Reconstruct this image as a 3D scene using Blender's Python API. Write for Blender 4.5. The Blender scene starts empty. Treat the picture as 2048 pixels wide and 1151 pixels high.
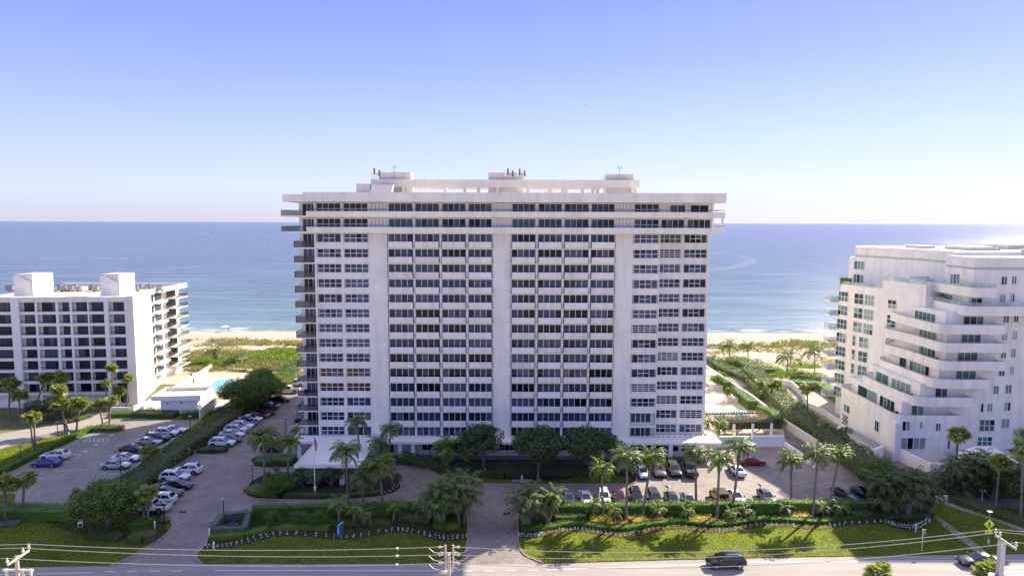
import bpy, math, random
import numpy as np
from mathutils import Vector, Matrix
R = math.radians
rnd = random.Random(7)
nrs = np.random.RandomState(11)
S = bpy.context.scene
COL = S.collection

# ---------------------------------------------------------------- camera, sky, sun, exposure
H = 41.5                      # height of the drone above the forecourt
FPX, CX, CY = 1365.0, 1024.0, 575.5
PITCH, ROLL = math.atan(130.5 / 1365.0), 0.0030
_f = Vector((0, math.cos(PITCH), -math.sin(PITCH)))
_u = Vector((0, math.sin(PITCH), math.cos(PITCH)))
_r = Vector((1, 0, 0))
RV = (_r * math.cos(ROLL) + _u * math.sin(ROLL)).normalized()
UV = (_u * math.cos(ROLL) - _r * math.sin(ROLL)).normalized()
FV = _f
camd = bpy.data.cameras.new("camera")
cam = bpy.data.objects.new("camera", camd)
COL.objects.link(cam)
camd.sensor_width = 36.0
camd.lens = 36.0 * FPX / 2048.0
camd.clip_start, camd.clip_end = 0.5, 300000.0
m3 = Matrix((RV, UV, -FV)).transposed()
cam.matrix_world = Matrix.Translation((0, 0, H)) @ m3.to_4x4()
S.camera = cam

SUN_AZ, SUN_EL = R(44.5), R(33.3)
w = bpy.data.worlds.new("World"); S.world = w; w.use_nodes = True
nt = w.node_tree; nt.nodes.clear()
wo = nt.nodes.new("ShaderNodeOutputWorld"); bg = nt.nodes.new("ShaderNodeBackground")
sky = nt.nodes.new("ShaderNodeTexSky"); sky.sky_type = 'NISHITA'
sky.sun_disc = False; sky.sun_elevation = SUN_EL; sky.sun_rotation = SUN_AZ
sky.altitude = 0; sky.air_density = 1.0; sky.dust_density = 0.3; sky.ozone_density = 4.0
sc = nt.nodes.new("ShaderNodeVectorMath"); sc.operation = 'SCALE'; sc.inputs[3].default_value = 0.12
gm = nt.nodes.new("ShaderNodeGamma"); gm.inputs[1].default_value = 0.34
hs = nt.nodes.new("ShaderNodeHueSaturation"); hs.inputs['Saturation'].default_value = 0.85; hs.inputs['Hue'].default_value = 0.52
tn = nt.nodes.new("ShaderNodeMix"); tn.data_type = 'RGBA'; tn.blend_type = 'MULTIPLY'; tn.inputs[0].default_value = 1.0; tn.inputs[7].default_value = (8.0, 8.0, 8.0, 1)
nt.links.new(sky.outputs[0], sc.inputs[0]); nt.links.new(sc.outputs[0], gm.inputs[0]); nt.links.new(gm.outputs[0], hs.inputs['Color'])
tc = nt.nodes.new("ShaderNodeTexCoord"); sx = nt.nodes.new("ShaderNodeSeparateXYZ"); nt.links.new(tc.outputs['Generated'], sx.inputs[0])
er = nt.nodes.new("ShaderNodeValToRGB"); el = er.color_ramp.elements      # sky tint by elevation; zenith paled out of view to lift the shade
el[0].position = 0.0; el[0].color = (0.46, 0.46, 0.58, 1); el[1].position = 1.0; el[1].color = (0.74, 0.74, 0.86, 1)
for p_, c_ in ((0.05, (0.50, 0.52, 0.70)), (0.12, (0.43, 0.48, 0.79)), (0.22, (0.32, 0.375, 0.84)), (0.32, (0.25, 0.295, 0.84)), (0.55, (0.52, 0.54, 0.84))):
    q_ = el.new(p_); q_.color = (*c_, 1)
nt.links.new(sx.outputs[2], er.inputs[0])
t2 = nt.nodes.new("ShaderNodeMix"); t2.data_type = 'RGBA'; t2.blend_type = 'MULTIPLY'; t2.inputs[0].default_value = 1.0
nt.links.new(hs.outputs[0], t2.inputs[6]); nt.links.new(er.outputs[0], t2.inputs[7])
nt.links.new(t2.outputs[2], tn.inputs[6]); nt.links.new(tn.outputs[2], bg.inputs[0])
bg.inputs[1].default_value = 0.079
nt.links.new(bg.outputs[0], wo.inputs[0])
sl = bpy.data.lights.new("sun", 'SUN'); sun = bpy.data.objects.new("sun", sl); COL.objects.link(sun)
sl.energy = 4.1; sl.angle = R(0.53); sl.color = (1.0, 0.90, 0.74)
sd = Vector((math.sin(SUN_AZ) * math.cos(SUN_EL), math.cos(SUN_AZ) * math.cos(SUN_EL), math.sin(SUN_EL)))
sun.rotation_euler = sd.to_track_quat('Z', 'Y').to_euler()
sun.location = (60, 60, 120)
S.view_settings.view_transform = 'Standard'; S.view_settings.look = 'None'
S.view_settings.exposure = 1.55; S.view_settings.gamma = 1.0
S.view_settings.use_curve_mapping = False
S.render.engine = 'CYCLES'
S.cycles.max_bounces = 6; S.cycles.diffuse_bounces = 3; S.cycles.transparent_max_bounces = 8

# ---------------------------------------------------------------- site survey helpers
def ray(px, py):
    return (FV + RV * ((px - CX) / FPX) - UV * ((py - CY) / FPX))
def g(px, py, z=0.0):
    """survey point: where the line of sight through a photo pixel meets the level z"""
    d = ray(px, py); t = (z - H) / d.z
    return Vector((d.x * t, d.y * t, z))
def gy(px, py, Y):
    d = ray(px, py); t = Y / d.y
    return Vector((d.x * t, Y, H + d.z * t))

# ---------------------------------------------------------------- mesh helpers
def tag(o, label=None, cat=None, group=None, kind=None):
    if label: o['label'] = label
    if cat: o['category'] = cat
    if group: o['group'] = group
    if kind: o['kind'] = kind
    return o
def wloc(o):
    v = Vector((0, 0, 0))
    while o is not None:
        v = v + o.location; o = o.parent
    return v
def link(name, data, parent=None, loc=None, rotz=0.0):
    o = bpy.data.objects.new(name, data); COL.objects.link(o)
    if parent is not None: o.parent = parent
    if loc is not None: o.location = loc
    if rotz: o.rotation_euler = (0, 0, rotz)
    return o
def thing(name, loc, label, cat, group=None, rotz=0.0):
    o = link(name, None, None, loc, rotz); o.empty_display_size = 0.3
    return tag(o, label, cat, group)
class Fr:
    """wall frame: u along the wall, v outwards, z up"""
    def __init__(s, p0, p1=None, ang=None):
        s.o = Vector((p0[0], p0[1], 0))
        if ang is None: ang = math.atan2(p1[1] - p0[1], p1[0] - p0[0])
        s.ang = ang
        s.u = Vector((math.cos(ang), math.sin(ang), 0)); s.v = Vector((math.sin(ang), -math.cos(ang), 0))
        s.L = (Vector((p1[0], p1[1], 0)) - s.o).length if p1 is not None else 0
    def __call__(s, u, v, z): return s.o + s.u * u + s.v * v + Vector((0, 0, z))
class MB:
    def __init__(s): s.v = []; s.f = []; s.m = []; s.mi = 0
    def poly(s, pts, m=None):
        n = len(s.v); s.v += [tuple(p) for p in pts]; s.f.append(tuple(range(n, n + len(pts)))); s.m.append(s.mi if m is None else m)
        return s
    def hexa(s, c):
        n = len(s.v); s.v += [tuple(p) for p in c]
        for q in ((0, 3, 2, 1), (4, 5, 6, 7), (0, 1, 5, 4), (1, 2, 6, 5), (2, 3, 7, 6), (3, 0, 4, 7)):
            s.f.append(tuple(n + k for k in q)); s.m.append(s.mi)
        return s
    def box(s, x0, x1, y0, y1, z0, z1, fr=None):
        c = [(x0, y0, z0), (x1, y0, z0), (x1, y1, z0), (x0, y1, z0), (x0, y0, z1), (x1, y0, z1), (x1, y1, z1), (x0, y1, z1)]
        if fr is not None: c = [fr(*p) for p in c]
        return s.hexa(c)
    def prism(s, pts, z0, z1):
        n = len(s.v); k = len(pts)
        s.v += [(p[0], p[1], z0) for p in pts] + [(p[0], p[1], z1) for p in pts]
        s.f.append(tuple(n + i for i in reversed(range(k)))); s.m.append(s.mi)
        s.f.append(tuple(n + k + i for i in range(k))); s.m.append(s.mi)
        for i in range(k):
            j = (i + 1) % k
            s.f.append((n + i, n + j, n + k + j, n + k + i)); s.m.append(s.mi)
        return s
    def tube(s, path, radii, n=8, cap=True):
        path = [Vector(p) for p in path]; base = len(s.v)
        if not hasattr(radii, '__len__'): radii = [radii] * len(path)
        for i, p in enumerate(path):
            a = path[max(0, i - 1)]; b = path[min(len(path) - 1, i + 1)]
            t = (b - a).normalized()
            x = t.cross(Vector((0, 0, 1)))
            if x.length < 1e-3: x = Vector((1, 0, 0))
            x.normalize(); y = t.cross(x)
            for k in range(n):
                an = 2 * math.pi * k / n
                s.v.append(tuple(p + x * math.cos(an) * radii[i] + y * math.sin(an) * radii[i]))
        for i in range(len(path) - 1):
            for k in range(n):
                k2 = (k + 1) % n
                s.f.append((base + i * n + k, base + i * n + k2, base + (i + 1) * n + k2, base + (i + 1) * n + k)); s.m.append(s.mi)
        if cap:
            s.f.append(tuple(base + k for k in range(n))); s.m.append(s.mi)
            s.f.append(tuple(base + (len(path) - 1) * n + k for k in reversed(range(n)))); s.m.append(s.mi)
        return s
    def mesh(s, name, mats, off=(0, 0, 0), smooth=False):
        me = bpy.data.meshes.new(name)
        ox, oy, oz = off
        me.from_pydata([(a - ox, b - oy, c - oz) for a, b, c in s.v], [], s.f)
        if not isinstance(mats, (list, tuple)): mats = [mats]
        for m in mats: me.materials.append(m)
        if len(mats) > 1: me.polygons.foreach_set('material_index', s.m)
        if smooth: me.polygons.foreach_set('use_smooth', [True] * len(s.f))
        me.update()
        return me
    def build(s, name, mats, parent=None, origin=None, smooth=False):
        if parent is not None:
            return link(name, s.mesh(name, mats, wloc(parent), smooth), parent)
        o = origin or (0, 0, 0)
        return link(name, s.mesh(name, mats, o, smooth), None, Vector(o))

# ---------------------------------------------------------------- materials
MATS = {}
def mat(name, col, rough=0.6, var=0.0, scale=1.0, bump=0.0, bscale=None, metal=0.0, spec=0.5, col2=None, detail=5, coat=0.0, dist=0.02, stretch=None, streak=0.0):
    m = bpy.data.materials.new(name); m.use_nodes = True; N = m.node_tree; b = N.nodes['Principled BSDF']
    b.inputs['Roughness'].default_value = rough; b.inputs['Metallic'].default_value = metal
    b.inputs['Specular IOR Level'].default_value = spec
    if coat: b.inputs['Coat Weight'].default_value = coat; b.inputs['Coat Roughness'].default_value = 0.05
    c = (*col, 1)
    b.inputs['Base Color'].default_value = c
    geo = N.nodes.new('ShaderNodeNewGeometry')
    vec = geo.outputs['Position']
    if stretch:
        mp = N.nodes.new('ShaderNodeMapping'); mp.inputs['Scale'].default_value = stretch
        N.links.new(vec, mp.inputs[0]); vec = mp.outputs[0]
    if var or col2:
        n = N.nodes.new('ShaderNodeTexNoise'); n.inputs['Scale'].default_value = scale; n.inputs['Detail'].default_value = detail
        n.inputs['Roughness'].default_value = 0.65
        N.links.new(vec, n.inputs['Vector'])
        rp = N.nodes.new('ShaderNodeValToRGB'); rp.color_ramp.elements[0].position = 0.3; rp.color_ramp.elements[1].position = 0.7
        a = tuple(max(0, k * (1 - var)) for k in col); d = col2 if col2 else tuple(min(1, k * (1 + var)) for k in col)
        rp.color_ramp.elements[0].color = (*a, 1); rp.color_ramp.elements[1].color = (*d, 1)
        N.links.new(n.outputs['Fac'], rp.inputs[0]); src = rp.outputs[0]
        if streak:
            mp2 = N.nodes.new('ShaderNodeMapping'); mp2.inputs['Scale'].default_value = (0.9, 0.9, 0.10)
            N.links.new(geo.outputs['Position'], mp2.inputs[0])
            n3 = N.nodes.new('ShaderNodeTexNoise'); n3.inputs['Scale'].default_value = 1.0; n3.inputs['Detail'].default_value = 6
            N.links.new(mp2.outputs[0], n3.inputs['Vector'])
            r3 = N.nodes.new('ShaderNodeMapRange'); r3.inputs[1].default_value = 0.45; r3.inputs[2].default_value = 0.75
            r3.inputs[3].default_value = 1.0; r3.inputs[4].default_value = 1.0 - streak
            N.links.new(n3.outputs['Fac'], r3.inputs[0])
            mx = N.nodes.new('ShaderNodeMix'); mx.data_type = 'RGBA'; mx.blend_type = 'MULTIPLY'; mx.inputs[0].default_value = 1
            N.links.new(src, mx.inputs[6]); N.links.new(r3.outputs[0], mx.inputs[7]); src = mx.outputs[2]
        N.links.new(src, b.inputs['Base Color'])
    if bump:
        n2 = N.nodes.new('ShaderNodeTexNoise'); n2.inputs['Scale'].default_value = bscale or scale * 3; n2.inputs['Detail'].default_value = 4
        N.links.new(vec, n2.inputs['Vector'])
        bp = N.nodes.new('ShaderNodeBump'); bp.inputs['Strength'].default_value = bump; bp.inputs['Distance'].default_value = dist
        N.links.new(n2.outputs['Fac'], bp.inputs['Height']); N.links.new(bp.outputs[0], b.inputs['Normal'])
    MATS[name] = m
    return m
def leafmat(name, c1, c2, trans=0.35, rough=0.5, scale=0.6):
    """leaves: every leaf (mesh island) gets its own tone, plus broad drifts of tone over the plant"""
    m = bpy.data.materials.new(name); m.use_nodes = True; N = m.node_tree; b = N.nodes['Principled BSDF']; out = N.nodes['Material Output']
    geo = N.nodes.new('ShaderNodeNewGeometry')
    n = N.nodes.new('ShaderNodeTexNoise'); n.inputs['Scale'].default_value = scale; n.inputs['Detail'].default_value = 3
    N.links.new(geo.outputs['Position'], n.inputs['Vector'])
    ad = N.nodes.new('ShaderNodeMath'); ad.operation = 'MULTIPLY_ADD'; ad.inputs[1].default_value = 0.55
    sb = N.nodes.new('ShaderNodeMath'); sb.operation = 'MULTIPLY'; sb.inputs[1].default_value = 0.75
    N.links.new(n.outputs['Fac'], sb.inputs[0]); N.links.new(geo.outputs['Random Per Island'], ad.inputs[0]); N.links.new(sb.outputs[0], ad.inputs[2])
    rp = N.nodes.new('ShaderNodeValToRGB'); rp.color_ramp.elements[0].position = 0.25; rp.color_ramp.elements[1].position = 0.85
    rp.color_ramp.elements[0].color = (*c1, 1); rp.color_ramp.elements[1].color = (*c2, 1)
    N.links.new(ad.outputs[0], rp.inputs[0]); N.links.new(rp.outputs[0], b.inputs['Base Color'])
    b.inputs['Roughness'].default_value = rough; b.inputs['Specular IOR Level'].default_value = 0.4
    if trans:
        t = N.nodes.new('ShaderNodeBsdfTranslucent'); mx = N.nodes.new('ShaderNodeMixShader'); mx.inputs[0].default_value = trans
        hv = N.nodes.new('ShaderNodeMix'); hv.data_type = 'RGBA'; hv.blend_type = 'MULTIPLY'; hv.inputs[0].default_value = 1; hv.inputs[7].default_value = (1.5, 1.6, 0.6, 1)
        N.links.new(rp.outputs[0], hv.inputs[6]); N.links.new(hv.outputs[2], t.inputs[0])
        N.links.new(b.outputs[0], mx.inputs[1]); N.links.new(t.outputs[0], mx.inputs[2]); N.links.new(mx.outputs[0], out.inputs[0])
    MATS[name] = m
    return m
def paver_mat(name, c1, c2, mortar, bw=0.42, bh=0.21, patch=0.25):
    m = bpy.data.materials.new(name); m.use_nodes = True; N = m.node_tree; b = N.nodes['Principled BSDF']
    geo = N.nodes.new('ShaderNodeNewGeometry')
    br = N.nodes.new('ShaderNodeTexBrick'); br.inputs['Scale'].default_value = 1.0
    br.inputs['Brick Width'].default_value = bw; br.inputs['Row Height'].default_value = bh; br.inputs['Mortar Size'].default_value = 0.012
    br.inputs['Color1'].default_value = (*c1, 1); br.inputs['Color2'].default_value = (*c2, 1); br.inputs['Mortar'].default_value = (*mortar, 1)
    N.links.new(geo.outputs['Position'], br.inputs['Vector'])
    n = N.nodes.new('ShaderNodeTexNoise'); n.inputs['Scale'].default_value = 0.22; n.inputs['Detail'].default_value = 8; n.inputs['Roughness'].default_value = 0.7
    N.links.new(geo.outputs['Position'], n.inputs['Vector'])
    mr = N.nodes.new('ShaderNodeMapRange'); mr.inputs[1].default_value = 0.3; mr.inputs[2].default_value = 0.7; mr.inputs[3].default_value = 1 - patch; mr.inputs[4].default_value = 1 + patch
    N.links.new(n.outputs['Fac'], mr.inputs[0])
    nf = N.nodes.new('ShaderNodeTexNoise'); nf.inputs['Scale'].default_value = 3.2; nf.inputs['Detail'].default_value = 4; nf.inputs['Roughness'].default_value = 0.8
    N.links.new(geo.outputs['Position'], nf.inputs['Vector'])
    mr2 = N.nodes.new('ShaderNodeMapRange'); mr2.inputs[1].default_value = 0.3; mr2.inputs[2].default_value = 0.7; mr2.inputs[3].default_value = 0.72; mr2.inputs[4].default_value = 1.28
    N.links.new(nf.outputs['Fac'], mr2.inputs[0])
    mm = N.nodes.new('ShaderNodeMath'); mm.operation = 'MULTIPLY'; N.links.new(mr.outputs[0], mm.inputs[0]); N.links.new(mr2.outputs[0], mm.inputs[1])
    mx = N.nodes.new('ShaderNodeMix'); mx.data_type = 'RGBA'; mx.blend_type = 'MULTIPLY'; mx.inputs[0].default_value = 1
    N.links.new(br.outputs['Color'], mx.inputs[6]); N.links.new(mm.outputs[0], mx.inputs[7]); N.links.new(mx.outputs[2], b.inputs['Base Color'])
    b.inputs['Roughness'].default_value = 0.75
    MATS[name] = m
    return m

WHITE = mat('white_stucco', (0.84, 0.79, 0.68), 0.75, var=0.07, scale=0.35, bump=0.25, bscale=8, streak=0.17)
WALLTONES = [WHITE, mat('white_stucco_repainted', (0.86, 0.81, 0.72), 0.75, var=0.05, scale=0.5, streak=0.08), mat('white_stucco_aged', (0.78, 0.73, 0.63), 0.8, var=0.09, scale=0.5, streak=0.2)]
WHITE2 = mat('white_paint', (0.84, 0.80, 0.72), 0.6, var=0.04, scale=1.5)
WHITEW = mat('weathered_white_stucco', (0.80, 0.76, 0.68), 0.8, var=0.08, scale=0.6, bump=0.3, bscale=6, streak=0.16)
def see_through(m, alpha):
    m.node_tree.nodes['Principled BSDF'].inputs['Alpha'].default_value = alpha
    return m
RED_L = mat('red_light', (0.4, 0.02, 0.02), 0.4)
CREAM = mat('cream_stucco', (0.66, 0.60, 0.52), 0.8, var=0.06, scale=0.6, streak=0.12)
CONC = mat('concrete', (0.42, 0.40, 0.37), 0.85, var=0.15, scale=1.2, bump=0.3)
ROOFT = mat('tan_roof_membrane', (0.42, 0.37, 0.31), 0.9, var=0.25, scale=0.5)
FRAME = mat('white_window_frame', (0.80, 0.79, 0.78), 0.45)
BRONZE = mat('dark_bronze_metal', (0.018, 0.018, 0.02), 0.4, metal=0.3)
BLUEMET = mat('blue_grey_rail', (0.05, 0.07, 0.12), 0.4)
GREYMET = mat('grey_metal', (0.30, 0.30, 0.31), 0.45, metal=0.6)
BLACK = mat('black_rubber', (0.012, 0.012, 0.013), 0.8)
WOODP = mat('pale_pole_wood', (0.50, 0.44, 0.36), 0.85, var=0.25, scale=2.0, stretch=(4, 4, 0.4))
CONCP = mat('pole_concrete', (0.52, 0.49, 0.44), 0.85, var=0.15, scale=3.0)
DARKWOOD = mat('dark_pergola_wood', (0.09, 0.05, 0.03), 0.7, var=0.3, scale=2.0)
TRUNK = mat('palm_trunk_bark', (0.20, 0.165, 0.13), 0.9, var=0.3, scale=3.0, bump=0.6, bscale=9, stretch=(1, 1, 3))
TRUNKG = mat('green_crownshaft', (0.14, 0.22, 0.06), 0.5, var=0.2, scale=2)
BARK = mat('grey_bark', (0.16, 0.14, 0.12), 0.9, var=0.3, scale=3.0, bump=0.6, bscale=8)
def glass(name, col, rough=0.06, spec=0.22, fold=0.0):
    return mat(name, col, rough, var=0.35 if fold == 0 else 0.3, scale=0.5 if fold == 0 else 3.0, spec=spec, stretch=(3, 3, 0.2) if fold else None, detail=2)
GL = [glass('glass_dark', (0.019, 0.027, 0.045)), glass('glass_blue_grey', (0.042, 0.058, 0.095)),
      glass('glass_grey_blind', (0.085, 0.10, 0.14), fold=1), glass('glass_black', (0.006, 0.007, 0.012)),
      glass('glass_brown_shutter', (0.10, 0.045, 0.02), fold=1), glass('glass_tan_blind', (0.22, 0.16, 0.10), fold=1)]
GLSMOKE = mat('smoked_glass_rail', (0.02, 0.022, 0.025), 0.12, spec=0.8)
GREENGL = [glass('glass_green_tint', (0.09, 0.16, 0.14)), glass('glass_green_dark', (0.02, 0.05, 0.045)), glass('glass_green_pale', (0.22, 0.30, 0.26), fold=1)]

see_through(GLSMOKE, 0.45)
GREENRAIL = see_through(glass('glass_rail_green', (0.42, 0.52, 0.49)), 0.45)
# ---------------------------------------------------------------- windows
_wc, _pc = {}, {}
def frame_mesh(w_, h_, cols, rows, bar, fm, depth=0.07, styles=None):
    """styles: per-column number of rows, overrides rows"""
    key = (round(w_, 2), round(h_, 2), tuple(cols), tuple(styles or [rows] * len(cols)), fm.name, bar)
    if key in _wc: return _wc[key]
    mb = MB(); st = styles or [rows] * len(cols); cells = []
    tot = sum(cols); iw = w_ - 2 * bar; ih = h_ - 2 * bar
    mb.box(0, bar, 0, depth, 0, h_).box(w_ - bar, w_, 0, depth, 0, h_)
    mb.box(bar, w_ - bar, 0, depth, 0, bar).box(bar, w_ - bar, 0, depth, h_ - bar, h_)
    x = bar
    for i, c in enumerate(cols):
        cw = iw * c / tot
        x1 = x + cw
        if i < len(cols) - 1: mb.box(x1 - bar / 2, x1 + bar / 2, 0.004, depth, bar, h_ - bar)
        a = x + (bar / 2 if i else 0); b_ = x1 - (bar / 2 if i < len(cols) - 1 else 0)
        n = st[i]
        for k in range(n):
            z0 = bar + ih * k / n + (bar / 2 if k else 0); z1 = bar + ih * (k + 1) / n - (bar / 2 if k < n - 1 else 0)
            cells.append((a, b_, z0, z1))
            if k: mb.box(a, b_, 0.008, depth, z0 - bar, z0)
        x = x1
    me = mb.mesh('window_frame', fm)
    _wc[key] = (me, cells)
    return _wc[key]
def pane_mesh(w_, h_, m, th=0.02):
    key = (round(w_, 2), round(h_, 2), m.name)
    if key not in _pc:
        mb = MB(); mb.box(0, w_, 0, th, 0, h_); _pc[key] = mb.mesh('pane', m)
    return _pc[key]
def window(parent, fr, u0, u1, z0, z1, v, cols=(1, 1), rows=1, styles=None, bar=0.07, fm=None, gm=None, each=True, bulk=None, name='window', pick=None):
    fm = fm or FRAME
    me, cells = frame_mesh(u1 - u0, z1 - z0, cols, rows, bar, fm, styles=styles)
    p = fr(u0, v, z0)
    wdo = link(name, me, parent, p - wloc(parent), fr.ang)
    gm = gm or [GL[0]]
    for (a, b_, c, d) in cells:
        m = pick() if pick else rnd.choice(gm)
        if each:
            link('pane', pane_mesh(b_ - a, d - c, m), wdo, Vector((a, 0.035, c)))
        else:
            mb = bulk; mb.mi = mb.mats.index(m)
            mb.box(u0 + a, u0 + b_, v - 0.055, v - 0.035, z0 + c, z0 + d, fr)
    return wdo
class Bulk(MB):
    def __init__(s, mats): super().__init__(); s.mats = mats

# ---------------------------------------------------------------- the condominium tower
FT = 2.662
YF = 120.0
def zt(r): return 39.55 - FT * (r - 3)          # head of window row r (1 = top)
tower = thing('apartment_tower', (0, YF, 0), 'tall white sixteen storey condominium slab with banded penthouse floors, facing the road', 'apartment building')
fr0 = Fr((0, YF), ang=0.0)                        # u = x, v = towards the road
XL, XR = -34.75, 35.3
body = MB()
# structural core behind the windows
body.box(XL, 25.95, YF + 0.55, YF + 55, 3.3, 44.95)
body.box(25.95, XR, YF + 2.35, YF + 55, 3.3, 44.95)
# blank piers, full height, flush with the facade
for a, b_ in ((-25.2, -21.95), (-3.35, -0.25), (18.15, 21.25)):
    body.box(a, b_, YF, YF + 0.55, 3.3, 39.6)
body.box(XL, -34.4, YF, YF + 0.55, 3.3, 39.6)                     # left edge pier
body.box(-30.0, -29.6, YF + 0.02, YF + 0.55, 3.3, 39.6)
body.box(25.8, 26.0, YF + 0.001, YF + 2.35, 3.3, 39.6)
body.box(30.2, 30.6, YF + 1.98, YF + 2.35, 3.3, 39.6)
body.box(34.85, XR, YF + 1.98, YF + 2.35, 3.3, 39.6)
for r in range(3, 17):
    z1 = zt(r)
    zlo = z1 - FT
    # spandrels between windows
    sill = z1 - 1.62 if r < 16 else z1 - 1.75
    for a, b_, y in ((-34.4, -30.0, YF + 0.03), (-29.6, -25.2, YF + 0.03), (26.0, 30.2, YF + 2.0), (30.6, 34.85, YF + 2.0)):
        if r > 3 or True: body.box(a, b_, y, y + 0.35 if y > YF + 1 else YF + 0.55, zlo + 0.0, sill)
    if r < 15: body.box(21.25, 25.8, YF - 0.03, YF + 0.55, zlo, sill)
body.build('wall', WHITE, tower)
# thin ledge lines over and under each run of windows
led = MB()
for r in range(3, 17):
    z1 = zt(r)
    for a, b_ in ((-21.95, -3.35), (-0.25, 18.15)):
        led.box(a, b_, YF - 0.42, YF + 0.55, z1 - 0.0, z1 + 0.16)
led.box(21.2, 26.0, YF - 0.30, YF + 0.55, zt(15), zt(15) + 0.2)
led.box(21.2, 26.0, YF - 0.30, YF + 0.55, zt(15) - 2.662 + 0.0, zt(15) - 2.662 + 0.2)
led.build('floor_ledge', WHITE2, tower)
# vertical fins between the bays
fins = [-16.85, -12.1, -7.35]
fins2 = [4.35, 8.95, 13.55]
gb1 = [(-21.84, -17.25), (-17.0, -12.55), (-12.3, -7.8), (-7.55, -3.44)]
bays1 = [(-21.8, -17.3), (-17.1, -12.7), (-12.4, -8.05), (-7.75, -3.45)]
bays2 = [(-0.15, 4.15), (4.5, 8.8), (9.05, 13.5), (13.75, 18.05)]
for k, bs in enumerate((bays1, bays2)):
    for i in range(3):
        xc = (bs[i][1] + bs[i + 1][0]) / 2
        mb = MB(); mb.box(xc - 0.13, xc + 0.13, YF - 0.30, YF + 0.55, 3.3, 39.55)
        mb.build('fin', WHITE2, tower)
# solid balcony parapets in front of the glazed bays
pcache = {}
for bs in (bays1, bays2):
    for (a, b_) in bs:
        for r in range(3, 16):
            z1 = zt(r); wd = round(b_ - a - 0.32, 2)
            tone = rnd.choice([0, 0, 1, 2, 0]); ky = (wd, tone)
            if ky not in pcache:
                mb = MB(); mb.box(0, wd, 0, 0.12, 0, 1.06); pcache[ky] = mb.mesh('parapet_panel', WALLTONES[tone])
            link('parapet_panel', pcache[ky], tower, Vector(((a + b_) / 2 - wd / 2, -0.75, zt(r) - 2.46)))
# dark slots and balcony floor behind the parapets
slab = MB()
for (a, b_) in bays1 + bays2:
    for r in range(3, 17):
        slab.box(a - 0.02, b_ + 0.02, YF - 0.60, YF + 0.54, zt(r) - FT + 0.161, zt(r) - FT + 0.24)
slab.build('balcony_floor', CONC, tower)['kind'] = 'stuff' 

GW = [GL[0]] * 4 + [GL[1]] * 5 + [GL[2]] * 4 + [GL[3]] * 2
bulk = Bulk(GL)
def wpick(base):
    def f():
        return base if rnd.random() < 0.66 else rnd.choice(GW)
    return f
npane = 0
for r in range(16, 2, -1):
    z1 = zt(r)
    for bi, (a, b_) in enumerate(bays1 + bays2):
        ea = npane < 300
        npane += 4
        base = rnd.choice(GW)
        if r in (9, 8, 11, 12) and rnd.random() < 0.25: base = GL[5] if rnd.random() < 0.4 else GL[3]
        window(tower, fr0, a, b_, z1 - 2.36, z1 - 0.02, -0.05, cols=(1, 1, 1, 1), gm=None, pick=wpick(base), each=ea, bulk=bulk, bar=0.09)
secs = [(-34.28, -30.05, -0.12), (-29.55, -25.27, -0.12), (21.4, 25.7, -0.12), (26.1, 30.15, -2.1), (30.7, 34.8, -2.1)]
for r in range(16, 2, -1):
    z1 = zt(r)
    for si, (a, b_, v) in enumerate(secs):
        base = rnd.choice(GW)
        if si < 2 and r in (12, 13): base = GL[4]
        if si == 2 and r >= 15:
            window(tower, fr0, a, b_ - 0.6, z1 - 1.9 - (0.55 if r == 16 else 0), z1 - 0.05, v, cols=(0.8, 1, 0.8, 1), pick=wpick(base), each=False, bulk=bulk, bar=0.09)
            continue
        if si == 1 and r == 16:
            window(tower, fr0, a, b_, z1 - 1.9, z1 - 0.03, v, cols=(1, 1, 1), pick=wpick(GL[0]), each=False, bulk=bulk, bar=0.08); continue
        st = rnd.choice([[2, 2, 2, 2], [2, 2, 2, 2], [1, 2, 2, 1]])
        if si >= 2 and rnd.random() < 0.35: st = [4, 4, 4, 4] if st[0] == 2 else st
        window(tower, fr0, a, b_, z1 - 1.62, z1 - 0.03, v, cols=(1, 1, 1, 1), styles=st, pick=wpick(base), each=False, bulk=bulk, bar=0.085)

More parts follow.
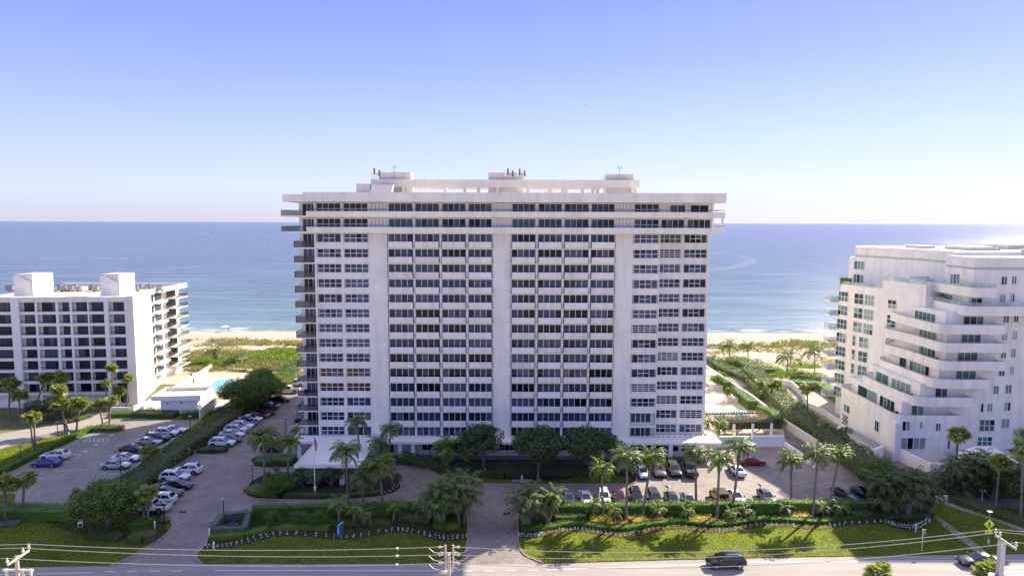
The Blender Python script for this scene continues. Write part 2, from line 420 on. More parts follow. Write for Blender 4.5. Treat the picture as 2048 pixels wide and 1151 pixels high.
# penthouse floors: set back glazing behind long projecting bands
ph = MB()
ph.box(XL, XR, YF + 0.3, YF + 0.55, 39.6, 44.95)
ph.build('penthouse_wall', WHITE, tower)
pil = MB()
for r in (1, 2):
    z1 = zt(r)
    for a, b_ in ((-25.2, -22.0), (-3.3, -0.3), (18.2, 21.2)):
        for i in range(5):
            u = a + (b_ - a) * (i + 0.5) / 5
            pil.box(u - 0.22, u + 0.22, YF + 0.12, YF + 0.3, z1 - 2.4, z1)
    for u in (-34.55, -29.8, -25.15, -17.2, -12.55, -7.9, 4.3, 8.9, 13.6, 21.1, 25.95, 30.4, 35.1):
        pil.box(u - 0.16, u + 0.16, YF + 0.0, YF + 0.3, z1 - 2.4, z1)
pil.build('pilaster', WHITE2, tower)['kind'] = 'stuff' 
for r in (1, 2):
    z1 = zt(r)
    for (a, b_) in bays1 + bays2:
        base = rnd.choice(GW)
        window(tower, fr0, a + 0.12, b_ - 0.12, z1 - 2.3, z1 - 0.05, -0.2, cols=(1, 1, 1, 1), pick=wpick(GL[1] if r == 1 else base), each=False, bulk=bulk, bar=0.07)
    for si, (a, b_, v) in enumerate(secs):
        if si == 3 and r == 1: continue
        if si == 4 and r == 1:
            window(tower, fr0, 27.6, 30.3, z1 - 2.3, z1 - 0.2, -0.2, cols=(1, 1), pick=wpick(GL[2]), each=False, bulk=bulk)
            window(tower, fr0, 31.2, 34.4, z1 - 2.3, z1 - 0.2, -0.2, cols=(1, 1), pick=wpick(GL[3]), each=False, bulk=bulk); continue
        window(tower, fr0, a, b_, z1 - 2.0, z1 - 0.05, -0.2, cols=(1, 1, 1, 1), rows=2 if si < 3 else 1, pick=wpick(GL[0]), each=False, bulk=bulk, bar=0.08)
# projecting bands (two balconies) and roof fascia
band = MB()
for z0, z1 in ((42.38, 43.38), (39.62, 40.66)):
    band.box(-35.6, 36.75, YF - 1.55, YF - 1.35, z0, z1)
    band.box(-35.6, 36.75, YF - 1.35, YF + 0.3, z0, z0 + 0.25)
    band.box(36.55, 36.75, YF - 1.35, YF + 14, z0, z1)
    band.box(XR, 36.55, YF + 0.3, YF + 14, z0, z0 + 0.25)
band.build('balcony_band', WHITE, tower)
for z0 in (42.38, 39.62):
    mb = MB(); mb.box(-40.0, -35.6, YF - 1.35, YF + 12, z0, z0 + 0.22); mb.build('balcony_slab', WHITE2, tower)
    rl = MB()
    for (x0, x1) in ((-40.0, -35.65),):
        rl.box(x0, x1, YF - 1.33, YF - 1.28, z0 + 1.12, z0 + 1.18)
        rl.box(x0, x0 + 0.05, YF - 1.33, YF + 12, z0 + 1.12, z0 + 1.18)
        n = 26
        for i in range(n + 1):
            x = x0 + (x1 - x0) * i / n; rl.box(x - 0.02, x + 0.02, YF - 1.32, YF - 1.29, z0 + 0.22, z0 + 1.12)
        for i in range(60):
            y = YF - 1.3 + 0.22 * i; rl.box(x0, x0 + 0.04, y, y + 0.03, z0 + 0.22, z0 + 1.12)
    rl.build('railing', BRONZE, tower)
    rl = MB(); rl.box(-35.6, 36.7, YF - 1.48, YF - 1.42, z0 + 1.30, z0 + 1.38)
    for i in range(59): rl.box(-35.5 + i * 1.22, -35.46 + i * 1.22, YF - 1.47, YF - 1.43, z0 + 1.0, z0 + 1.3)
    rl.box(36.66, 36.72, YF - 1.4, YF + 13, z0 + 1.3, z0 + 1.38)
    rl.build('railing', BLUEMET, tower)
roof = MB()
roof.prism([(-36.0, YF - 1.7), (36.85, YF - 1.7), (36.85, YF + 57), (-36.0, YF + 57)], 44.97, 45.6)
roof.box(-39.6, -36.0, YF - 1.6, YF + 55, 44.97, 46.25)
roof.box(-36.0, 36.85, YF - 1.7, YF - 1.4, 45.6, 46.62)
roof.box(36.55, 36.85, YF - 1.4, YF + 57, 45.6, 46.62); roof.box(-36.0, -35.7, YF - 1.4, YF + 57, 45.6, 46.62)
roof.box(-36.0, 36.85, YF + 56.7, YF + 57, 45.6, 46.61)
rf = roof.build('roof', WHITE, tower)
pk = MB(); pk.box(36.3, 36.6, YF - 1.3, YF - 1.0, 40.67, 42.37); pk.build('corner_post', WHITE2, tower)
# penthouse plant deck on the roof
pd = MB()
A = YF + 8
pd.box(-26.3, 23.6, A, A + 0.4, 48.0, 49.42); pd.box(-26.3, -25.9, A + 0.4, A + 9, 48.0, 49.42); pd.box(23.2, 23.6, A + 0.4, A + 9, 48.0, 49.42)
pd.box(-25.9, 23.2, A + 8.6, A + 9, 48.0, 49.42)
pdo = pd.build('roof_beam', CREAM, tower)
for i, x in enumerate((-20.3, -18.8, -12.5, -8.8, -6.3, -2.8, 2.9, 7.0, 9.4, 10.1, 13.1, 15.0, 15.9, 22.4)):
    mb = MB(); mb.box(x - 0.3, x + 0.3, A + 0.3, A + 0.9, 45.6, 48.0); mb.build('roof_post', CREAM, tower)
for (a, b_, d, zz) in ((-25.0, -19.0, 3.5, 50.85), (-4.5, 2.0, 4.0, 50.8), (17.6, 22.7, 4.0, 50.6)):
    mb = MB(); mb.box(a, b_, A + 1.2, A + 1.2 + d, 45.6, zz); mb.build('lift_house', CREAM, tower)
mb = MB(); mb.hexa([(-25.9, A - 4.2, 45.6), (-22.0, A - 4.2, 45.6), (-22.0, A - 1, 45.6), (-25.9, A - 1, 45.6), (-25.5, A - 2.6, 48.3), (-21.7, A - 2.6, 48.3), (-21.7, A - 1, 48.3), (-25.5, A - 1, 48.3)])
for x in (-24.4, -23.0): mb.box(x, x + 0.08, A - 3.4, A - 3.3, 46.7, 47.5)
mb.build('stair_hood', CREAM, tower)
mb = MB(); mb.box(-29.0, -26.4, A, A + 4, 45.6, 48.6); mb.box(-30.5, -27.0, A - 1.5, A + 3, 45.6, 46.95); mb.build('roof_block', CREAM, tower)
mb = MB()
for x in (-1.2, 6.0, 18.4, 21.5): mb.box(x, x + 2.2, A + 3, A + 5, 45.6, 47.9)
mb.build('plant_room', CREAM, tower)
# lamps on the fascia
for x in (-34.4, -22.9, -14.0, 1.9, 17.0): 
    mb = MB(); mb.box(x - 0.35, x + 0.35, YF - 1.95, YF - 1.7, 45.3, 45.55); mb.build('fascia_light', WHITE2, tower)

# corner balconies on the left end
bd = MB(); bd.box(-37.9, XL, YF + 2.0, YF + 54, 3.3, 44.95)
bd.build('corner_wall', WHITE, tower)
for r in range(1, 17):
    z1 = zt(r)
    if r > 2:
        mb = MB(); mb.box(-38.3, XL - 0.003, YF - 0.05, YF + 1.99, z1 - FT - 0.02, z1 - FT + 0.16); mb.box(-38.9, -37.9, YF + 1.99, YF + 14, z1 - FT - 0.02, z1 - FT + 0.16)
        mb.build('balcony_slab', WHITE2, tower)
        rl = MB(); zb = z1 - FT + 0.16
        rl.box(-38.3, XL, YF - 0.03, YF + 0.02, zb + 1.05, zb + 1.12); rl.box(-38.3, XL, YF - 0.03, YF + 0.02, zb + 0.08, zb + 0.13)
        for x in (-38.3, -36.6, -35.0): rl.box(x, x + 0.07, YF - 0.03, YF + 0.04, zb, zb + 1.12)
        rl.box(-38.35, -38.3, YF - 0.03, YF + 14, zb + 1.05, zb + 1.12)
        for i in range(36): rl.box(-38.35, -38.31, YF + 0.4 * i, YF + 0.4 * i + 0.05, zb, zb + 1.05)
        ro = rl.build('railing', BRONZE, tower)
        mb = MB(); mb.box(-38.25, XL, YF - 0.005, YF + 0.005, zb + 0.13, zb + 1.05)
        mb.build('railing_panel', GLSMOKE if 'GLSMOKE' in globals() else GL[1], ro)
    window(tower, fr0, -37.3, XL - 0.12, z1 - 2.4, z1 - 0.12, -1.93, cols=(1, 1, 1), pick=wpick(rnd.choice(GL[:4])), each=False, bulk=bulk, bar=0.07)
    if r > 2 and rnd.random() < 0.75:      # a chair or plant left out on the corner balcony
        zf = z1 - FT + 0.16; x_ = rnd.uniform(-37.4, -36.2); nth = ('', '', '', 'fourteenth', 'thirteenth', 'twelfth', 'eleventh', 'tenth', 'ninth', 'eighth', 'seventh', 'sixth', 'fifth', 'fourth', 'third', 'second', 'first')[r]
        tt = thing('balcony_chair', (x_, YF + 0.9, zf), 'chair left out on the tower corner balcony, %s level from the ground' % nth, 'chair')
        cm = rnd.choice([WHITE2, CONC, BRONZE])
        MB().box(x_ - 0.3, x_ + 0.3, YF + 0.65, YF + 1.2, zf + 0.36, zf + 0.46).build('seat', cm, tt); MB().box(x_ - 0.3, x_ + 0.3, YF + 1.14, YF + 1.2, zf + 0.46, zf + 1.0).build('backrest', cm, tt)
        for q_ in (-0.27, 0.23):
            for y_ in (0.67, 1.14): MB().box(x_ + q_, x_ + q_ + 0.04, YF + y_, YF + y_ + 0.04, zf, zf + 0.36).build('leg', cm, tt)
# ground floor, deck and entrance
gf = MB()
gf.box(-30, 33.0, YF - 1.2, YF + 54, 0, 3.3)
gf.build('ground_floor_wall', WHITE, tower)
dk = MB(); dk.box(-38.0, 36.9, YF - 3.6, YF + 0.0, 2.85, 3.28); dk.box(35.35, 36.9, YF, YF + 12, 2.85, 3.28)
dk.build('deck', WHITE2, tower)
dl = MB(); dl.box(21.3, 35.2, YF - 0.9, YF - 0.84, 3.95, 4.02)
for i in range(15): dl.box(21.3 + i * 0.98, 21.35 + i * 0.98, YF - 0.9, YF - 0.85, 3.28, 3.95)
dl.build('railing', BRONZE, tower)
for (a, b_) in ((21.4, 24.9), (25.4, 29.9), (30.3, 34.2 - 1.3)):
    window(tower, fr0, a, b_, 0.9, 2.8, 1.29, cols=(1, 1.1, 1, 1) if b_ - a > 4 else (1, 1, 1), styles=[1, 1, 2, 2] if b_ - a > 4 else [1, 1, 1], pick=wpick(GL[0]), each=False, bulk=bulk)
for i in range(7):
    a = -16 + i * 4.6; window(tower, fr0, a, a + 3.8, 1.0, 2.75, 1.29, cols=(1, 1, 1, 1), pick=wpick(GL[3]), each=False, bulk=bulk)
window(tower, fr0, -24.5, -21.0, 0.1, 2.7, 1.29, cols=(1, 1), pick=wpick(GL[3]), each=False, bulk=bulk)
pl = bulk.build('pane', GL, tower); pl['kind'] = 'stuff'
for x in (-19.6, -17.3, -37.3, 33.8, 28.0):
    mb = MB(); mb.box(x - 0.35, x + 0.35, YF - 3.3, YF - 2.6, 0, 2.85); mb.build('column', WHITE2, tower)
# entrance canopy
cn = MB(); cn.box(-34.0, -24.0, YF - 15.6, YF - 3.62, 3.1, 3.3); cn.box(-34.2, -23.8, YF - 15.8, YF - 15.6, 3.0, 3.62); cn.box(-34.2, -34.0, YF - 15.6, YF - 3.62, 3.0, 3.45); cn.box(-24.0, -23.8, YF - 15.6, YF - 3.62, 3.0, 3.45)
cn.build('entrance_canopy', WHITE2, tower)
for (x, y) in ((-33.3, YF - 14.9), (-26.9, YF - 14.9), (-33.3, YF - 5), (-26.9, YF - 5)):
    mb = MB(); mb.box(x - 0.35, x + 0.35, y - 0.35, y + 0.35, 0, 3.1); mb.build('column', WHITE2, tower)
# stair and planter at the left corner
mb = MB(); mb.hexa([(-40.5, YF - 2.5, 0.6), (-40.2, YF - 2.5, 0.6), (-37.7, YF + 1, 3.2), (-38.0, YF + 1, 3.2), (-40.5, YF - 2.5, 1.6), (-40.2, YF - 2.5, 1.6), (-37.7, YF + 1, 4.2), (-38.0, YF + 1, 4.2)]); mb.build('stair_wall', WHITE2, tower)

# rooftop antennas
def antenna(loc, label, kind):
    t = thing('rooftop_antenna', loc, label, 'antenna', 'antennas on the tower roof')
    if kind == 'mast':
        MB().tube([loc, (loc[0], loc[1], loc[2] + 2.2)], 0.05, 6).build('mast', GREYMET, t)
        b = MB(); z = loc[2] + 2.2
        b.box(loc[0] - 0.30, loc[0] + 0.30, loc[1] - 0.04, loc[1] + 0.04, z - 0.05, z + 0.02)
        b.box(loc[0] - 0.30, loc[0] - 0.18, loc[1] - 0.06, loc[1] + 0.06, z + 0.02, z + 0.40).box(loc[0] + 0.18, loc[0] + 0.30, loc[1] - 0.06, loc[1] + 0.06, z + 0.02, z + 0.40)
        b.build('beacon', MATS['red_light'] if kind == 'red' else GREYMET, t)
    if kind == 'cell':
        for i in range(4):
            x = loc[0] + (i - 1.5) * 0.45; h = 1.7 + 0.35 * ((i * 7) % 3)
            MB().tube([(x, loc[1], loc[2]), (x, loc[1], loc[2] + h)], 0.04, 6).build('mast', GREYMET, t)
            MB().box(x - 0.14, x + 0.14, loc[1] - 0.2, loc[1] - 0.06, loc[2] + h - 1.1, loc[2] + h).build('antenna_panel', BLUEMET if i % 2 else WHITE2, t)
        MB().box(loc[0] - 1, loc[0] + 1, loc[1] - 0.05, loc[1], loc[2] + 0.9, loc[2] + 1.0).build('bracket', GREYMET, t)
    return t
antenna((-22.0, A + 0.7, 49.42), 'thin roof mast with a forked tip on the left lift house of the tower', 'mast')
antenna((20.0, A + 0.7, 49.42), 'thin roof mast with a forked tip on the right lift house of the tower', 'mast')
antenna((-25.4, A + 0.3, 49.42), 'cluster of dark cellular antennas at the left end of the roof beam', 'cell')
antenna((-0.6, A + 0.2, 49.42), 'left half of the cellular antenna cluster over the middle lift house', 'cell')
antenna((1.6, A + 0.2, 49.42), 'right half of the cellular antenna cluster over the middle lift house', 'cell')
# ---------------------------------------------------------------- ground, beach and ocean
def struct(o): o['kind'] = 'structure'; return o
GRASSC = mat('mown_lawn', (0.07, 0.10, 0.008), 0.9, var=0.3, scale=0.55, bump=0.8, bscale=14, col2=(0.15, 0.17, 0.012), detail=9, dist=0.06)
GRASSD = mat('dry_lawn', (0.10, 0.12, 0.03), 0.9, var=0.35, scale=0.5, bump=0.8, bscale=14, col2=(0.17, 0.17, 0.05), detail=9, dist=0.06)
EARTH = mat('bare_earth', (0.16, 0.13, 0.09), 0.95, var=0.3, scale=0.3)
MULCH = mat('dark_mulch', (0.018, 0.012, 0.010), 0.95, var=0.4, scale=3)
ASPH = mat('worn_asphalt', (0.30, 0.26, 0.225), 0.85, var=0.20, scale=0.8, bump=0.3, bscale=30, detail=10, stretch=(0.12, 1.0, 1))
PAVER = paver_mat('brick_paver', (0.28, 0.225, 0.19), (0.21, 0.17, 0.145), (0.12, 0.10, 0.085), patch=0.32)
PAVER2 = paver_mat('grey_paver', (0.29, 0.26, 0.225), (0.22, 0.195, 0.17), (0.12, 0.11, 0.10), patch=0.3)
KERB = mat('tan_kerb', (0.33, 0.25, 0.19), 0.85, var=0.15, scale=1.5)
LINE = mat('white_road_paint', (0.70, 0.70, 0.68), 0.7, var=0.12, scale=2)
BLUEP = mat('blue_parking_paint', (0.10, 0.22, 0.42), 0.7)
SIDEW = mat('pale_path', (0.36, 0.31, 0.26), 0.9, var=0.15, scale=1)
TRAV = mat('travertine_deck', (0.60, 0.46, 0.35), 0.7, var=0.15, scale=1.2)
SAND = mat('beach_sand', (0.42, 0.33, 0.235), 0.95, var=0.10, scale=0.25, bump=0.7, bscale=1.5, detail=10, dist=0.2)
DUNE = mat('dune_ground', (0.47, 0.38, 0.28), 0.95, var=0.18, scale=0.35, bump=0.8, bscale=1.2, detail=10, dist=0.3)

def sheet(name, pts, z, m, keep=None, th=None):
    """flat area: pts are ground points (x, y)"""
    mb = MB()
    if th: mb.prism([(p[0], p[1]) for p in ccw(pts)], z - th, z)
    else: mb.poly([(p[0], p[1], z) for p in ccw(pts)])
    o = mb.build(name, m); return struct(o)
def ccw(pts):
    a = sum(pts[i][0] * pts[(i + 1) % len(pts)][1] - pts[(i + 1) % len(pts)][0] * pts[i][1] for i in range(len(pts)))
    return list(pts) if a > 0 else list(reversed(pts))
def P(*pp, z=0.0):
    return [tuple(g(x, y, z))[:2] for x, y in pp]
def smooth(pts, closed=True, n=6):
    out = []; k = len(pts)
    rng = range(k) if closed else range(k - 1)
    for i in rng:
        p0 = pts[(i - 1) % k] if closed or i else pts[0]; p1 = pts[i]; p2 = pts[(i + 1) % k]
        p3 = pts[(i + 2) % k] if closed or i + 2 < k else pts[-1]
        for j in range(n):
            t = j / n
            out.append(tuple(0.5 * ((2 * p1[a]) + (-p0[a] + p2[a]) * t + (2 * p0[a] - 5 * p1[a] + 4 * p2[a] - p3[a]) * t * t + (-p0[a] + 3 * p1[a] - 3 * p2[a] + p3[a]) * t ** 3) for a in range(2)))
    if not closed: out.append(tuple(pts[-1]))
    return out
LAWNS = []
_sheet = sheet
def sheet(name, pts, z, m, keep=None, th=None):
    if name == 'lawn': LAWNS.append((list(pts), z))
    return _sheet(name, pts, z, m, keep, th)
def kerb(pts, closed=False, w_=0.18, h=0.13, name='kerb', m=None, z=0):
    mb = MB(); k = len(pts); V = [Vector((p[0], p[1], 0)) for p in pts]
    off = []
    for i in range(k):
        a = V[i - 1] if (i or closed) else V[i]; b = V[(i + 1) % k] if (i < k - 1 or closed) else V[i]
        t = (b - a).normalized(); n = Vector((-t.y, t.x, 0)); off.append(n * w_ / 2)
    for i in range(k if closed else k - 1):
        j = (i + 1) % k
        c = [V[i] - off[i], V[j] - off[j], V[j] + off[j], V[i] + off[i]]
        mb.hexa([(p.x, p.y, z) for p in c] + [(p.x, p.y, z + h) for p in c])
    return struct(mb.build(name, m or KERB))

# terrain below everything
base = MB(); base.poly([(-900, -700, -0.06), (900, -700, -0.06), (900, 175, -0.06), (-900, 175, -0.06)])
struct(base.build('ground', GRASSD))
BOUNCEG = mat('pale_bounce_ground', (0.46, 0.40, 0.30), 0.9, var=0.3, scale=0.03)  # land out of view, coloured pale to bounce sunlight onto the shaded facades
sheet('inland_ground', [(-900, -700), (900, -700), (900, 62), (-900, 62)], -0.03, BOUNCEG)
sheet('paver_forecourt', [(-75, 79.0), (88, 79.0), (88, 181), (-56.5, 181), (-62, 140), (-75, 140)], 0.0, PAVER)
# road
rd_top = P((-400, 1137), (0, 1133), (222, 1129.5), (400, 1127.5), (945, 1127.5), (1085, 1126.5), (1174, 1124.5), (1350, 1119.5), (1600, 1114), (1700, 1112.5), (1947, 1108.5), (2100, 1107), (2500, 1100))
sheet('road', [(-200, 60), (200, 60)] + list(reversed(rd_top)) , 0.004, ASPH) if False else None
rt = [(-320, rd_top[0][1])] + rd_top + [(320, rd_top[-1][1])]
mb = MB()
for i in range(len(rt) - 1):
    a, b_ = rt[i], rt[i + 1]
    mb.poly([(a[0], a[1] - 15.5, 0.006), (b_[0], b_[1] - 15.5, 0.006), (b_[0], b_[1], 0.006), (a[0], a[1], 0.006)])
struct(mb.build('road', ASPH))
sheet('far_verge', [(-320, 58), (320, 58), (320, 66.2), (-320, 66.2)], 0.002, GRASSD)
def line_strip(pts, w_, z, m, name, dash=None):
    mb = MB()
    for i in range(len(pts) - 1):
        a = Vector((*pts[i], 0)); b_ = Vector((*pts[i + 1], 0)); t = (b_ - a); L = t.length; t.normalize(); n = Vector((-t.y, t.x, 0)) * w_ / 2
        segs = [(0, L)] if not dash else [(s, min(L, s + dash[0])) for s in np.arange(0, L, dash[0] + dash[1])]
        for s0, s1 in segs:
            c = [a + t * s0 - n, a + t * s1 - n, a + t * s1 + n, a + t * s0 + n]
            mb.poly([(p.x, p.y, z) for p in c])
    return struct(mb.build(name, m))
line_strip(P((430, 1139.5), (920, 1140.5)), 0.14, 0.011, LINE, 'edge_line')
line_strip(P((-60, 1149.5), (185, 1144)), 0.14, 0.011, LINE, 'edge_line')
line_strip(P((210, 1142), (385, 1140)), 0.14, 0.011, LINE, 'edge_line', dash=(1.2, 1.4))
line_strip(P((925, 1140.5), (1090, 1139)), 0.14, 0.011, LINE, 'edge_line', dash=(1.2, 1.4))
line_strip(P((1095, 1138), (1300, 1131.5), (1500, 1123.5), (1700, 1121), (2048, 1119.5), (2100, 1119)), 0.14, 0.011, LINE, 'edge_line')
# zebra crossing at the right
zc_ = MB()
for i in range(4):
    a, b_, c, d = P((2004, 1133 + i * 8.5), (2075, 1130 + i * 8.5), (2075, 1134 + i * 8.5), (2004, 1137 + i * 8.5))
    zc_.poly([(*p, 0.012) for p in (d, c, b_, a)])
struct(zc_.build('crossing_stripe', LINE))

# left parking lot and the road beyond it
lot = P((-120, 1012), (149, 1012), (300, 985), (400, 905), (423, 843), (396, 842), (226, 836), (187, 860), (0, 952), (-120, 1008))
sheet('parking_lot', P((-150, 1012), (175, 1012), (330, 940), (402, 842), (228, 835), (196, 858), (0, 953), (-150, 1010)), 0.006, PAVER2)
sheet('side_road', P((-200, 935), (0, 897), (195, 851), (228, 835), (300, 838), (250, 822), (180, 826), (100, 850), (0, 866), (-200, 880)), 0.006, ASPH)
sheet('lawn', P((-200, 1000), (0, 950), (187, 860), (228, 838), (200, 850), (0, 898), (-200, 936)), 0.05, GRASSC)
sheet('lawn', P((28, 1012), (0, 1012), (-60, 1008), (-30, 1002), (8, 986), (31, 988)), 0.06, GRASSC)
line_strip(P((393, 845), (325, 893)), 0.15, 0.012, LINE, 'parking_line')
line_strip(P((289, 918), (270, 933)), 0.15, 0.012, LINE, 'parking_line')
for (a, b_) in (((175, 938), (108, 941)), ((25, 970), (60, 970.5)), ((200, 946), (242, 946.5)), ((177, 960.5), (228, 961)), ((64, 955), (84, 956)), ((171, 977), (180, 976))):
    line_strip(P(a, b_), 0.12, 0.012, LINE, 'parking_line')
line_strip(P((168, 882), (210, 882.5), (219, 876), (175, 876), (168, 882)), 0.12, 0.012, LINE, 'parking_line')
for k in range(4): line_strip(P((178 + k * 9, 882), (176 + k * 9 + 4, 876)), 0.12, 0.012, LINE, 'parking_line')
line_strip(P((140, 915.5), (154, 916), (162, 909), (142, 908.5)), 0.12, 0.012, LINE, 'parking_line')
for (a, b_) in (((175, 872), (187, 867)), ((144, 889), (160, 881)), ((122, 902), (130, 899))):
    line_strip(P(a, b_), 0.35, 0.012, BLUEP, 'parking_line')
for (x, y) in ((223, 870), (192, 889), (170, 902)):
    c = g(x, y); mb = MB(); mb.box(c.x - 0.5, c.x + 0.5, c.y - 0.12, c.y + 0.12, 0.011, 0.012); mb.box(c.x - 0.1, c.x + 0.1, c.y - 0.4, c.y + 0.5, 0.0125, 0.0135)
    struct(mb.build('parking_symbol', LINE))
line_strip(P((385, 919), (394, 911.5)), 0.35, 0.012, BLUEP, 'parking_line')

# strip between the two lots, front lawns, beds
sheet('planting_bed', P((230, 1012), (330, 1040), (341, 1034), (318, 1027), (283, 1020), (288, 1000), (310, 968), (340, 934), (392, 905), (438, 872), (470, 856), (505, 820), (590, 762), (600, 700), (520, 720), (430, 800), (418, 842), (393, 845), (270, 935), (150, 1000)), 0.03, MULCH)
sheet('lawn', P((320, 900), (425, 850), (440, 826), (420, 818), (400, 842), (393, 846)), 0.055, GRASSC)
front_l = P((-300, 1139), (0, 1134), (222, 1130.5), (240, 1125), (300, 1090), (338, 1062), (343, 1046), (336, 1037), (320, 1034), (300, 1034), (0, 1012), (-300, 1012))
sheet('lawn', front_l, 0.06, GRASSC)
kerb(smooth(P((222, 1130.5), (260, 1114), (316, 1080), (340, 1060), (344, 1047), (336, 1037), (322, 1033)), False, 5))
sheet('mulch_bed', smooth(P((250, 1080), (150, 1066), (90, 1040), (140, 1010), (310, 1030), (330, 1040), (326, 1075)), True, 4), 0.075, MULCH)
mid_l = P((400, 1126), (392, 1112), (405, 1097), (412, 1088), (418, 1065), (445, 1034), (508, 1024), (934, 1018), (937, 1075), (932, 1100), (925, 1112), (918, 1126))
sheet('lawn', mid_l, 0.06, GRASSC)
kerb(smooth(P((406, 1128), (393, 1116), (397, 1104), (412, 1088), (417, 1066)), False, 5))
kerb(P((934, 1020), (936.5, 1075), (930, 1105)))
wave_l = P((400, 1099.5), (440, 1097), (478.5, 1092), (530.8, 1078), (583, 1072), (661.6, 1077.6), (714, 1077), (779, 1066), (818.5, 1066), (865.6, 1078), (900, 1082), (936, 1078))
wave_lt = P((412, 1088), (440, 1087), (478, 1081), (525, 1067), (583, 1062), (661, 1067), (714, 1067), (779, 1056), (820, 1056), (865, 1066), (900, 1070), (936, 1067))
WL, WLT = smooth(wave_l, False, 5), smooth(wave_lt, False, 5)
sheet('flower_bed', WL + list(reversed(WLT)), 0.09, MULCH)
sheet('planting_bed', WLT + P((936, 1020), (508, 1026), (446, 1037), (420, 1066)), 0.08, MULCH)
# right front lawn
right_l = P((1036, 1072), (1036, 1089), (1043, 1103), (1055, 1113), (1085, 1125.5), (1174, 1123.5), (1350, 1118.5), (1600, 1113), (1700, 1111.5), (1947, 1107.5), (2100, 1106), (2500, 1098), (2500, 1050), (2048, 1020), (1875, 1000), (1855, 1010), (1036, 1025))
sheet('lawn', right_l, 0.06, GRASSC)
kerb(smooth(P((1036, 1028), (1036, 1072), (1037, 1089), (1044, 1103), (1056, 1113), (1087, 1126)), False, 4))
wave_r = P((1036, 1075), (1066, 1076), (1090, 1072), (1120, 1066), (1161, 1063), (1201, 1070), (1250, 1075), (1300, 1066), (1354, 1058.5), (1421, 1066.5), (1462, 1065), (1516, 1055), (1570, 1055), (1638, 1060), (1692, 1052), (1766, 1047), (1794, 1056), (1835, 1060), (1852, 1053), (1865, 1043))
wave_rt = P((1036, 1066), (1066, 1067), (1090, 1063), (1120, 1057.5), (1161, 1054), (1201, 1060), (1250, 1065), (1300, 1056), (1354, 1049.5), (1421, 1057), (1462, 1055), (1516, 1046), (1570, 1046), (1638, 1051), (1692, 1043), (1766, 1038), (1794, 1046), (1825, 1048), (1840, 1042), (1852, 1034))
WR, WRT = smooth(wave_r, False, 5), smooth(wave_rt, False, 5)
sheet('flower_bed', WR + list(reversed(WRT)), 0.09, MULCH)
sheet('planting_bed', WRT + P((1870, 1005), (1750, 1000), (1400, 1012), (1110, 1012), (1036, 1040)), 0.08, MULCH)
# paths at the right
sheet('path', P((1860, 1026), (1872, 1031), (1905, 1052), (1968, 1099), (1972, 1107), (1957, 1108), (1940, 1095), (1890, 1055)), 0.075, SIDEW)
sheet('path', smooth(P((1866, 1001), (1893, 998), (1930, 1008), (1985, 1030), (2048, 1055), (2200, 1100), (2200, 1112), (2048, 1064), (1985, 1040), (1920, 1020), (1885, 1008)), True, 3), 0.078, SIDEW)
# bed in front of the tower
bed = P((790, 918), (839, 924.5), (850, 934), (865, 944), (890, 953.5), (942, 963), (1012, 966.5), (1174, 966.5), (1258, 966), (1271, 960), (1273, 935), (1270, 918))
sheet('planting_bed', bed, 0.05, MULCH)
sheet('lawn', P((850, 934), (865, 943), (890, 952.5), (942, 962), (1012, 965.5), (1174, 965.5), (1256, 965), (1262, 955), (1220, 950), (1150, 955), (1100, 962), (1000, 958), (930, 950), (880, 938)), 0.07, GRASSC)
kerb(smooth(P((839, 923), (850, 934), (865, 944.5), (890, 954), (942, 963.5), (1012, 967.5), (1174, 967.5), (1260, 967), (1272, 960), (1273, 935)), False, 4))
# islands
def island(pts, name='planting_bed', m=None):
    s = smooth(P(*pts), True, 5); sheet(name, s, 0.07, m or MULCH); kerb(s, True)
island([(491, 988), (502, 994), (525, 998), (660, 1000), (765, 992), (797, 980), (801, 968), (790, 956), (740, 950), (560, 946), (510, 958), (494, 975)])
island([(503, 926), (512, 914), (588, 910), (592, 930), (560, 936), (515, 934)])
island([(393, 900), (425, 893), (452, 897), (457, 904), (440, 908), (395, 908)])
island([(518, 828), (535, 824), (549, 826), (552, 831), (538, 834), (520, 833)])
# white verge along the building's left side
sheet('lawn', P((578, 860), (595, 842), (600, 850), (590, 868)), 0.05, GRASSC)
# beyond: coast
def grid(name, x0, x1, y0, y1, nx, ny, zf, m):
    xs = np.linspace(x0, x1, nx); ys = np.linspace(y0, y1, ny)
    v = [(x, y, zf(x, y)) for y in ys for x in xs]
    f = [(j * nx + i, j * nx + i + 1, (j + 1) * nx + i + 1, (j + 1) * nx + i) for j in range(ny - 1) for i in range(nx - 1)]
    me = bpy.data.meshes.new(name); me.from_pydata(v, [], f); me.polygons.foreach_set('use_smooth', [True] * len(f)); me.materials.append(m)
    return struct(link(name, me))
from mathutils import noise as mn
def dz(x, y):
    k = max(0, min(1, (y - 176) / 12)) * max(0, min(1, (246 - y) / 16))
    edge = max(0, min(1, (y - 163) / 6))
    beach = -1.9 * max(0, min(1, (y - 246) / 34))
    return 0.02 + k * (0.7 + 0.8 * mn.noise((x * 0.06, y * 0.08, 0)) + 0.35 * mn.noise((x * 0.3, y * 0.35, 3))) + beach + 0.05 * mn.noise((x * 0.5, y * 0.5, 9)) * edge - 0.02 * (1 - edge)
grid('dunes', -330, 330, 172, 234, 330, 60, dz, DUNE)
grid('beach', -330, 330, 233.8, 300, 160, 60, dz, SAND)
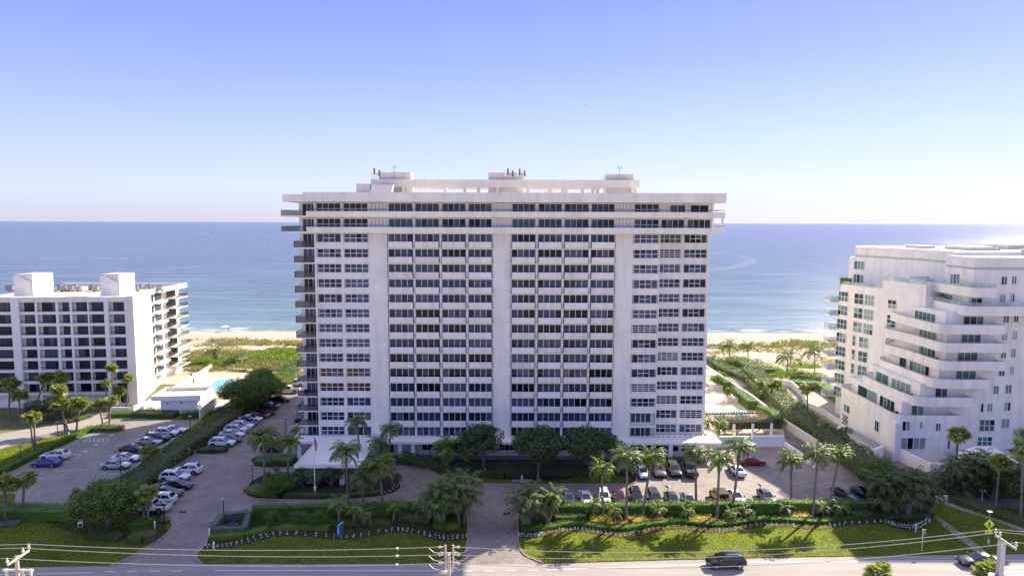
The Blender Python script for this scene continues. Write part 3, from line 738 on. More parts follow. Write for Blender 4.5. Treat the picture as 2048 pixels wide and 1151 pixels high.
def ocean_mat():
    m = bpy.data.materials.new('ocean_water'); m.use_nodes = True; N = m.node_tree; b = N.nodes['Principled BSDF']
    geo = N.nodes.new('ShaderNodeNewGeometry'); sep = N.nodes.new('ShaderNodeSeparateXYZ'); N.links.new(geo.outputs['Position'], sep.inputs[0])
    mp = N.nodes.new('ShaderNodeMapping'); mp.inputs['Scale'].default_value = (0.004, 0.012, 1)
    N.links.new(geo.outputs['Position'], mp.inputs[0])
    n = N.nodes.new('ShaderNodeTexNoise'); n.inputs['Scale'].default_value = 1.0; n.inputs['Detail'].default_value = 7; n.inputs['Roughness'].default_value = 0.6
    N.links.new(mp.outputs[0], n.inputs['Vector'])
    lg = N.nodes.new('ShaderNodeMath'); lg.operation = 'SUBTRACT'; lg.inputs[1].default_value = 255.0; N.links.new(sep.outputs[1], lg.inputs[0])
    mx0 = N.nodes.new('ShaderNodeMath'); mx0.operation = 'MAXIMUM'; mx0.inputs[1].default_value = 1.0; N.links.new(lg.outputs[0], mx0.inputs[0])
    l10 = N.nodes.new('ShaderNodeMath'); l10.operation = 'LOGARITHM'; l10.inputs[1].default_value = 10.0; N.links.new(mx0.outputs[0], l10.inputs[0])
    ad = N.nodes.new('ShaderNodeMath'); ad.operation = 'MULTIPLY_ADD'; ad.inputs[1].default_value = 0.7; ad.inputs[2].default_value = -0.35
    N.links.new(n.outputs['Fac'], ad.inputs[0])
    s = N.nodes.new('ShaderNodeMath'); s.operation = 'ADD'; N.links.new(ad.outputs[0], s.inputs[0]); N.links.new(l10.outputs[0], s.inputs[1])
    mr = N.nodes.new('ShaderNodeMapRange'); mr.inputs[1].default_value = 0.5; mr.inputs[2].default_value = 3.6; N.links.new(s.outputs[0], mr.inputs[0])
    rp = N.nodes.new('ShaderNodeValToRGB'); e = rp.color_ramp.elements
    e[0].position = 0.0; e[0].color = (0.34, 0.36, 0.30, 1); e[1].position = 1.0; e[1].color = (0.028, 0.044, 0.074, 1)
    for p, c in ((0.28, (0.15, 0.24, 0.25)), (0.5, (0.085, 0.145, 0.16)), (0.72, (0.045, 0.082, 0.11))):
        q = e.new(p); q.color = (*c, 1)
    N.links.new(mr.outputs[0], rp.inputs[0])
    mpb = N.nodes.new('ShaderNodeMapping'); mpb.inputs['Scale'].default_value = (0.012, 0.07, 1); mpb.inputs['Rotation'].default_value = (0, 0, R(-4)); N.links.new(geo.outputs['Position'], mpb.inputs[0])
    nb = N.nodes.new('ShaderNodeTexNoise'); nb.inputs['Scale'].default_value = 1.0; nb.inputs['Detail'].default_value = 8; nb.inputs['Roughness'].default_value = 0.7; N.links.new(mpb.outputs[0], nb.inputs['Vector'])
    mrb = N.nodes.new('ShaderNodeMapRange'); mrb.inputs[1].default_value = 0.35; mrb.inputs[2].default_value = 0.65; mrb.inputs[3].default_value = 0.55; mrb.inputs[4].default_value = 1.4; N.links.new(nb.outputs['Fac'], mrb.inputs[0])
    mxb = N.nodes.new('ShaderNodeMix'); mxb.data_type = 'RGBA'; mxb.blend_type = 'MULTIPLY'; mxb.inputs[0].default_value = 1; N.links.new(rp.outputs[0], mxb.inputs[6]); N.links.new(mrb.outputs[0], mxb.inputs[7])
    N.links.new(mxb.outputs[2], b.inputs['Base Color'])
    b.inputs['Roughness'].default_value = 0.18; b.inputs['IOR'].default_value = 1.33; b.inputs['Specular IOR Level'].default_value = 0.24
    # waves: swell plus chop
    mpa = N.nodes.new('ShaderNodeMapping'); mpa.inputs['Scale'].default_value = (0.05, 0.22, 1); mpa.inputs['Rotation'].default_value = (0, 0, R(6))
    N.links.new(geo.outputs['Position'], mpa.inputs[0])
    na = N.nodes.new('ShaderNodeTexNoise'); na.inputs['Scale'].default_value = 1.0; na.inputs['Detail'].default_value = 9; na.inputs['Roughness'].default_value = 0.62
    N.links.new(mpa.outputs[0], na.inputs['Vector'])
    bp = N.nodes.new('ShaderNodeBump'); bp.inputs['Strength'].default_value = 1.0; bp.inputs['Distance'].default_value = 1.6
    N.links.new(na.outputs['Fac'], bp.inputs['Height']); N.links.new(bp.outputs[0], b.inputs['Normal'])
    return m
def foam_mat():
    return mat('sea_foam', (0.80, 0.82, 0.82), 0.8, var=0.1, scale=1.5)
OCE = ocean_mat()
mb = MB()
for (a, b_) in ((-140000, -2000), (-2000, 2000), (2000, 140000)):
    for (c, d) in ((252, 2500), (2500, 140000)):
        mb.poly([(a, c, -0.9), (b_, c, -0.9), (b_, d, -0.9), (a, d, -0.9)])
struct(mb.build('ocean', OCE))
# breaking wave lines: thin ragged strips of foam
FO = foam_mat()
def foam_line(y0, amp, wid, x0, x1, gap, seed, z=-0.86):
    mb = MB(); rr = random.Random(seed); x = x0
    while x < x1:
        st = 1.1; t = mn.noise((x * 0.03, seed * 7.1, 0)); wv = max(0, wid * (0.5 + mn.noise((x * 0.11, seed * 3.3, 5)) * 1.6))
        if t > gap and wv > 0.06:
            y = y0 + amp * mn.noise((x * 0.02, seed, 2)) + 0.35 * mn.noise((x * 0.5, seed, 4))
            y2 = y0 + amp * mn.noise(((x + st) * 0.02, seed, 2)) + 0.35 * mn.noise(((x + st) * 0.5, seed, 4))
            w2 = max(0.03, wid * (0.5 + mn.noise(((x + st) * 0.11, seed * 3.3, 5)) * 1.6))
            mb.hexa([(x, y, z - 0.02), (x + st, y2, z - 0.02), (x + st, y2 + w2, z - 0.02), (x, y + wv, z - 0.02), (x, y + wv * 0.3, z + 0.12), (x + st, y2 + w2 * 0.3, z + 0.12), (x + st, y2 + w2 * .8, z + 0.03), (x, y + wv * .8, z + 0.03)])
        x += st
    if mb.f:
        o = mb.build('wave_foam', FO); o['kind'] = 'stuff'
foam_line(266.0, 5.0, 1.5, -200, 210, -0.5, 1)
foam_line(270.0, 4.0, 1.1, -200, 210, -0.12, 2)
foam_line(276.0, 4.0, 1.2, -200, 210, 0.02, 3)
foam_line(262.5, 4.0, 0.8, -200, 210, -0.2, 4)
# ---------------------------------------------------------------- vegetation
LF = dict(
    dark=leafmat('dark_tree_leaves', (0.020, 0.045, 0.014), (0.095, 0.14, 0.045), 0.25),
    hedge=leafmat('hedge_leaves', (0.022, 0.06, 0.008), (0.12, 0.22, 0.025), 0.3),
    sea=leafmat('sea_grape_leaves', (0.028, 0.062, 0.012), (0.16, 0.23, 0.045), 0.3),
    olive=leafmat('olive_hedge_leaves', (0.036, 0.06, 0.022), (0.14, 0.175, 0.06), 0.3),
    lime=leafmat('lime_ground_cover_leaves', (0.07, 0.13, 0.012), (0.19, 0.28, 0.04), 0.35),
    grey=leafmat('silver_green_leaves', (0.06, 0.085, 0.055), (0.15, 0.185, 0.13), 0.2),
    palm=leafmat('palm_frond_green', (0.07, 0.12, 0.022), (0.24, 0.30, 0.075), 0.35, 0.4, 0.8),
    palm2=leafmat('palm_frond_grey_green', (0.07, 0.11, 0.04), (0.23, 0.28, 0.10), 0.3, 0.4, 0.8),
    coco=leafmat('coconut_frond_green', (0.03, 0.08, 0.014), (0.10, 0.17, 0.03), 0.35, 0.4),
    sabal=leafmat('fan_palm_leaf_green', (0.10, 0.13, 0.025), (0.30, 0.33, 0.09), 0.35, 0.45),
    gold=leafmat('golden_croton_leaves', (0.20, 0.13, 0.01), (0.45, 0.36, 0.05), 0.3, 0.5, 1.2),
    orange=leafmat('copper_shrub_leaves', (0.20, 0.07, 0.02), (0.34, 0.17, 0.05), 0.3, 0.5, 1.2),
    dune=leafmat('dune_grass_blades', (0.12, 0.13, 0.05), (0.32, 0.29, 0.15), 0.3, 0.7, 0.2),
    mauve=leafmat('maroon_ground_cover_leaves', (0.02, 0.010, 0.012), (0.06, 0.035, 0.03), 0.1),
    lawn=leafmat('lawn_grass_blades', (0.06, 0.09, 0.005), (0.27, 0.31, 0.02), 0.62, 0.6, 0.12),
    white=leafmat('dusty_white_leaves', (0.45, 0.48, 0.50), (0.78, 0.80, 0.80), 0.2),
    pink=leafmat('pink_petals', (0.45, 0.12, 0.20), (0.80, 0.55, 0.62), 0.3),
)
def leaves_mesh(name, pts, nor, size, m, fold=0.25, jitter=0.8, aspect=0.55):
    """one kite-shaped leaf per point, loosely facing outward"""
    n = len(pts)
    pts = np.asarray(pts, float); nor = np.asarray(nor, float)
    nn = nor + nrs.normal(0, jitter * 0.6, (n, 3)); nn /= np.linalg.norm(nn, axis=1)[:, None] + 1e-9
    t = np.cross(nn, nrs.normal(0, 1, (n, 3))); t /= np.linalg.norm(t, axis=1)[:, None] + 1e-9
    s = np.cross(nn, t)
    L = (size * nrs.uniform(0.65, 1.35, n))[:, None]
    v = np.empty((n, 4, 3))
    v[:, 0] = pts - t * L * 0.5; v[:, 1] = pts + s * L * aspect * 0.5 + nn * L * fold * 0.3
    v[:, 2] = pts + t * L * 0.5; v[:, 3] = pts - s * L * aspect * 0.5 + nn * L * fold * 0.3
    return raw_mesh(name, v.reshape(-1, 3), 4, n, m)
def raw_mesh(name, v, k, n, m):
    me = bpy.data.meshes.new(name)
    me.vertices.add(len(v)); me.vertices.foreach_set('co', np.ascontiguousarray(v, dtype=np.float32).ravel())
    me.loops.add(n * k); me.loops.foreach_set('vertex_index', np.arange(n * k, dtype=np.int32))
    me.polygons.add(n); me.polygons.foreach_set('loop_start', np.arange(0, n * k, k, dtype=np.int32))
    me.materials.append(m); me.update(calc_edges=True)
    return me
def ell_pts(blobs, dens, hemi=False):
    P_, N_ = [], []
    for c, r in blobs:
        r = np.array(r if hasattr(r, '__len__') else (r, r, r), float)
        area = 4 * math.pi * ((r[0] * r[1]) ** 1.6 / 3 + (r[0] * r[2]) ** 1.6 / 3 + (r[1] * r[2]) ** 1.6 / 3) ** (1 / 1.6)
        n = max(8, int(area * dens))
        d = nrs.normal(0, 1, (n, 3)); d /= np.linalg.norm(d, axis=1)[:, None]
        rad = nrs.uniform(0.72, 1.08, n)[:, None]
        P_.append(np.array(c) + d * r * rad); N_.append(d / r / np.linalg.norm(d / r, axis=1)[:, None])
    return np.concatenate(P_), np.concatenate(N_)
def lumps(c, R3, n, k=0.36, seed=0, flat=-0.35):
    rr = random.Random(seed); out = []
    for i in range(n):
        while True:
            d = Vector((rr.gauss(0, 1), rr.gauss(0, 1), rr.gauss(0, 1))).normalized()
            if d.z > flat: break
        q = rr.uniform(0.5, 0.80)
        s = k * rr.uniform(0.7, 1.35)
        out.append(((c[0] + d.x * R3[0] * q, c[1] + d.y * R3[1] * q, c[2] + d.z * R3[2] * q), (R3[0] * s, R3[1] * s, R3[2] * s * 0.85)))
    return out
def tree(px, py, w_, h_, label, cat='tree', mname='dark', name='broadleaf_tree', trunk_h=2.2, n=26, dens=14, leaf=0.34, seed=1, group=None, depth=None, k=0.34):
    b = g(px, py); rx = w_ / 2; ry = (depth or w_) / 2
    t = thing(name, b, label, cat, group)
    cz = trunk_h + (h_ - trunk_h) / 2; R3 = (rx, ry, (h_ - trunk_h) / 2 * 1.05)
    bl = lumps((0, 0, cz), R3, n, k, seed)
    pts, nor = ell_pts(bl, dens)
    keep = pts[:, 2] > 0.15
    me = leaves_mesh('crown', pts[keep], nor[keep], leaf, LF[mname])
    link('crown', me, t, Vector((0, 0, 0)))
    mb = MB(); rr = random.Random(seed)
    mb.tube([(0, 0, 0), (0.05, 0, trunk_h * 0.6), (0.1, 0.05, cz)], [0.28, 0.2, 0.12], 8)
    for i in range(6):
        bb = bl[i * 2 % len(bl)][0]; mb.tube([(0.04, 0, trunk_h * 0.7), ((bb[0]) * 0.5, bb[1] * 0.5, (trunk_h + bb[2]) / 2), bb], [0.13, 0.09, 0.03], 6)
    o = link('trunk', mb.mesh('trunk', BARK, (0, 0, 0), True), t)
    return t
def hedge(path, wid, h, label, mname='hedge', cat='hedge', name='hedge', dens=34, leaf=0.20, rough=0.12, z=0.0, group=None, lump=0.0, closed=False):
    """path: ground points; a clipped hedge (lump=0) or a loose shrub mass (lump>0)"""
    V = [Vector((p[0], p[1], 0)) for p in path]
    o0 = V[0].copy()
    segs = [(V[i], V[(i + 1) % len(V)]) for i in range(len(V) if closed else len(V) - 1)]
    P_, N_ = [], []; mb = MB()
    for a, b_ in segs:
        t = b_ - a; L = t.length
        if L < 1e-3: continue
        t.normalize(); nn = Vector((-t.y, t.x, 0))
        for face, area in (('top', L * wid), ('s1', L * h), ('s2', L * h)):
            n = max(4, int(area * dens * (1.7 if lump else 1.0))); s = nrs.uniform(-0.02 * L, 1.02 * L, n)
            if face == 'top':
                q = nrs.uniform(-wid / 2, wid / 2, n); zz = np.full(n, h) ; no = (0, 0, 1)
            else:
                sg = 1 if face == 's1' else -1
                q = np.full(n, sg * wid / 2); zz = h * np.sqrt(nrs.uniform(0, 1, n)); no = (nn.x * sg, nn.y * sg, 0.3)
            X = a.x + t.x * s + nn.x * q; Y = a.y + t.y * s + nn.y * q
            P_.append(np.stack([X, Y, zz], 1)); N_.append(np.tile(no, (n, 1)))
    if segs and not closed:
        for (a, b_, e) in ((segs[0][0], segs[0][1], -1), (segs[-1][0], segs[-1][1], 1)):
            t = (b_ - a).normalized(); nn = Vector((-t.y, t.x, 0)); c = a if e < 0 else b_
            n = int(wid * h * dens); q = nrs.uniform(-wid / 2, wid / 2, n); zz = nrs.uniform(0, h, n)
            P_.append(np.stack([c.x + nn.x * q, c.y + nn.y * q, zz], 1)); N_.append(np.tile((t.x * e, t.y * e, 0.2), (n, 1)))
    P_ = np.concatenate(P_); N_ = np.concatenate(N_)
    N_ = N_ / (np.linalg.norm(N_, axis=1)[:, None] + 1e-9)
    P_ += N_ * nrs.uniform(-rough, rough, (len(P_), 1)) + nrs.normal(0, rough * 0.4, P_.shape)
    if lump:
        nz = np.array([mn.noise((p[0] * 0.45, p[1] * 0.45, p[2] * 0.6 + 7)) + 0.5 * mn.noise((p[0] * 1.1, p[1] * 1.1, p[2])) for p in P_])
        P_ += N_ * (nz * lump)[:, None]
    P_[:, 2] = np.maximum(P_[:, 2], 0.03); P_[:, 2] += z
    me = leaves_mesh('leaves', P_ - np.array(o0), N_, leaf, LF[mname])
    root = link(name, me, None, o0)
    tag(root, label, cat, group)
    # woody inner mass
    k = 0.30 if not lump else 0.55 + lump * 0.9
    for i, (a, b_) in enumerate(segs):
        t = b_ - a
        if t.length < 0.05: continue
        t.normalize(); nn = Vector((-t.y, t.x, 0)) * max(0.05, wid / 2 - k * 0.5)
        zt_ = max(0.1, h - k * 0.55)
        c = [a - nn, b_ - nn, b_ + nn, a + nn]
        mb.hexa([(p.x, p.y, z) for p in c] + [(p.x, p.y, zt_ + z + 0.003 * i) for p in c])
    mb.build('inner_growth', LF[mname], root)
    return root

# --- palms
def frond_mesh(L, droop, up, mname, leaflets=26, ll=0.62, width=0.075, seed=0, twist=0.5):
    """feather frond along +x from the origin: arching rachis with two ranks of leaflets"""
    rr = random.Random(seed); V = []; F = []
    pts = []; x = z = 0.0; a = up; n = 14
    for i in range(n + 1):
        pts.append(Vector((x, 0, z))); st = L / n; x += math.cos(a) * st; z += math.sin(a) * st; a -= droop / n * (0.5 + i / n)
    def at(t):
        f = t * n; i = min(n - 1, int(f)); return pts[i].lerp(pts[i + 1], f - i), (pts[i + 1] - pts[i]).normalized()
    for i in range(n):
        w0 = 0.035 * (1 - i / n) + 0.006; w1 = 0.035 * (1 - (i + 1) / n) + 0.006
        k = len(V); V += [pts[i] + Vector((0, -w0, 0)), pts[i] + Vector((0, w0, 0)), pts[i + 1] + Vector((0, w1, 0)), pts[i + 1] + Vector((0, -w1, 0))]; F.append((k, k + 1, k + 2, k + 3))
    for j in range(leaflets):
        t = 0.14 + 0.86 * (j + 0.5) / leaflets
        p, d = at(t)
        for sg in (-1, 1):
            l = ll * math.sin(math.pi * (0.18 + 0.80 * t)) ** 0.7 * rr.uniform(0.85, 1.15)
            dirv = (d * rr.uniform(0.35, 0.65) + Vector((0, sg, 0)) * 0.8 + Vector((0, 0, rr.uniform(-0.55, 0.25) * twist))).normalized()
            sid = dirv.cross(Vector((0, 0, 1)) + d * 0.3).normalized() * width * 0.5
            mid = p + dirv * l * 0.5; tip = p + dirv * l + Vector((0, 0, -l * rr.uniform(0.15, 0.45)))
            k = len(V); V += [p, mid + sid, tip, mid - sid]; F.append((k, k + 1, k + 2, k + 3))
    me = bpy.data.meshes.new('frond'); me.from_pydata([tuple(v) for v in V], [], F); me.materials.append(LF[mname]); me.update()
    return me
def fan_leaf_verts(M, rr, size, V, F, blades=13):
    """fan leaf appended to V, F through the matrix M (petiole along +x)"""
    pl = size * 0.75; k = len(V)
    for q in ((0, -0.02, 0), (0, 0.02, 0), (pl, 0.015, 0.0), (pl, -0.015, 0.0)): V.append(M @ Vector(q))
    F.append((k, k + 1, k + 2, k + 3))
    for i in range(blades):
        a = R(-105 + 210 * i / (blades - 1)); l = size * (1.0 - 0.25 * abs(a) / 2) * rr.uniform(0.85, 1.1)
        d = Vector((math.cos(a), math.sin(a), 0)); s = Vector((-math.sin(a), math.cos(a), 0)) * size * 0.10
        c = Vector((pl, 0, 0)); mid = c + d * l * 0.55 + Vector((0, 0, -0.03 * l)); tip = c + d * l + Vector((0, 0, -l * rr.uniform(0.15, 0.5)))
        k = len(V); V += [M @ c, M @ (mid + s), M @ tip, M @ (mid - s)]; F.append((k, k + 1, k + 2, k + 3))
def mesh_vf(name, V, F, m):
    me = bpy.data.meshes.new(name); me.from_pydata([tuple(v) for v in V], [], F); me.materials.append(m); me.update(); return me
def fan_crown(size, n, mname, seed, skirt=0.0):
    rr = random.Random(seed); V = []; F = []
    for i in range(n):
        z = rr.uniform(-0.75 - skirt, 1.0); el = math.asin(max(-1, min(1, z))) * 0.85; az = rr.uniform(0, 2 * math.pi)
        M = Matrix.Rotation(az, 4, 'Z') @ Matrix.Rotation(-el, 4, 'Y') @ Matrix.Rotation(rr.uniform(-0.6, 0.6), 4, 'X')
        fan_leaf_verts(M, rr, size * rr.uniform(0.8, 1.15), V, F)
    return mesh_vf('crown', V, F, LF[mname])
FR = {}
for kind, (L, ll, wd, mn_, nl) in dict(date=(3.0, 0.62, 0.12, 'palm', 38), queen=(3.2, 0.80, 0.115, 'palm2', 34), coco=(3.1, 0.75, 0.12, 'coco', 24), young=(1.5, 0.45, 0.09, 'palm', 16), areca=(2.4, 0.6, 0.11, 'olive', 24), phoenix=(2.1, 0.42, 0.08, 'palm', 30)).items():
    FR[kind] = [frond_mesh(L, dr, up, mn_, nl, ll, wd, seed=i, twist=0.9 if kind == 'queen' else 0.5) for i, (dr, up) in enumerate(((1.5, 0.95), (1.8, 0.7), (2.0, 0.35), (1.7, 0.05), (1.3, 1.2), (1.2, -0.35)))]
def crown_fronds(kind, n, seed, scale=1.0):
    """list of (mesh, matrix euler, scale) for a crown"""
    rr = random.Random(seed); out = []
    for i in range(n):
        u = (i + 0.5) / n; tier = 4 if u < 0.14 else 0 if u < 0.36 else 1 if u < 0.6 else 2 if u < 0.8 else 3 if u < 0.93 else 5
        az = i * 2.39996 + rr.uniform(-0.25, 0.25)
        out.append((FR[kind][tier], (rr.uniform(-0.35, 0.35), rr.uniform(-0.15, 0.15), az), scale * rr.uniform(0.85, 1.12)))
    return out
crown_cache = {}
def joined_crown(kind, n, seed, scale):
    key = (kind, n, seed % 4)
    if key not in crown_cache:
        V, F = [], []
        for me, e, s in crown_fronds(kind, n, seed % 4):
            from mathutils import Euler
            M = Euler(e).to_matrix().to_4x4() @ Matrix.Scale(s, 4)
            k = len(V); V += [M @ v.co for v in me.vertices]; F += [tuple(k + i for i in p.vertices) for p in me.polygons]
        crown_cache[key] = mesh_vf('crown', V, F, FR[kind][0].materials[0])
    return crown_cache[key]
def trunk_mesh(dx, dy, h, r0, r1, bulge=0.0, seed=0):
    rr = random.Random(seed); mb = MB(); n = 12; path = []; rad = []
    for i in range(n + 1):
        t = i / n; bend = math.sin(t * math.pi) * 0.12 * rr.choice((-1, 1))
        path.append((dx * t ** 1.3, dy * t ** 1.3, h * t)); rad.append((r0 + (r1 - r0) * t) * (1.35 - 0.35 * min(1, t * 8)) * (1.06 if i % 2 else 1.0))
    mb.tube(path, rad, 9)
    return mb.mesh('trunk', TRUNK, (0, 0, 0), True)
def palm(base, crown, label, kind='date', name='feather_palm', n=22, scale=1.0, r0=0.2, r1=0.14, parts=True, seed=0, group=None, shaft=False, zc=None, size=1.0, base_z=0.0):
    """base, crown: survey pixels of the foot of the trunk and of the crown's centre"""
    b = g(*base, base_z); c = gy(*crown, b.y)
    if zc: c.z = zc
    t = thing(name, b, label, 'palm tree', group)
    dx, h = c.x - b.x, c.z - b.z
    link('trunk', trunk_mesh(dx, 0, h, r0, r1, seed=seed), t)
    top = Vector((dx, 0, h))
    if shaft:
        mb = MB(); mb.tube([top - Vector((0, 0, 0.9)), top - Vector((0, 0, 0.45)), top], [r1 * 1.15, r1 * 1.25, r1 * 0.7], 9)
        link('crownshaft', mb.mesh('crownshaft', TRUNKG, (0, 0, 0), True), t)
    if kind == 'fan':
        me = fan_crown(size, n, 'sabal', seed % 5 if not parts else seed % 3)
        o = link('crown', me, t, top); o.scale = (scale,) * 3; o.rotation_euler = (0, 0, seed * 1.3)
    elif parts:
        for me, e, s in crown_fronds(kind, n, seed, scale):
            o = link('frond', me, t, top); o.rotation_euler = e; o.scale = (s,) * 3
    else:
        o = link('crown', joined_crown(kind, n, seed, scale), t, top); o.scale = (scale,) * 3; o.rotation_euler = (0, 0, seed * 1.7)
    return t
_fan_cache = {}
_old_fan = fan_crown
def fan_crown(size, n, mname, seed, skirt=0.0):
    key = (round(size, 1), n, mname, seed)
    if key not in _fan_cache: _fan_cache[key] = _old_fan(size, n, mname, seed, skirt)
    return _fan_cache[key]
def clump(base, w_, h_, label, kind='queen', n=9, seed=0, scale=1.0, mname=None, group=None, name='palm_clump'):
    """several slender stems from one root, each with its own head of fronds"""
    b = g(*base); t = thing(name, b, label, 'palm tree', group); rr = random.Random(seed)
    for i in range(n):
        a = rr.uniform(0, 2 * math.pi); q = rr.uniform(0.25, 1.0)
        hx, hy, hz = math.cos(a) * w_ * 0.24 * q, math.sin(a) * w_ * 0.24 * q, h_ * rr.uniform(0.36, 0.78)
        link('stem', trunk_mesh(hx, hy, hz, 0.11, 0.07, seed=i), t, Vector((math.cos(a) * 0.4, math.sin(a) * 0.4, 0)))
        o = link('crown', joined_crown(kind, 13, i, 1), t, Vector((hx + math.cos(a) * 0.4, hy + math.sin(a) * 0.4, hz))); o.scale = (scale,) * 3; o.rotation_euler = (0, 0, a)
    return t
# --- tall feather palms of the right hand bed (lit)
tall = [((1206, 1034.6), (1202.7, 938), 'first and lowest tall palm of the sunlit row, beside the palm clump at the drive'),
        ((1252.7, 1042.7), (1254, 915), 'second tall palm of the sunlit row, in front of the white hatchback end'),
        ((1285.7, 1032), (1304, 915), 'third tall palm of the sunlit row, leaning right over the parked cars'),
        ((1392, 1018), (1390.5, 906), 'tall straight palm in front of the black pickup truck'),
        ((1434, 1034.6), (1439, 918), 'tall palm standing beside the yellow parked car'),
        ((1466, 1022), (1481, 894), 'tallest palm of the sunlit row, leaning right by the white sedan'),
        ((1582, 1013), (1582, 920), 'tall palm with a pale round head alone in the middle of the right lot'),
        ((1625.7, 1032), (1636.5, 909), 'tall palm leaning right, left of the yellowish rightmost one'),
        ((1657, 1027), (1681, 907), 'rightmost tall palm with yellowish fronds and a strongly leaning trunk')]
for i, (b, c, l) in enumerate(tall):
    palm(b, c, l, 'date' if i % 2 == 0 else 'queen', n=34, scale=(0.80, 0.84, 0.82, 0.74, 0.80, 0.86, 0.80, 0.80, 0.66)[i], seed=i + 1, group='tall palms along the front hedge')
tallL = [((529.7, 970), (525.5, 874), 'large pale palm at the left end of the flagpole island', 1.15, 34),
         ((575, 962), (580, 884), 'palm on the flagpole island left of the canopy', 0.9, 26),
         ((696, 1009.6), (691.7, 903), 'tall palm in front of the canopy, right of the flagpole', 1.0, 30),
         ((726, 1014.8), (725.7, 955), 'shorter dark green palm between two taller ones on the flagpole island', 1.0, 30),
         ((766, 1017), (758, 932), 'palm with a grey shaggy crown near the right end of the flagpole island', 1.15, 36),
         ((722, 940), (713.6, 845), 'tall dark palm against the tower wall above the canopy', 0.85, 26),
         ((777, 935), (781.5, 858), 'dark palm against the tower right of the canopy, the taller of two', 0.8, 26),
         ((758, 945), (756.7, 886), 'dark palm against the tower right of the canopy, the shorter of two', 0.85, 26),
         ((541, 925), (546, 886), 'small palm half hidden behind the large pale palm', 0.7, 18)]
for i, (b, c, l, s, n) in enumerate(tallL):
    palm(b, c, l, 'queen' if i in (2, 3, 5, 6, 7) else 'date', n=int(n * 1.25), scale=s * 0.88, seed=i + 21, group='palms round the entrance island', r0=0.19, r1=0.13)
palm((907, 934.6), (905, 896), 'wide silvery palm with long stiff fronds in front of the tower', 'date', n=30, scale=1.35, seed=41, r0=0.3, r1=0.26)
# young palms in the beds
young = [((678, 1049), (677, 1008), 'young palm directly behind the blue entrance sign', 1.3), ((708, 1050), (708.6, 1018), 'young palm right of the blue entrance sign', 1.2),
         ((729, 1050), (729, 1026), 'low young palm between two others near the entrance sign', 1.1), ((787, 1042), (790, 1010), 'young palm alone against the hedge left of the big palm clump', 1.15),
         ((1186.5, 1038.6), (1186.5, 1008), 'young palm at the left end of the sunlit hedge', 1.15), ((1229, 1042.7), (1228, 1019), 'young palm between the first two tall palms of the sunlit row', 1.15),
         ((1312.7, 1036), (1315, 1019), 'young palm right of the third tall palm', 1.0), ((1374, 1037), (1373, 1022), 'young palm just left of the palm before the black pickup', 1.0),
         ((1461, 1040), (1462, 1026), 'drooping young palm at the foot of the tallest palm', 1.0), ((1492, 1035), (1492, 1021), 'young palm right of the tallest palm', 1.0),
         ((1568, 1030), (1569, 1014), 'young palm left of the palm alone in the lot', 1.1), ((1646, 1033), (1646, 1015), 'young palm between the two rightmost tall palms', 1.0), ((1684, 1035), (1681, 1014), 'young dark palm at the shaded right end of the hedge', 1.1)]
for i, (b, c, l, s) in enumerate(young):
    palm(b, c, l, 'young', name='young_palm', n=14, scale=s, seed=i + 60, r0=0.16, r1=0.12, parts=True, group='young palms in the beds')
# palm clumps
clump((878, 1047), 4.8, 7.2, 'dense palm clump beside the drive, left half of the pair', seed=1, n=8, scale=0.85, kind='queen')
clump((922, 1046), 4.2, 8.8, 'tall palm clump at the left edge of the middle drive', seed=2, n=8, scale=0.81, kind='queen')
clump((1052, 1052), 4.6, 6.6, 'palm clump at the right edge of the middle drive', seed=3, n=7, scale=0.77, kind='queen')
clump((1092, 1049), 3.8, 6.4, 'yellowish palm clump with orange fruit right of the middle drive', seed=4, n=6, scale=0.72, kind='date')
clump((1770, 1030), 6.0, 7.0, 'dark feathery palm clump at the right end of the lot, left part', seed=5, n=10, scale=1.03, kind='areca')
clump((1812, 1033), 6.5, 7.6, 'dark feathery palm clump at the right end of the lot, middle part', seed=6, n=11, scale=1.08, kind='areca')
clump((1845, 1030), 5.0, 7.0, 'dark feathery palm clump beside the pale path', seed=7, n=8, scale=0.99, kind='areca')
clump((1925, 990), 4.8, 8.6, 'dark palm clump with pale stems in front of the carport roof', seed=8, n=7, scale=0.81, kind='queen')
clump((1962, 990), 5.5, 9.2, 'taller dark palm clump with spreading stems beneath the carport roof', seed=9, n=7, scale=0.85, kind='queen')
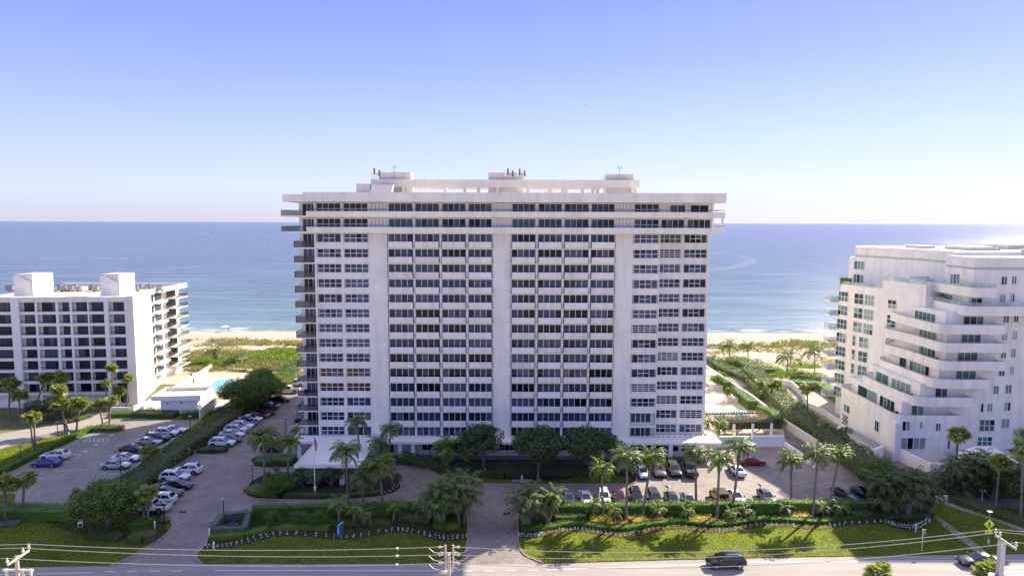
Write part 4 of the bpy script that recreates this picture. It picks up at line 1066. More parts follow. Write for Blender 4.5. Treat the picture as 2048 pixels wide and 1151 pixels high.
# fan palms
fans = [((1991, 1015), (2001, 925), 'fan palm with a leaning trunk in front of the carport', 1.15, 0.9), ((2041, 1038), (2046, 900), 'fan palm at the right edge of the lawn hedge', 1.1, 1.0),
        ((1910, 976), (1916, 868), 'slender fan palm standing before the terrace pool', 1.1, 0.95),
        ((67, 907), (60, 834), 'round headed fan palm with twin trunk left of the road, front one', 0.95, 0.95), ((71, 905), (68, 832), 'round headed fan palm leaning on its twin beside the side road', 0.95, 0.85),
        ((130, 862), (118, 780), 'sunlit fan palm nearest the left building entrance', 1.05, 1.0), ((136, 864), (118, 806), 'low sunlit fan palm beneath a taller one by the side road', 1.0, 1.1),
        ((153, 861), (160, 806), 'sunlit fan palm with a leaning trunk by the side road', 1.05, 1.1), ((206, 850), (196, 808), 'fan palm at the corner of the parking lot', 0.95, 0.9),
        ((219, 849), (220, 800), 'fan palm with wide crown at the lot corner, right one', 1.05, 0.95), ((227, 822), (224, 736), 'tall lit fan palm before the left building', 0.9, 0.9),
        ((255, 817), (255, 757), 'tall lit fan palm right of another before the left building', 0.9, 0.85), ((241, 818), (238, 781), 'large fan palm low before the white end wall', 1.05, 0.9), ((214, 824), (211, 766), 'slim fan palm left of the tall lit one', 0.8, 0.85),
        ((45.7, 1028.7), (49, 956), 'fan palm growing from the hedge of the left lot', 1.0, 0.95), ((12, 1041), (8, 966), 'fan palm at the left edge beside the lot hedge', 1.1, 1.0),
        ((156, 1030), (152, 988), 'small fan palm at the left of the round tree', 0.8, 0.8), ((296, 937), (300, 903), 'fan palm rising from the shrubs between the two lots', 1.0, 1.05),
        ((287, 1050), (291, 986), 'twin fan palm beside the white pickup, left trunk', 0.95, 0.95), ((296, 1050), (296, 983), 'twin fan palm beside the white pickup, right trunk', 0.9, 0.85),
        ((70, 825), (91, 757), 'shaded fan palm before the dark windows of the left building', 1.1, 1.0), ((125, 830), (120, 757), 'shaded fan palm leaning in front of the left building', 1.2, 1.0),
        ((18, 835), (20, 768), 'shaded fan palm at the left edge of the picture', 1.2, 1.0), ((40, 838), (38, 790), 'low shaded fan palm by the left building hedge', 1.1, 1.0),
        ((1522, 790), (1519, 764), 'fan palm in the wild hedge nearest the beach', 1.0, 0.9), ((1545, 797), (1542, 770), 'fan palm second in the wild hedge', 0.9, 0.8), ((1555, 797), (1556, 766), 'fan palm third in the wild hedge', 0.9, 0.8), ((1566, 795), (1568, 780), 'small fan palm fourth in the wild hedge', 0.7, 0.7),
        ((1615, 825), (1614, 776), 'dark fan palm on the lawn of the stepped building', 1.1, 1.0), ((1643, 886), (1647, 845), 'fan palm buried in the long hedge', 0.9, 0.75), ((2017, 899), (2022, 874), 'small palm beside the carport wall', 1.0, 1.0)]
for i, (b, c, l, s, q) in enumerate(fans):
    palm(b, c, l, 'fan', name='fan_palm', n=44, scale=s, seed=i, size=1.05 * q, parts=False, r0=0.17, r1=0.15, group='fan palms')
# two crowns that rise from the near side of the road
for (px, py, l, zz) in ((1756, 1147, 'top of a fan palm in front of the road, left one', 7.6), (1975, 1143, 'top of a fan palm in front of the road below the right pole', 7.6)):
    c = g(px, py, zz); t = thing('fan_palm', Vector((c.x, c.y, 0)), l, 'palm tree', 'fan palms')
    link('trunk', trunk_mesh(0, 0, zz, 0.17, 0.15), t); o = link('crown', fan_crown(0.95, 44, 'sabal', 1), t, Vector((0, 0, zz)))
# coconut palms by the dunes
for i, (b, c, l, s) in enumerate([((1459, 722), (1459, 690), 'tall coconut palm by the dunes nearest the tower', 1.25), ((1496, 721), (1496, 693), 'coconut palm by the dunes, second from the tower', 1.15), ((1573, 756), (1576.6, 712), 'coconut palm leaning over the sandy dunes, third from the tower', 1.35), ((1629.7, 752), (1628.5, 703), 'coconut palm beside the stepped building', 1.35),
                                   ((427, 724), (427, 704), 'bushy coconut palm by the left pool wall', 1.1), ((466.5, 735), (468, 720), 'spreading coconut palm behind the left pool', 1.2)]):
    palm(b, c, l, 'coco', name='coconut_palm', n=20, scale=s, seed=i + 90, r0=0.17, r1=0.12, group='coconut palms by the dunes')
# palms near the pergola
for i, (b, c, l, s) in enumerate([((1411, 888), (1416, 845), 'palm tucked against the right corner of the tower', 0.7), ((1435, 891), (1441, 850), 'sunlit palm leaning right beside the pergola', 0.75)]):
    palm(b, c, l, 'date', n=24, scale=s, seed=i + 120, r0=0.16, r1=0.11)

# --- broadleaf trees
tree(966, 942.7, 7.8, 8.0, 'dark broad tree before the tower, leftmost of three, open crown', seed=3, n=26, leaf=0.36, group='dark trees before the tower')
tree(1076, 956, 9.6, 8.4, 'dark rounded tree before the tower, middle of three', seed=4, n=34, leaf=0.36, group='dark trees before the tower')
tree(1180, 955, 9.4, 8.2, 'dark rounded tree before the tower, rightmost of three', seed=5, n=34, leaf=0.36, group='dark trees before the tower')
tree(215, 1056, 9.6, 6.6, 'round glossy tree with a short trunk on the left front lawn', mname='sea', seed=6, n=36, trunk_h=0.8, leaf=0.34)
tree(505, 818, 10.5, 8.6, 'big spreading sea grape tree beside the pool', mname='sea', seed=7, n=40, trunk_h=0.5, leaf=0.36, depth=16)
tree(540, 800, 7.0, 6.0, 'sea grape tree lit by the sun behind the black sedan', mname='sea', seed=8, n=30, trunk_h=0.4, leaf=0.36, depth=14)
tree(470, 815, 8.0, 5.6, 'dark sea grape tree at the end of the pool terrace', mname='dark', seed=9, n=26, trunk_h=0.4, leaf=0.34, depth=9)
tree(115, 838, 13, 4.8, 'dark thicket before the left building entrance', mname='dark', seed=10, n=30, trunk_h=0.3, leaf=0.34, depth=6, name='thicket')
tree(1755, 985, 7.5, 5.2, 'dense rounded shrub tree at the end of the long hedge', mname='sea', seed=12, n=30, trunk_h=0.4, leaf=0.32)
tree(2050, 1020, 9, 6.5, 'dark dense tree behind the right lawn hedge', mname='dark', seed=13, n=30, trunk_h=0.5, leaf=0.32)
tree(1985, 1000, 8, 4.2, 'dark undergrowth tree below the right fan palm', mname='dark', seed=14, n=24, trunk_h=0.3, leaf=0.30)
tree(1886, 985, 5.5, 3.8, 'dark bush against the terrace wall', mname='dark', seed=15, n=20, trunk_h=0.3, leaf=0.28, name='bush', cat='bush')
tree(1690, 886, 4.5, 3.0, 'bush between the low white roof and the stepped building', mname='dark', seed=16, n=18, trunk_h=0.2, leaf=0.28, name='bush', cat='bush')
tree(2048, 910, 6, 6.5, 'pale leaved tree lit at its top, right edge', mname='lime', seed=17, n=24, trunk_h=1, leaf=0.3)
tree(560, 985, 6.0, 2.9, 'wide bright green bush on the flagpole island', mname='hedge', seed=18, n=24, trunk_h=0.1, leaf=0.22, name='bush', cat='bush', dens=26)
tree(632, 975, 4.5, 3.4, 'blue green bush behind the flagpole', mname='grey', seed=19, n=20, trunk_h=0.2, leaf=0.25, name='bush', cat='bush', dens=20)
tree(662, 972, 5.0, 3.6, 'leafy bush right of the flagpole', mname='olive', seed=20, n=20, trunk_h=0.2, leaf=0.26, name='bush', cat='bush', dens=20)
tree(606, 972, 3.6, 3.2, 'leafy bush left of the flagpole', mname='olive', seed=21, n=16, trunk_h=0.2, leaf=0.26, name='bush', cat='bush', dens=20)
tree(785, 975, 3.4, 2.8, 'dark clipped bush at the right end of the flagpole island', mname='dark', seed=22, n=16, trunk_h=0.1, leaf=0.2, name='bush', cat='bush', dens=26)
tree(547, 965, 3.0, 2.9, 'feathery dark bush behind the bright green one', mname='olive', seed=23, n=14, trunk_h=0.1, leaf=0.26, name='bush', cat='bush')
for i, (x, y, w_, h_, l) in enumerate(((544, 1055, 2.7, 2.3, 'clipped round bush left of two others on the front bed'), (598, 1052, 2.6, 2.2, 'clipped round bush, middle of three on the front bed'), (637, 1054, 2.9, 2.5, 'clipped round bush nearest the blue sign'))):
    tree(x, y, w_, h_, l, mname='hedge', seed=30 + i, n=16, trunk_h=0.05, leaf=0.16, name='bush', cat='bush', dens=40, k=0.45, group='clipped bushes')
for i, (x, y, w_, h_, l) in enumerate(((438, 735, 7, 2.2, 'low bush left of the beach path'), (395, 733, 9, 2.6, 'bright bushes at the pool wall end'), (375, 715, 5, 2.2, 'bright bush behind the left balconies'))):
    tree(x, y, w_, h_, l, mname='lime', seed=35 + i, n=20, trunk_h=0.05, leaf=0.3, name='bush', cat='bush', dens=14, depth=7)

# --- hedges
hedge(P((508, 1034), (700, 1029), (934, 1027)), 1.3, 1.7, 'tall clipped dark hedge behind the left front bed')
hedge(P((1112, 1029), (1300, 1028), (1500, 1024), (1700, 1022)), 1.5, 1.7, 'long clipped hedge screening the right lot, sunlit', leaf=0.22)
hedge(P((1700, 1022), (1770, 1022)), 1.5, 1.6, 'shaded end of the hedge screening the right lot', mname='olive')
hedge(P((421, 1079), (490, 1074), (540, 1060), (600, 1057), (657, 1060)), 1.3, 0.75, 'low lime green hedge along the left flower border', mname='lime', leaf=0.14, dens=60, rough=0.08)
hedge(P((426, 1067), (446, 1041), (498, 1036), (489, 1068), (426, 1069)), 0.9, 1.2, 'silvery clipped hedge square round the blue equipment', mname='grey', leaf=0.13, dens=60, rough=0.06, closed=True)
hedge(P((870, 1053), (890, 1059), (918, 1055)), 1.1, 0.8, 'silvery green low hedge beneath the palm clump', mname='lime', leaf=0.14, dens=60, rough=0.08)
hedge(P((500, 980), (520, 986), (560, 990)), 2.6, 0.85, 'low lime hedge at the left tip of the flagpole island', mname='lime', leaf=0.16, dens=50, rough=0.1)
hedge(P((570, 992), (680, 993.5), (765, 986)), 1.6, 0.6, 'low dark green edging hedge along the front of the flagpole island', mname='dark', leaf=0.14, dens=50, rough=0.08)
hedge(P((600, 984), (700, 986), (740, 982)), 1.4, 0.7, 'maroon ground cover strip behind the flagpole base', mname='mauve', leaf=0.14, dens=50)
hedge(P((512, 924), (548, 922), (588, 922)), 3.2, 0.8, 'low dark hedge on the small island by the canopy', mname='hedge', leaf=0.16, dens=40)
hedge(P((398, 904), (425, 901), (450, 903)), 2.0, 0.8, 'low dark hedge on the island below the white cars', mname='dark', leaf=0.16, dens=40)
hedge(P((522, 829), (546, 829)), 1.6, 0.7, 'low hedge on the island beside the black pickup', mname='dark', leaf=0.16, dens=40)
hedge(P((1045, 1060), (1090, 1059), (1130, 1050), (1160, 1049), (1215, 1058), (1250, 1059), (1300, 1050), (1354, 1044), (1421, 1051), (1462, 1049), (1516, 1041), (1570, 1041), (1640, 1046), (1692, 1038), (1766, 1033)), 1.2, 0.6, 'low wavy green hedge behind the pink flower border', mname='hedge', leaf=0.15, dens=50, rough=0.08)
for i, pp in enumerate((((1180, 1042), (1215, 1045)), ((1262, 1046), (1290, 1040)), ((1378, 1043), (1424, 1045)), ((1574, 1034), (1618, 1034)), ((1212, 1046), (1225, 1047)))):
    hedge(P(*pp), 2.2, 0.7, ('golden croton bed left of the second tall palm', 'golden croton bed right of the second tall palm', 'golden croton bed at the foot of the palm by the yellow car', 'golden croton bed at the foot of the right palms', 'small golden croton patch near the first tall palm')[i], mname='gold', leaf=0.17, dens=36, name='croton_bed', cat='flower bed')
for i, pp in enumerate((((1236, 1049), (1256, 1050)), ((1308, 1041), (1325, 1040)), ((1420, 1046), (1438, 1045)), ((1455, 1044), (1470, 1040)), ((1300, 1042), (1305, 1041)), ((1560, 1035), (1566, 1035)))):
    hedge(P(*pp), 1.4, 0.6, ('copper shrub patch below the second tall palm', 'copper shrub patch right of the third tall palm', 'copper shrub patch beside the golden croton', 'copper shrub patch by the tallest palm', 'tiny copper shrub near the third tall palm', 'tiny copper shrub near the palm alone')[i], mname='orange', leaf=0.15, dens=36, name='copper_shrub', cat='flower bed')
hedge(P((1110, 1040), (1170, 1038)), 1.8, 0.9, 'dark leafy shrubs under the fallen branch shadows', mname='dark', leaf=0.2, dens=30)
hedge(P((790, 1036), (860, 1044)), 1.6, 0.8, 'low dark leafy planting right of the lone young palm', mname='olive', leaf=0.2, dens=30)
hedge(P((660, 1050), (780, 1046)), 1.4, 0.55, 'low dark planting round the blue sign', mname='olive', leaf=0.2, dens=30)
hedge(P((1858, 1030), (1700, 1034)), 2.0, 0.9, 'shaded undergrowth along the right palm clump', mname='dark', leaf=0.2, dens=30)
# left lots
hedge(P((-60, 1034), (0, 1033), (60, 1033), (152, 1034)), 3.0, 1.5, 'dark clipped hedge along the bottom of the left lot', mname='hedge', leaf=0.2, dens=24)
hedge(P((-60, 952), (0, 948), (60, 917), (120, 887), (187, 858)), 1.3, 0.9, 'clipped hedge between the left lawn and the lot', mname='hedge', leaf=0.16, dens=40)
hedge(P((190, 860), (215, 860), (244, 860)), 2.6, 0.9, 'rounded clipped hedge at the top of the left lot', mname='dark', leaf=0.16, dens=36)
hedge(P((222, 832), (262, 832)), 2.2, 1.0, 'clipped hedge below the white end wall', mname='hedge', leaf=0.18, dens=30)
hedge(P((268, 832), (352, 833)), 3.0, 1.1, 'clipped hedge before the pool house', mname='dark', leaf=0.18, dens=30)
hedge(P((366, 834), (398, 832)), 2.6, 1.3, 'clipped hedge at the corner of the pool house', mname='dark', leaf=0.18, dens=30)
hedge(P((120, 846), (150, 842), (178, 833)), 2.2, 0.8, 'low hedge before the shaded palms', mname='olive', leaf=0.18, dens=30)
hedge(P((-60, 1052), (0, 1050), (40, 1047)), 2.2, 0.5, 'pale variegated planting at the left lawn', mname='grey', leaf=0.16, dens=40)
hedge(P((180, 1072), (245, 1078)), 1.8, 0.7, 'low dark planting beneath the round tree', mname='dark', leaf=0.18, dens=36)
hedge(P((262, 1082), (290, 1081), (312, 1078)), 2.2, 1.2, 'dark rounded hedge beside the left drive', mname='olive', leaf=0.15, dens=46)
hedge(P((268, 1055), (300, 1056)), 2.4, 1.2, 'leafy shrubs beneath the twin fan palms', mname='hedge', leaf=0.2, dens=30)
hedge(P((326, 1046), (335, 1041)), 1.4, 0.5, 'small patch of planting at the drive kerb', mname='dark', leaf=0.15, dens=40)
hedge(P((245, 1000), (275, 975), (300, 955), (330, 930), (365, 905)), 4.2, 2.0, 'loose sea grape shrubs between the two lots, lower part', mname='olive', leaf=0.3, dens=16, lump=0.8, rough=0.25)
hedge(P((365, 905), (400, 885), (430, 862), (465, 838)), 3.8, 2.0, 'loose sea grape shrubs between the two lots, middle part', mname='olive', leaf=0.3, dens=16, lump=0.8, rough=0.25)
hedge(P((465, 838), (490, 825), (520, 806)), 4.2, 2.6, 'loose sea grape shrubs between the two lots, upper part', mname='olive', leaf=0.3, dens=16, lump=0.9, rough=0.25)
hedge(P((560, 780), (575, 765), (592, 740)), 4.0, 3.0, 'sunlit sea grape hedge beside the white pickup trucks', mname='sea', leaf=0.32, dens=14, lump=0.9, rough=0.25)
# tower front shrubs
hedge(P((800, 922), (850, 930), (900, 942), (945, 945)), 3.2, 1.3, 'dark shrubs before the tower lobby', mname='dark', leaf=0.24, dens=22, lump=0.5)
hedge(P((945, 945), (1010, 950), (1080, 945), (1180, 948), (1262, 940)), 3.4, 1.2, 'dark shrubs beneath the three trees', mname='dark', leaf=0.24, dens=22, lump=0.5)
hedge(P((790, 905), (880, 905)), 2.0, 1.4, 'dark hedge below the lobby windows', mname='dark', leaf=0.22, dens=22)
hedge(P((1270, 925), (1340, 925), (1410, 924)), 1.2, 0.9, 'dark hedge behind the cars parked at the tower', mname='dark', leaf=0.18, dens=30)
# right boundary
hedge(P((1500, 752), (1540, 790), (1585, 835), (1640, 880), (1700, 925)), 4.6, 2.6, 'long loose hedge between the tower grounds and the stepped building', mname='olive', leaf=0.3, dens=14, lump=0.9, rough=0.25)
hedge(P((1700, 925), (1740, 955), (1790, 985)), 5.0, 3.0, 'dark end of the long boundary hedge by the right lot', mname='olive', leaf=0.3, dens=14, lump=1.0, rough=0.25)
hedge(P((1415, 722), (1450, 745), (1500, 765), (1530, 800)), 3.6, 2.0, 'dark hedge beside the tan garden wall near the beach', mname='olive', leaf=0.28, dens=14, lump=0.6)
hedge(P((1455, 728), (1490, 733), (1530, 750)), 7.0, 2.4, 'bright shrub mass at the back of the dunes', mname='sea', leaf=0.3, dens=12, lump=1.0)
hedge(P((1438, 770), (1455, 782)), 2.0, 2.4, 'bright clipped hedge block by the cabanas, nearer the beach', mname='hedge', leaf=0.2, dens=24)
hedge(P((1475, 795), (1505, 820)), 2.4, 2.2, 'bright clipped hedge block behind the umbrellas', mname='hedge', leaf=0.2, dens=24)
hedge(P((1432, 866), (1500, 865), (1560, 864)), 2.0, 2.2, 'tall dark hedge on top of the low white wall', mname='dark', leaf=0.2, dens=26, z=1.0)
hedge(P((1520, 835), (1545, 845), (1556, 858)), 2.0, 2.2, 'hedge at the right end of the pergola', mname='hedge', leaf=0.2, dens=26, z=0.6)
hedge(P((1585, 772), (1640, 775), (1675, 800), (1690, 815)), 3.0, 1.6, 'clipped hedge curving past the stepped building', mname='hedge', leaf=0.22, dens=18)
hedge(P((1585, 760), (1650, 762)), 4.0, 1.8, 'bright shrubs at the beach end of the stepped building', mname='sea', leaf=0.26, dens=16, lump=0.6)
hedge(P((1565, 808), (1605, 818)), 2.5, 1.0, 'low hedge on the lawn beside the white garden wall', mname='hedge', leaf=0.2, dens=20)
hedge(P((1905, 1002), (1980, 1028), (2048, 1050), (2120, 1075)), 2.2, 1.0, 'low hedge along the pale path at the right', mname='olive', leaf=0.18, dens=30)
hedge(P((1890, 985), (1920, 995)), 3.0, 1.4, 'dark shrubs beside the small white wall', mname='dark', leaf=0.22, dens=26, lump=0.4)
hedge(P((1940, 985), (2060, 990)), 4.0, 2.2, 'dark shrubs beneath the palm clumps at the right', mname='dark', leaf=0.28, dens=16, lump=0.6)
# dune vegetation
def patch_(y0, y1, x0, x1, n, mname, h, thr, seed, label, name, size, freq=0.05, blades=5):
    rr = np.random.RandomState(seed); V = []; cnt = 0; pts = []
    X = rr.uniform(x0, x1, n * 4); Y = rr.uniform(y0, y1, n * 4)
    for x, y in zip(X, Y):
        if mn.noise((x * freq, y * freq * 1.6, seed)) > thr:
            pts.append((x, y, dz(x, y))); cnt += 1
            if cnt >= n: break
    p = np.array(pts); k = len(p)
    P2 = np.repeat(p, blades, 0); P2[:, :2] += rr.normal(0, size, (k * blades, 2)); P2[:, 2] += np.abs(rr.normal(0, h * 0.5, k * blades)) + 0.1
    N2 = rr.normal(0, 1, P2.shape); N2[:, 2] = np.abs(N2[:, 2]) * 0.5
    o = link(name, leaves_mesh('leaves', P2, N2, h, LF[mname], aspect=0.35), None); o['kind'] = 'stuff'
patch_(222, 234, -330, 330, 8000, 'dune', 0.8, -0.25, 5, '', 'dune_grass', 0.4)
patch_(182, 226, -330, 330, 11000, 'dune', 0.6, 0.02, 6, '', 'dune_grass', 0.4)
patch_(185, 214, -100, -36, 9000, 'dune', 0.6, -0.2, 8, '', 'dune_grass', 0.4, 0.08)
patch_(195, 216, -78, -36, 7000, 'lime', 0.7, -0.12, 7, '', 'dune_shrubs', 0.5, 0.05)
patch_(178, 200, 30, 200, 5000, 'lime', 0.5, 0.15, 9, '', 'dune_shrubs', 0.4, 0.09)
# flower borders
FC = {}
def flower_mesh(mname, seed):
    if (mname, seed) not in FC:
        n = 26; d = nrs.normal(0, 1, (n, 3)); d /= np.linalg.norm(d, axis=1)[:, None]; d[:, 2] = np.abs(d[:, 2])
        FC[(mname, seed)] = leaves_mesh('flower_plant', d * np.array((0.17, 0.17, 0.22)) + np.array((0, 0, 0.05)), d, 0.17, LF[mname])
    return FC[(mname, seed)]
def border(A_, B_, n, colour, rows, label, group):
    def at(pl, t):
        f = t * (len(pl) - 1); i = min(len(pl) - 2, int(f)); k = f - i
        return Vector((pl[i][0] + (pl[i + 1][0] - pl[i][0]) * k, pl[i][1] + (pl[i + 1][1] - pl[i][1]) * k, 0.09))
    for i in range(n):
        t = (i + 0.5) / n; a, b_ = at(A_, t), at(B_, t)
        for j in range(rows):
            p = a.lerp(b_, (j + 0.7) / (rows + 0.4)) + Vector((rnd.uniform(-0.08, 0.08), rnd.uniform(-0.06, 0.06), 0))
            o = link('flowering_plant', flower_mesh(colour(t), i % 3), None, p, rnd.uniform(0, 6)); s = rnd.uniform(0.45, 0.85); o.scale = (s, s, s)
            tag(o, label(t), 'plant', group)
border(WL, WLT, 44, lambda t: 'white', 2, lambda t: 'silvery white bedding plant in the dark border of the left front lawn', 'white bedding plants of the left border')
border(WR, WRT, 100, lambda t: 'pink' if (0.10 < t < 0.70 and rnd.random() < 0.72) else 'white', 2, lambda t: 'pink or white bedding plant in the wavy border of the right front lawn', 'bedding plants of the right border')
IS1, IS2 = P((752, 992), (775, 989), (795, 979), (799, 968), (794, 958)), P((752, 988), (770, 984), (785, 975), (790, 967), (786, 958))
border(IS1, IS2, 10, lambda t: 'white', 2, lambda t: 'white bedding plant round the right end of the flagpole island', 'white bedding plants of the island')
border(P((1022, 965), (1068, 965)), P((1024, 960), (1066, 960)), 9, lambda t: 'white', 2, lambda t: 'white bedding plant at the kerb below the middle dark tree', 'white bedding plants by the kerb')

# grass blades standing on the lawns
def in_poly(X, Y, poly):
    ins = np.zeros(len(X), bool); n = len(poly)
    for i in range(n):
        x1, y1 = poly[i]; x2, y2 = poly[(i + 1) % n]
        if y1 == y2: continue
        c = ((y1 > Y) != (y2 > Y)) & (X < (x2 - x1) * (Y - y1) / (y2 - y1) + x1); ins ^= c
    return ins
for poly, z in LAWNS:
    pp = np.array(poly); x0, x1 = max(pp[:, 0].min(), -105), min(pp[:, 0].max(), 95); y0, y1 = pp[:, 1].min(), pp[:, 1].max()
    n = int((x1 - x0) * (y1 - y0) * 75); X = nrs.uniform(x0, x1, n); Y = nrs.uniform(y0, y1, n); k = in_poly(X, Y, poly)
    X, Y = X[k], Y[k]; n = len(X)
    if n < 10: continue
    N_ = nrs.normal(0, 1, (n, 3)); N_[:, 2] = np.abs(N_[:, 2]) * 0.5
    o = link('lawn_grass', leaves_mesh('lawn_grass', np.stack([X, Y, z + nrs.uniform(0.0, 0.05, n)], 1), N_, 0.17, LF['lawn'], fold=0.0, jitter=0.2, aspect=0.5)); o['kind'] = 'stuff'
# ---------------------------------------------------------------- left apartment building
def onwall(fr, px, py):
    d = ray(px, py); t = (fr.o - Vector((0, 0, H))).dot(Vector((fr.v.x, fr.v.y, 0))) / Vector((d.x, d.y, 0)).dot(fr.v)
    p = Vector((0, 0, H)) + d * t
    return (p - fr.o).dot(fr.u), p.z
LA, LC, LD, LE = (-122.0, 148.7), (-84.5, 151.2), (-88.6, 166.5), (-91.4, 178.5)
apt = thing('apartment_building', (-84.5, 151.2, 0), 'white eight storey apartment block with dark recessed balconies at the left edge', 'apartment building')
fL = Fr(LA, LC); LL = fL.L
def ul(X): return LL - (-84.5 - X)
core = MB()
def off(fr, u, v): p = fr(u, v, 0); return (p.x, p.y)
core.prism([off(fL, 0, -0.95), off(fL, LL - 0.9, -0.95), (-86.3, 156.0), (-89.0, 166.5), LE, (-91.4, 186), (-122, 186)], 0, 23.7)
core.build('inner_wall', WHITE, apt)
piers = [(-122, -115.9), (-110.5, -108.8), (-105.6, -105.1), (-101.2, -100.6), (-98.2, -97.7), (-94.4, -94.1), (-90.7, -89.8), (-85.4, -84.51)]
mb = MB()
for a, b_ in piers:
    o = 0.35 if (a, b_) in ((-110.5, -108.8), (-90.7, -89.8)) else 0.0
    mb.box(ul(a), ul(b_), -0.94, o, 0.0, 23.7 + (0.9 if o else 0), fL)
mb.build('pier', WHITE2, apt)['kind'] = 'stuff'
opens = [(-115.9, -110.5, 2), (-108.8, -105.6, 1), (-105.1, -101.2, 1), (-100.6, -98.2, 1), (-97.7, -94.4, 1), (-94.1, -90.7, 1), (-89.8, -85.4, 1)]
bulkL = Bulk(GL)
for k in range(8):
    zb = 21.55 - 2.60 * k
    mb = MB()
    for i in range(len(piers) - 1):
        a = piers[i][1]; b_ = piers[i + 1][0]
        mb.box(ul(a), ul(b_), -0.94, -0.03, zb - 0.62, zb, fL)
    mb.build('floor_slab', WHITE2, apt)
    for i, (a, b_, n) in enumerate(opens):
        w_ = b_ - a
        s = 0.08 * w_ + 0.2 if i in (1, 2, 3, 4, 6) else 0.2
        cols = (1,) * max(2, int((w_ - s) / 0.95))
        window(apt, fL, ul(a) + s, ul(b_) - 0.05, zb + 0.02, zb + 1.97, -0.88, cols=cols, pick=wpick(rnd.choice([GL[0], GL[1], GL[0], GL[2], GL[3]])), each=False, bulk=bulkL, bar=0.05, fm=BRONZE)
        rl = MB(); rl.box(ul(a), ul(b_), -0.16, -0.11, zb + 0.52, zb + 0.58, fL); rl.box(ul(a), ul(b_), -0.155, -0.115, zb + 0.08, zb + 0.12, fL)
        nb = int(w_ / 0.2)
        for q in range(nb): uu = ul(a) + w_ * (q + 0.5) / nb; rl.box(uu - 0.015, uu + 0.015, -0.15, -0.12, zb, zb + 0.52, fL)
        rl.build('railing', BRONZE, apt)
mb = MB(); mb.box(0, LL, -0.94, -0.02, 0.0, 0.8, fL); mb.build('ground_floor_wall', WHITE, apt)
window(apt, fL, ul(-88.8), ul(-85.6), 0.9, 3.0, 0.07, cols=(1, 1, 1), pick=wpick(GL[0]), each=False, bulk=bulkL, fm=BRONZE)
mb = MB(); mb.prism([off(fL, 0, 0.02), off(fL, LL, 0.02), (-84.5, 150.9 + 0.9), (-86, 152), (-122, 150)], 23.7, 24.85)
mb.build('parapet', WHITE, apt)
f2 = Fr(LC, LD)
mb = MB(); mb.box(0, f2.L, -1.8, 0.0, 0, 24.85, f2); mb.build('end_wall', WHITE, apt)
# roof deck and rim
mb = MB(); mb.prism([(-122, 150), (-86.4, 152.8), (-90.3, 166.4), (-90.3, 184.4), (-122, 184.4)], 23.7, 24.1); mb.build('roof', ROOFT, apt)
f3 = Fr((-88.55, 166.5), (-88.55, 185.2))
mb = MB(); mb.box(0, f3.L, -0.25, 0.0, 23.75, 24.95, f3); mb.box(0, f3.L, -2.8, -0.25, 23.75, 23.95, f3); mb.box(-0.02, 0.22, -2.8, -0.25, 23.95, 24.95, f3)
mb.box(-122 + 88.55, -0.25, 0, 0.25, 23.7, 24.95, Fr((-88.55, 185.0), ang=0)); mb.build('roof_rim', WHITE2, apt)
# stepped bay and balconies towards the beach
f4 = Fr((-89.05, 166.9), LE)
for k in range(8):
    zb = 21.55 - 2.60 * k
    window(apt, f4, 0.5, 2.2, zb - 0.05, zb + 1.8, 0.09, cols=(1, 1), pick=wpick(GL[0]), each=False, bulk=bulkL, fm=BRONZE, bar=0.05)
    window(apt, f4, 3.4, 8.6, zb - 0.05, zb + 1.9, 0.09, cols=(1, 1, 1, 1), pick=wpick(GL[1]), each=False, bulk=bulkL, fm=BRONZE, bar=0.05)
    mb = MB(); mb.hexa([tuple(f4(u, v, z)) for u, v, z in ((2.6, 0, zb - 0.6), (2.6, 1.1, zb - 0.6), (9.0, 1.6, zb - 0.6), (9.0, 0, zb - 0.6), (2.6, 0, zb - 0.2), (2.6, 1.1, zb - 0.2), (9.0, 1.6, zb - 0.2), (9.0, 0, zb - 0.2))])
    mb.build('bay_sill', WHITE2, apt)
    mb = MB(); mb.box(-91.6, -88.4, 179.0, 185.0, zb - 0.35, zb - 0.12); b_ = mb.build('balcony_slab', WHITE2, apt)
    rl = MB()
    for z in (zb + 0.85, zb - 0.02): rl.box(-88.5, -88.44, 179, 185, z, z + 0.05); rl.box(-91.6, -88.44, 179.0, 179.06, z, z + 0.05)
    for q in range(26): rl.box(-88.5, -88.45, 179 + q * 0.24, 179.05 + q * 0.24, zb - 0.12, zb + 0.85)
    for q in range(13): rl.box(-91.5 + q * 0.24, -91.45 + q * 0.24, 179.0, 179.05, zb - 0.12, zb + 0.85)
    rl.build('railing', BRONZE, b_)
    window(apt, Fr((-91.38, 179.2), (-91.38, 185)), 0.3, 5.0, zb - 0.1, zb + 1.9, 0.09, cols=(1, 1, 1), pick=wpick(GL[0]), each=False, bulk=bulkL, fm=BRONZE, bar=0.05)
o = bulkL.build('pane', GL, apt); o['kind'] = 'stuff'
for i, x in enumerate((-91.8, -91.8)): pass
mb = MB(); mb.box(-91.9, -91.42, 184.6, 185.0, 0, 23.75); mb.build('corner_post', WHITE2, apt)
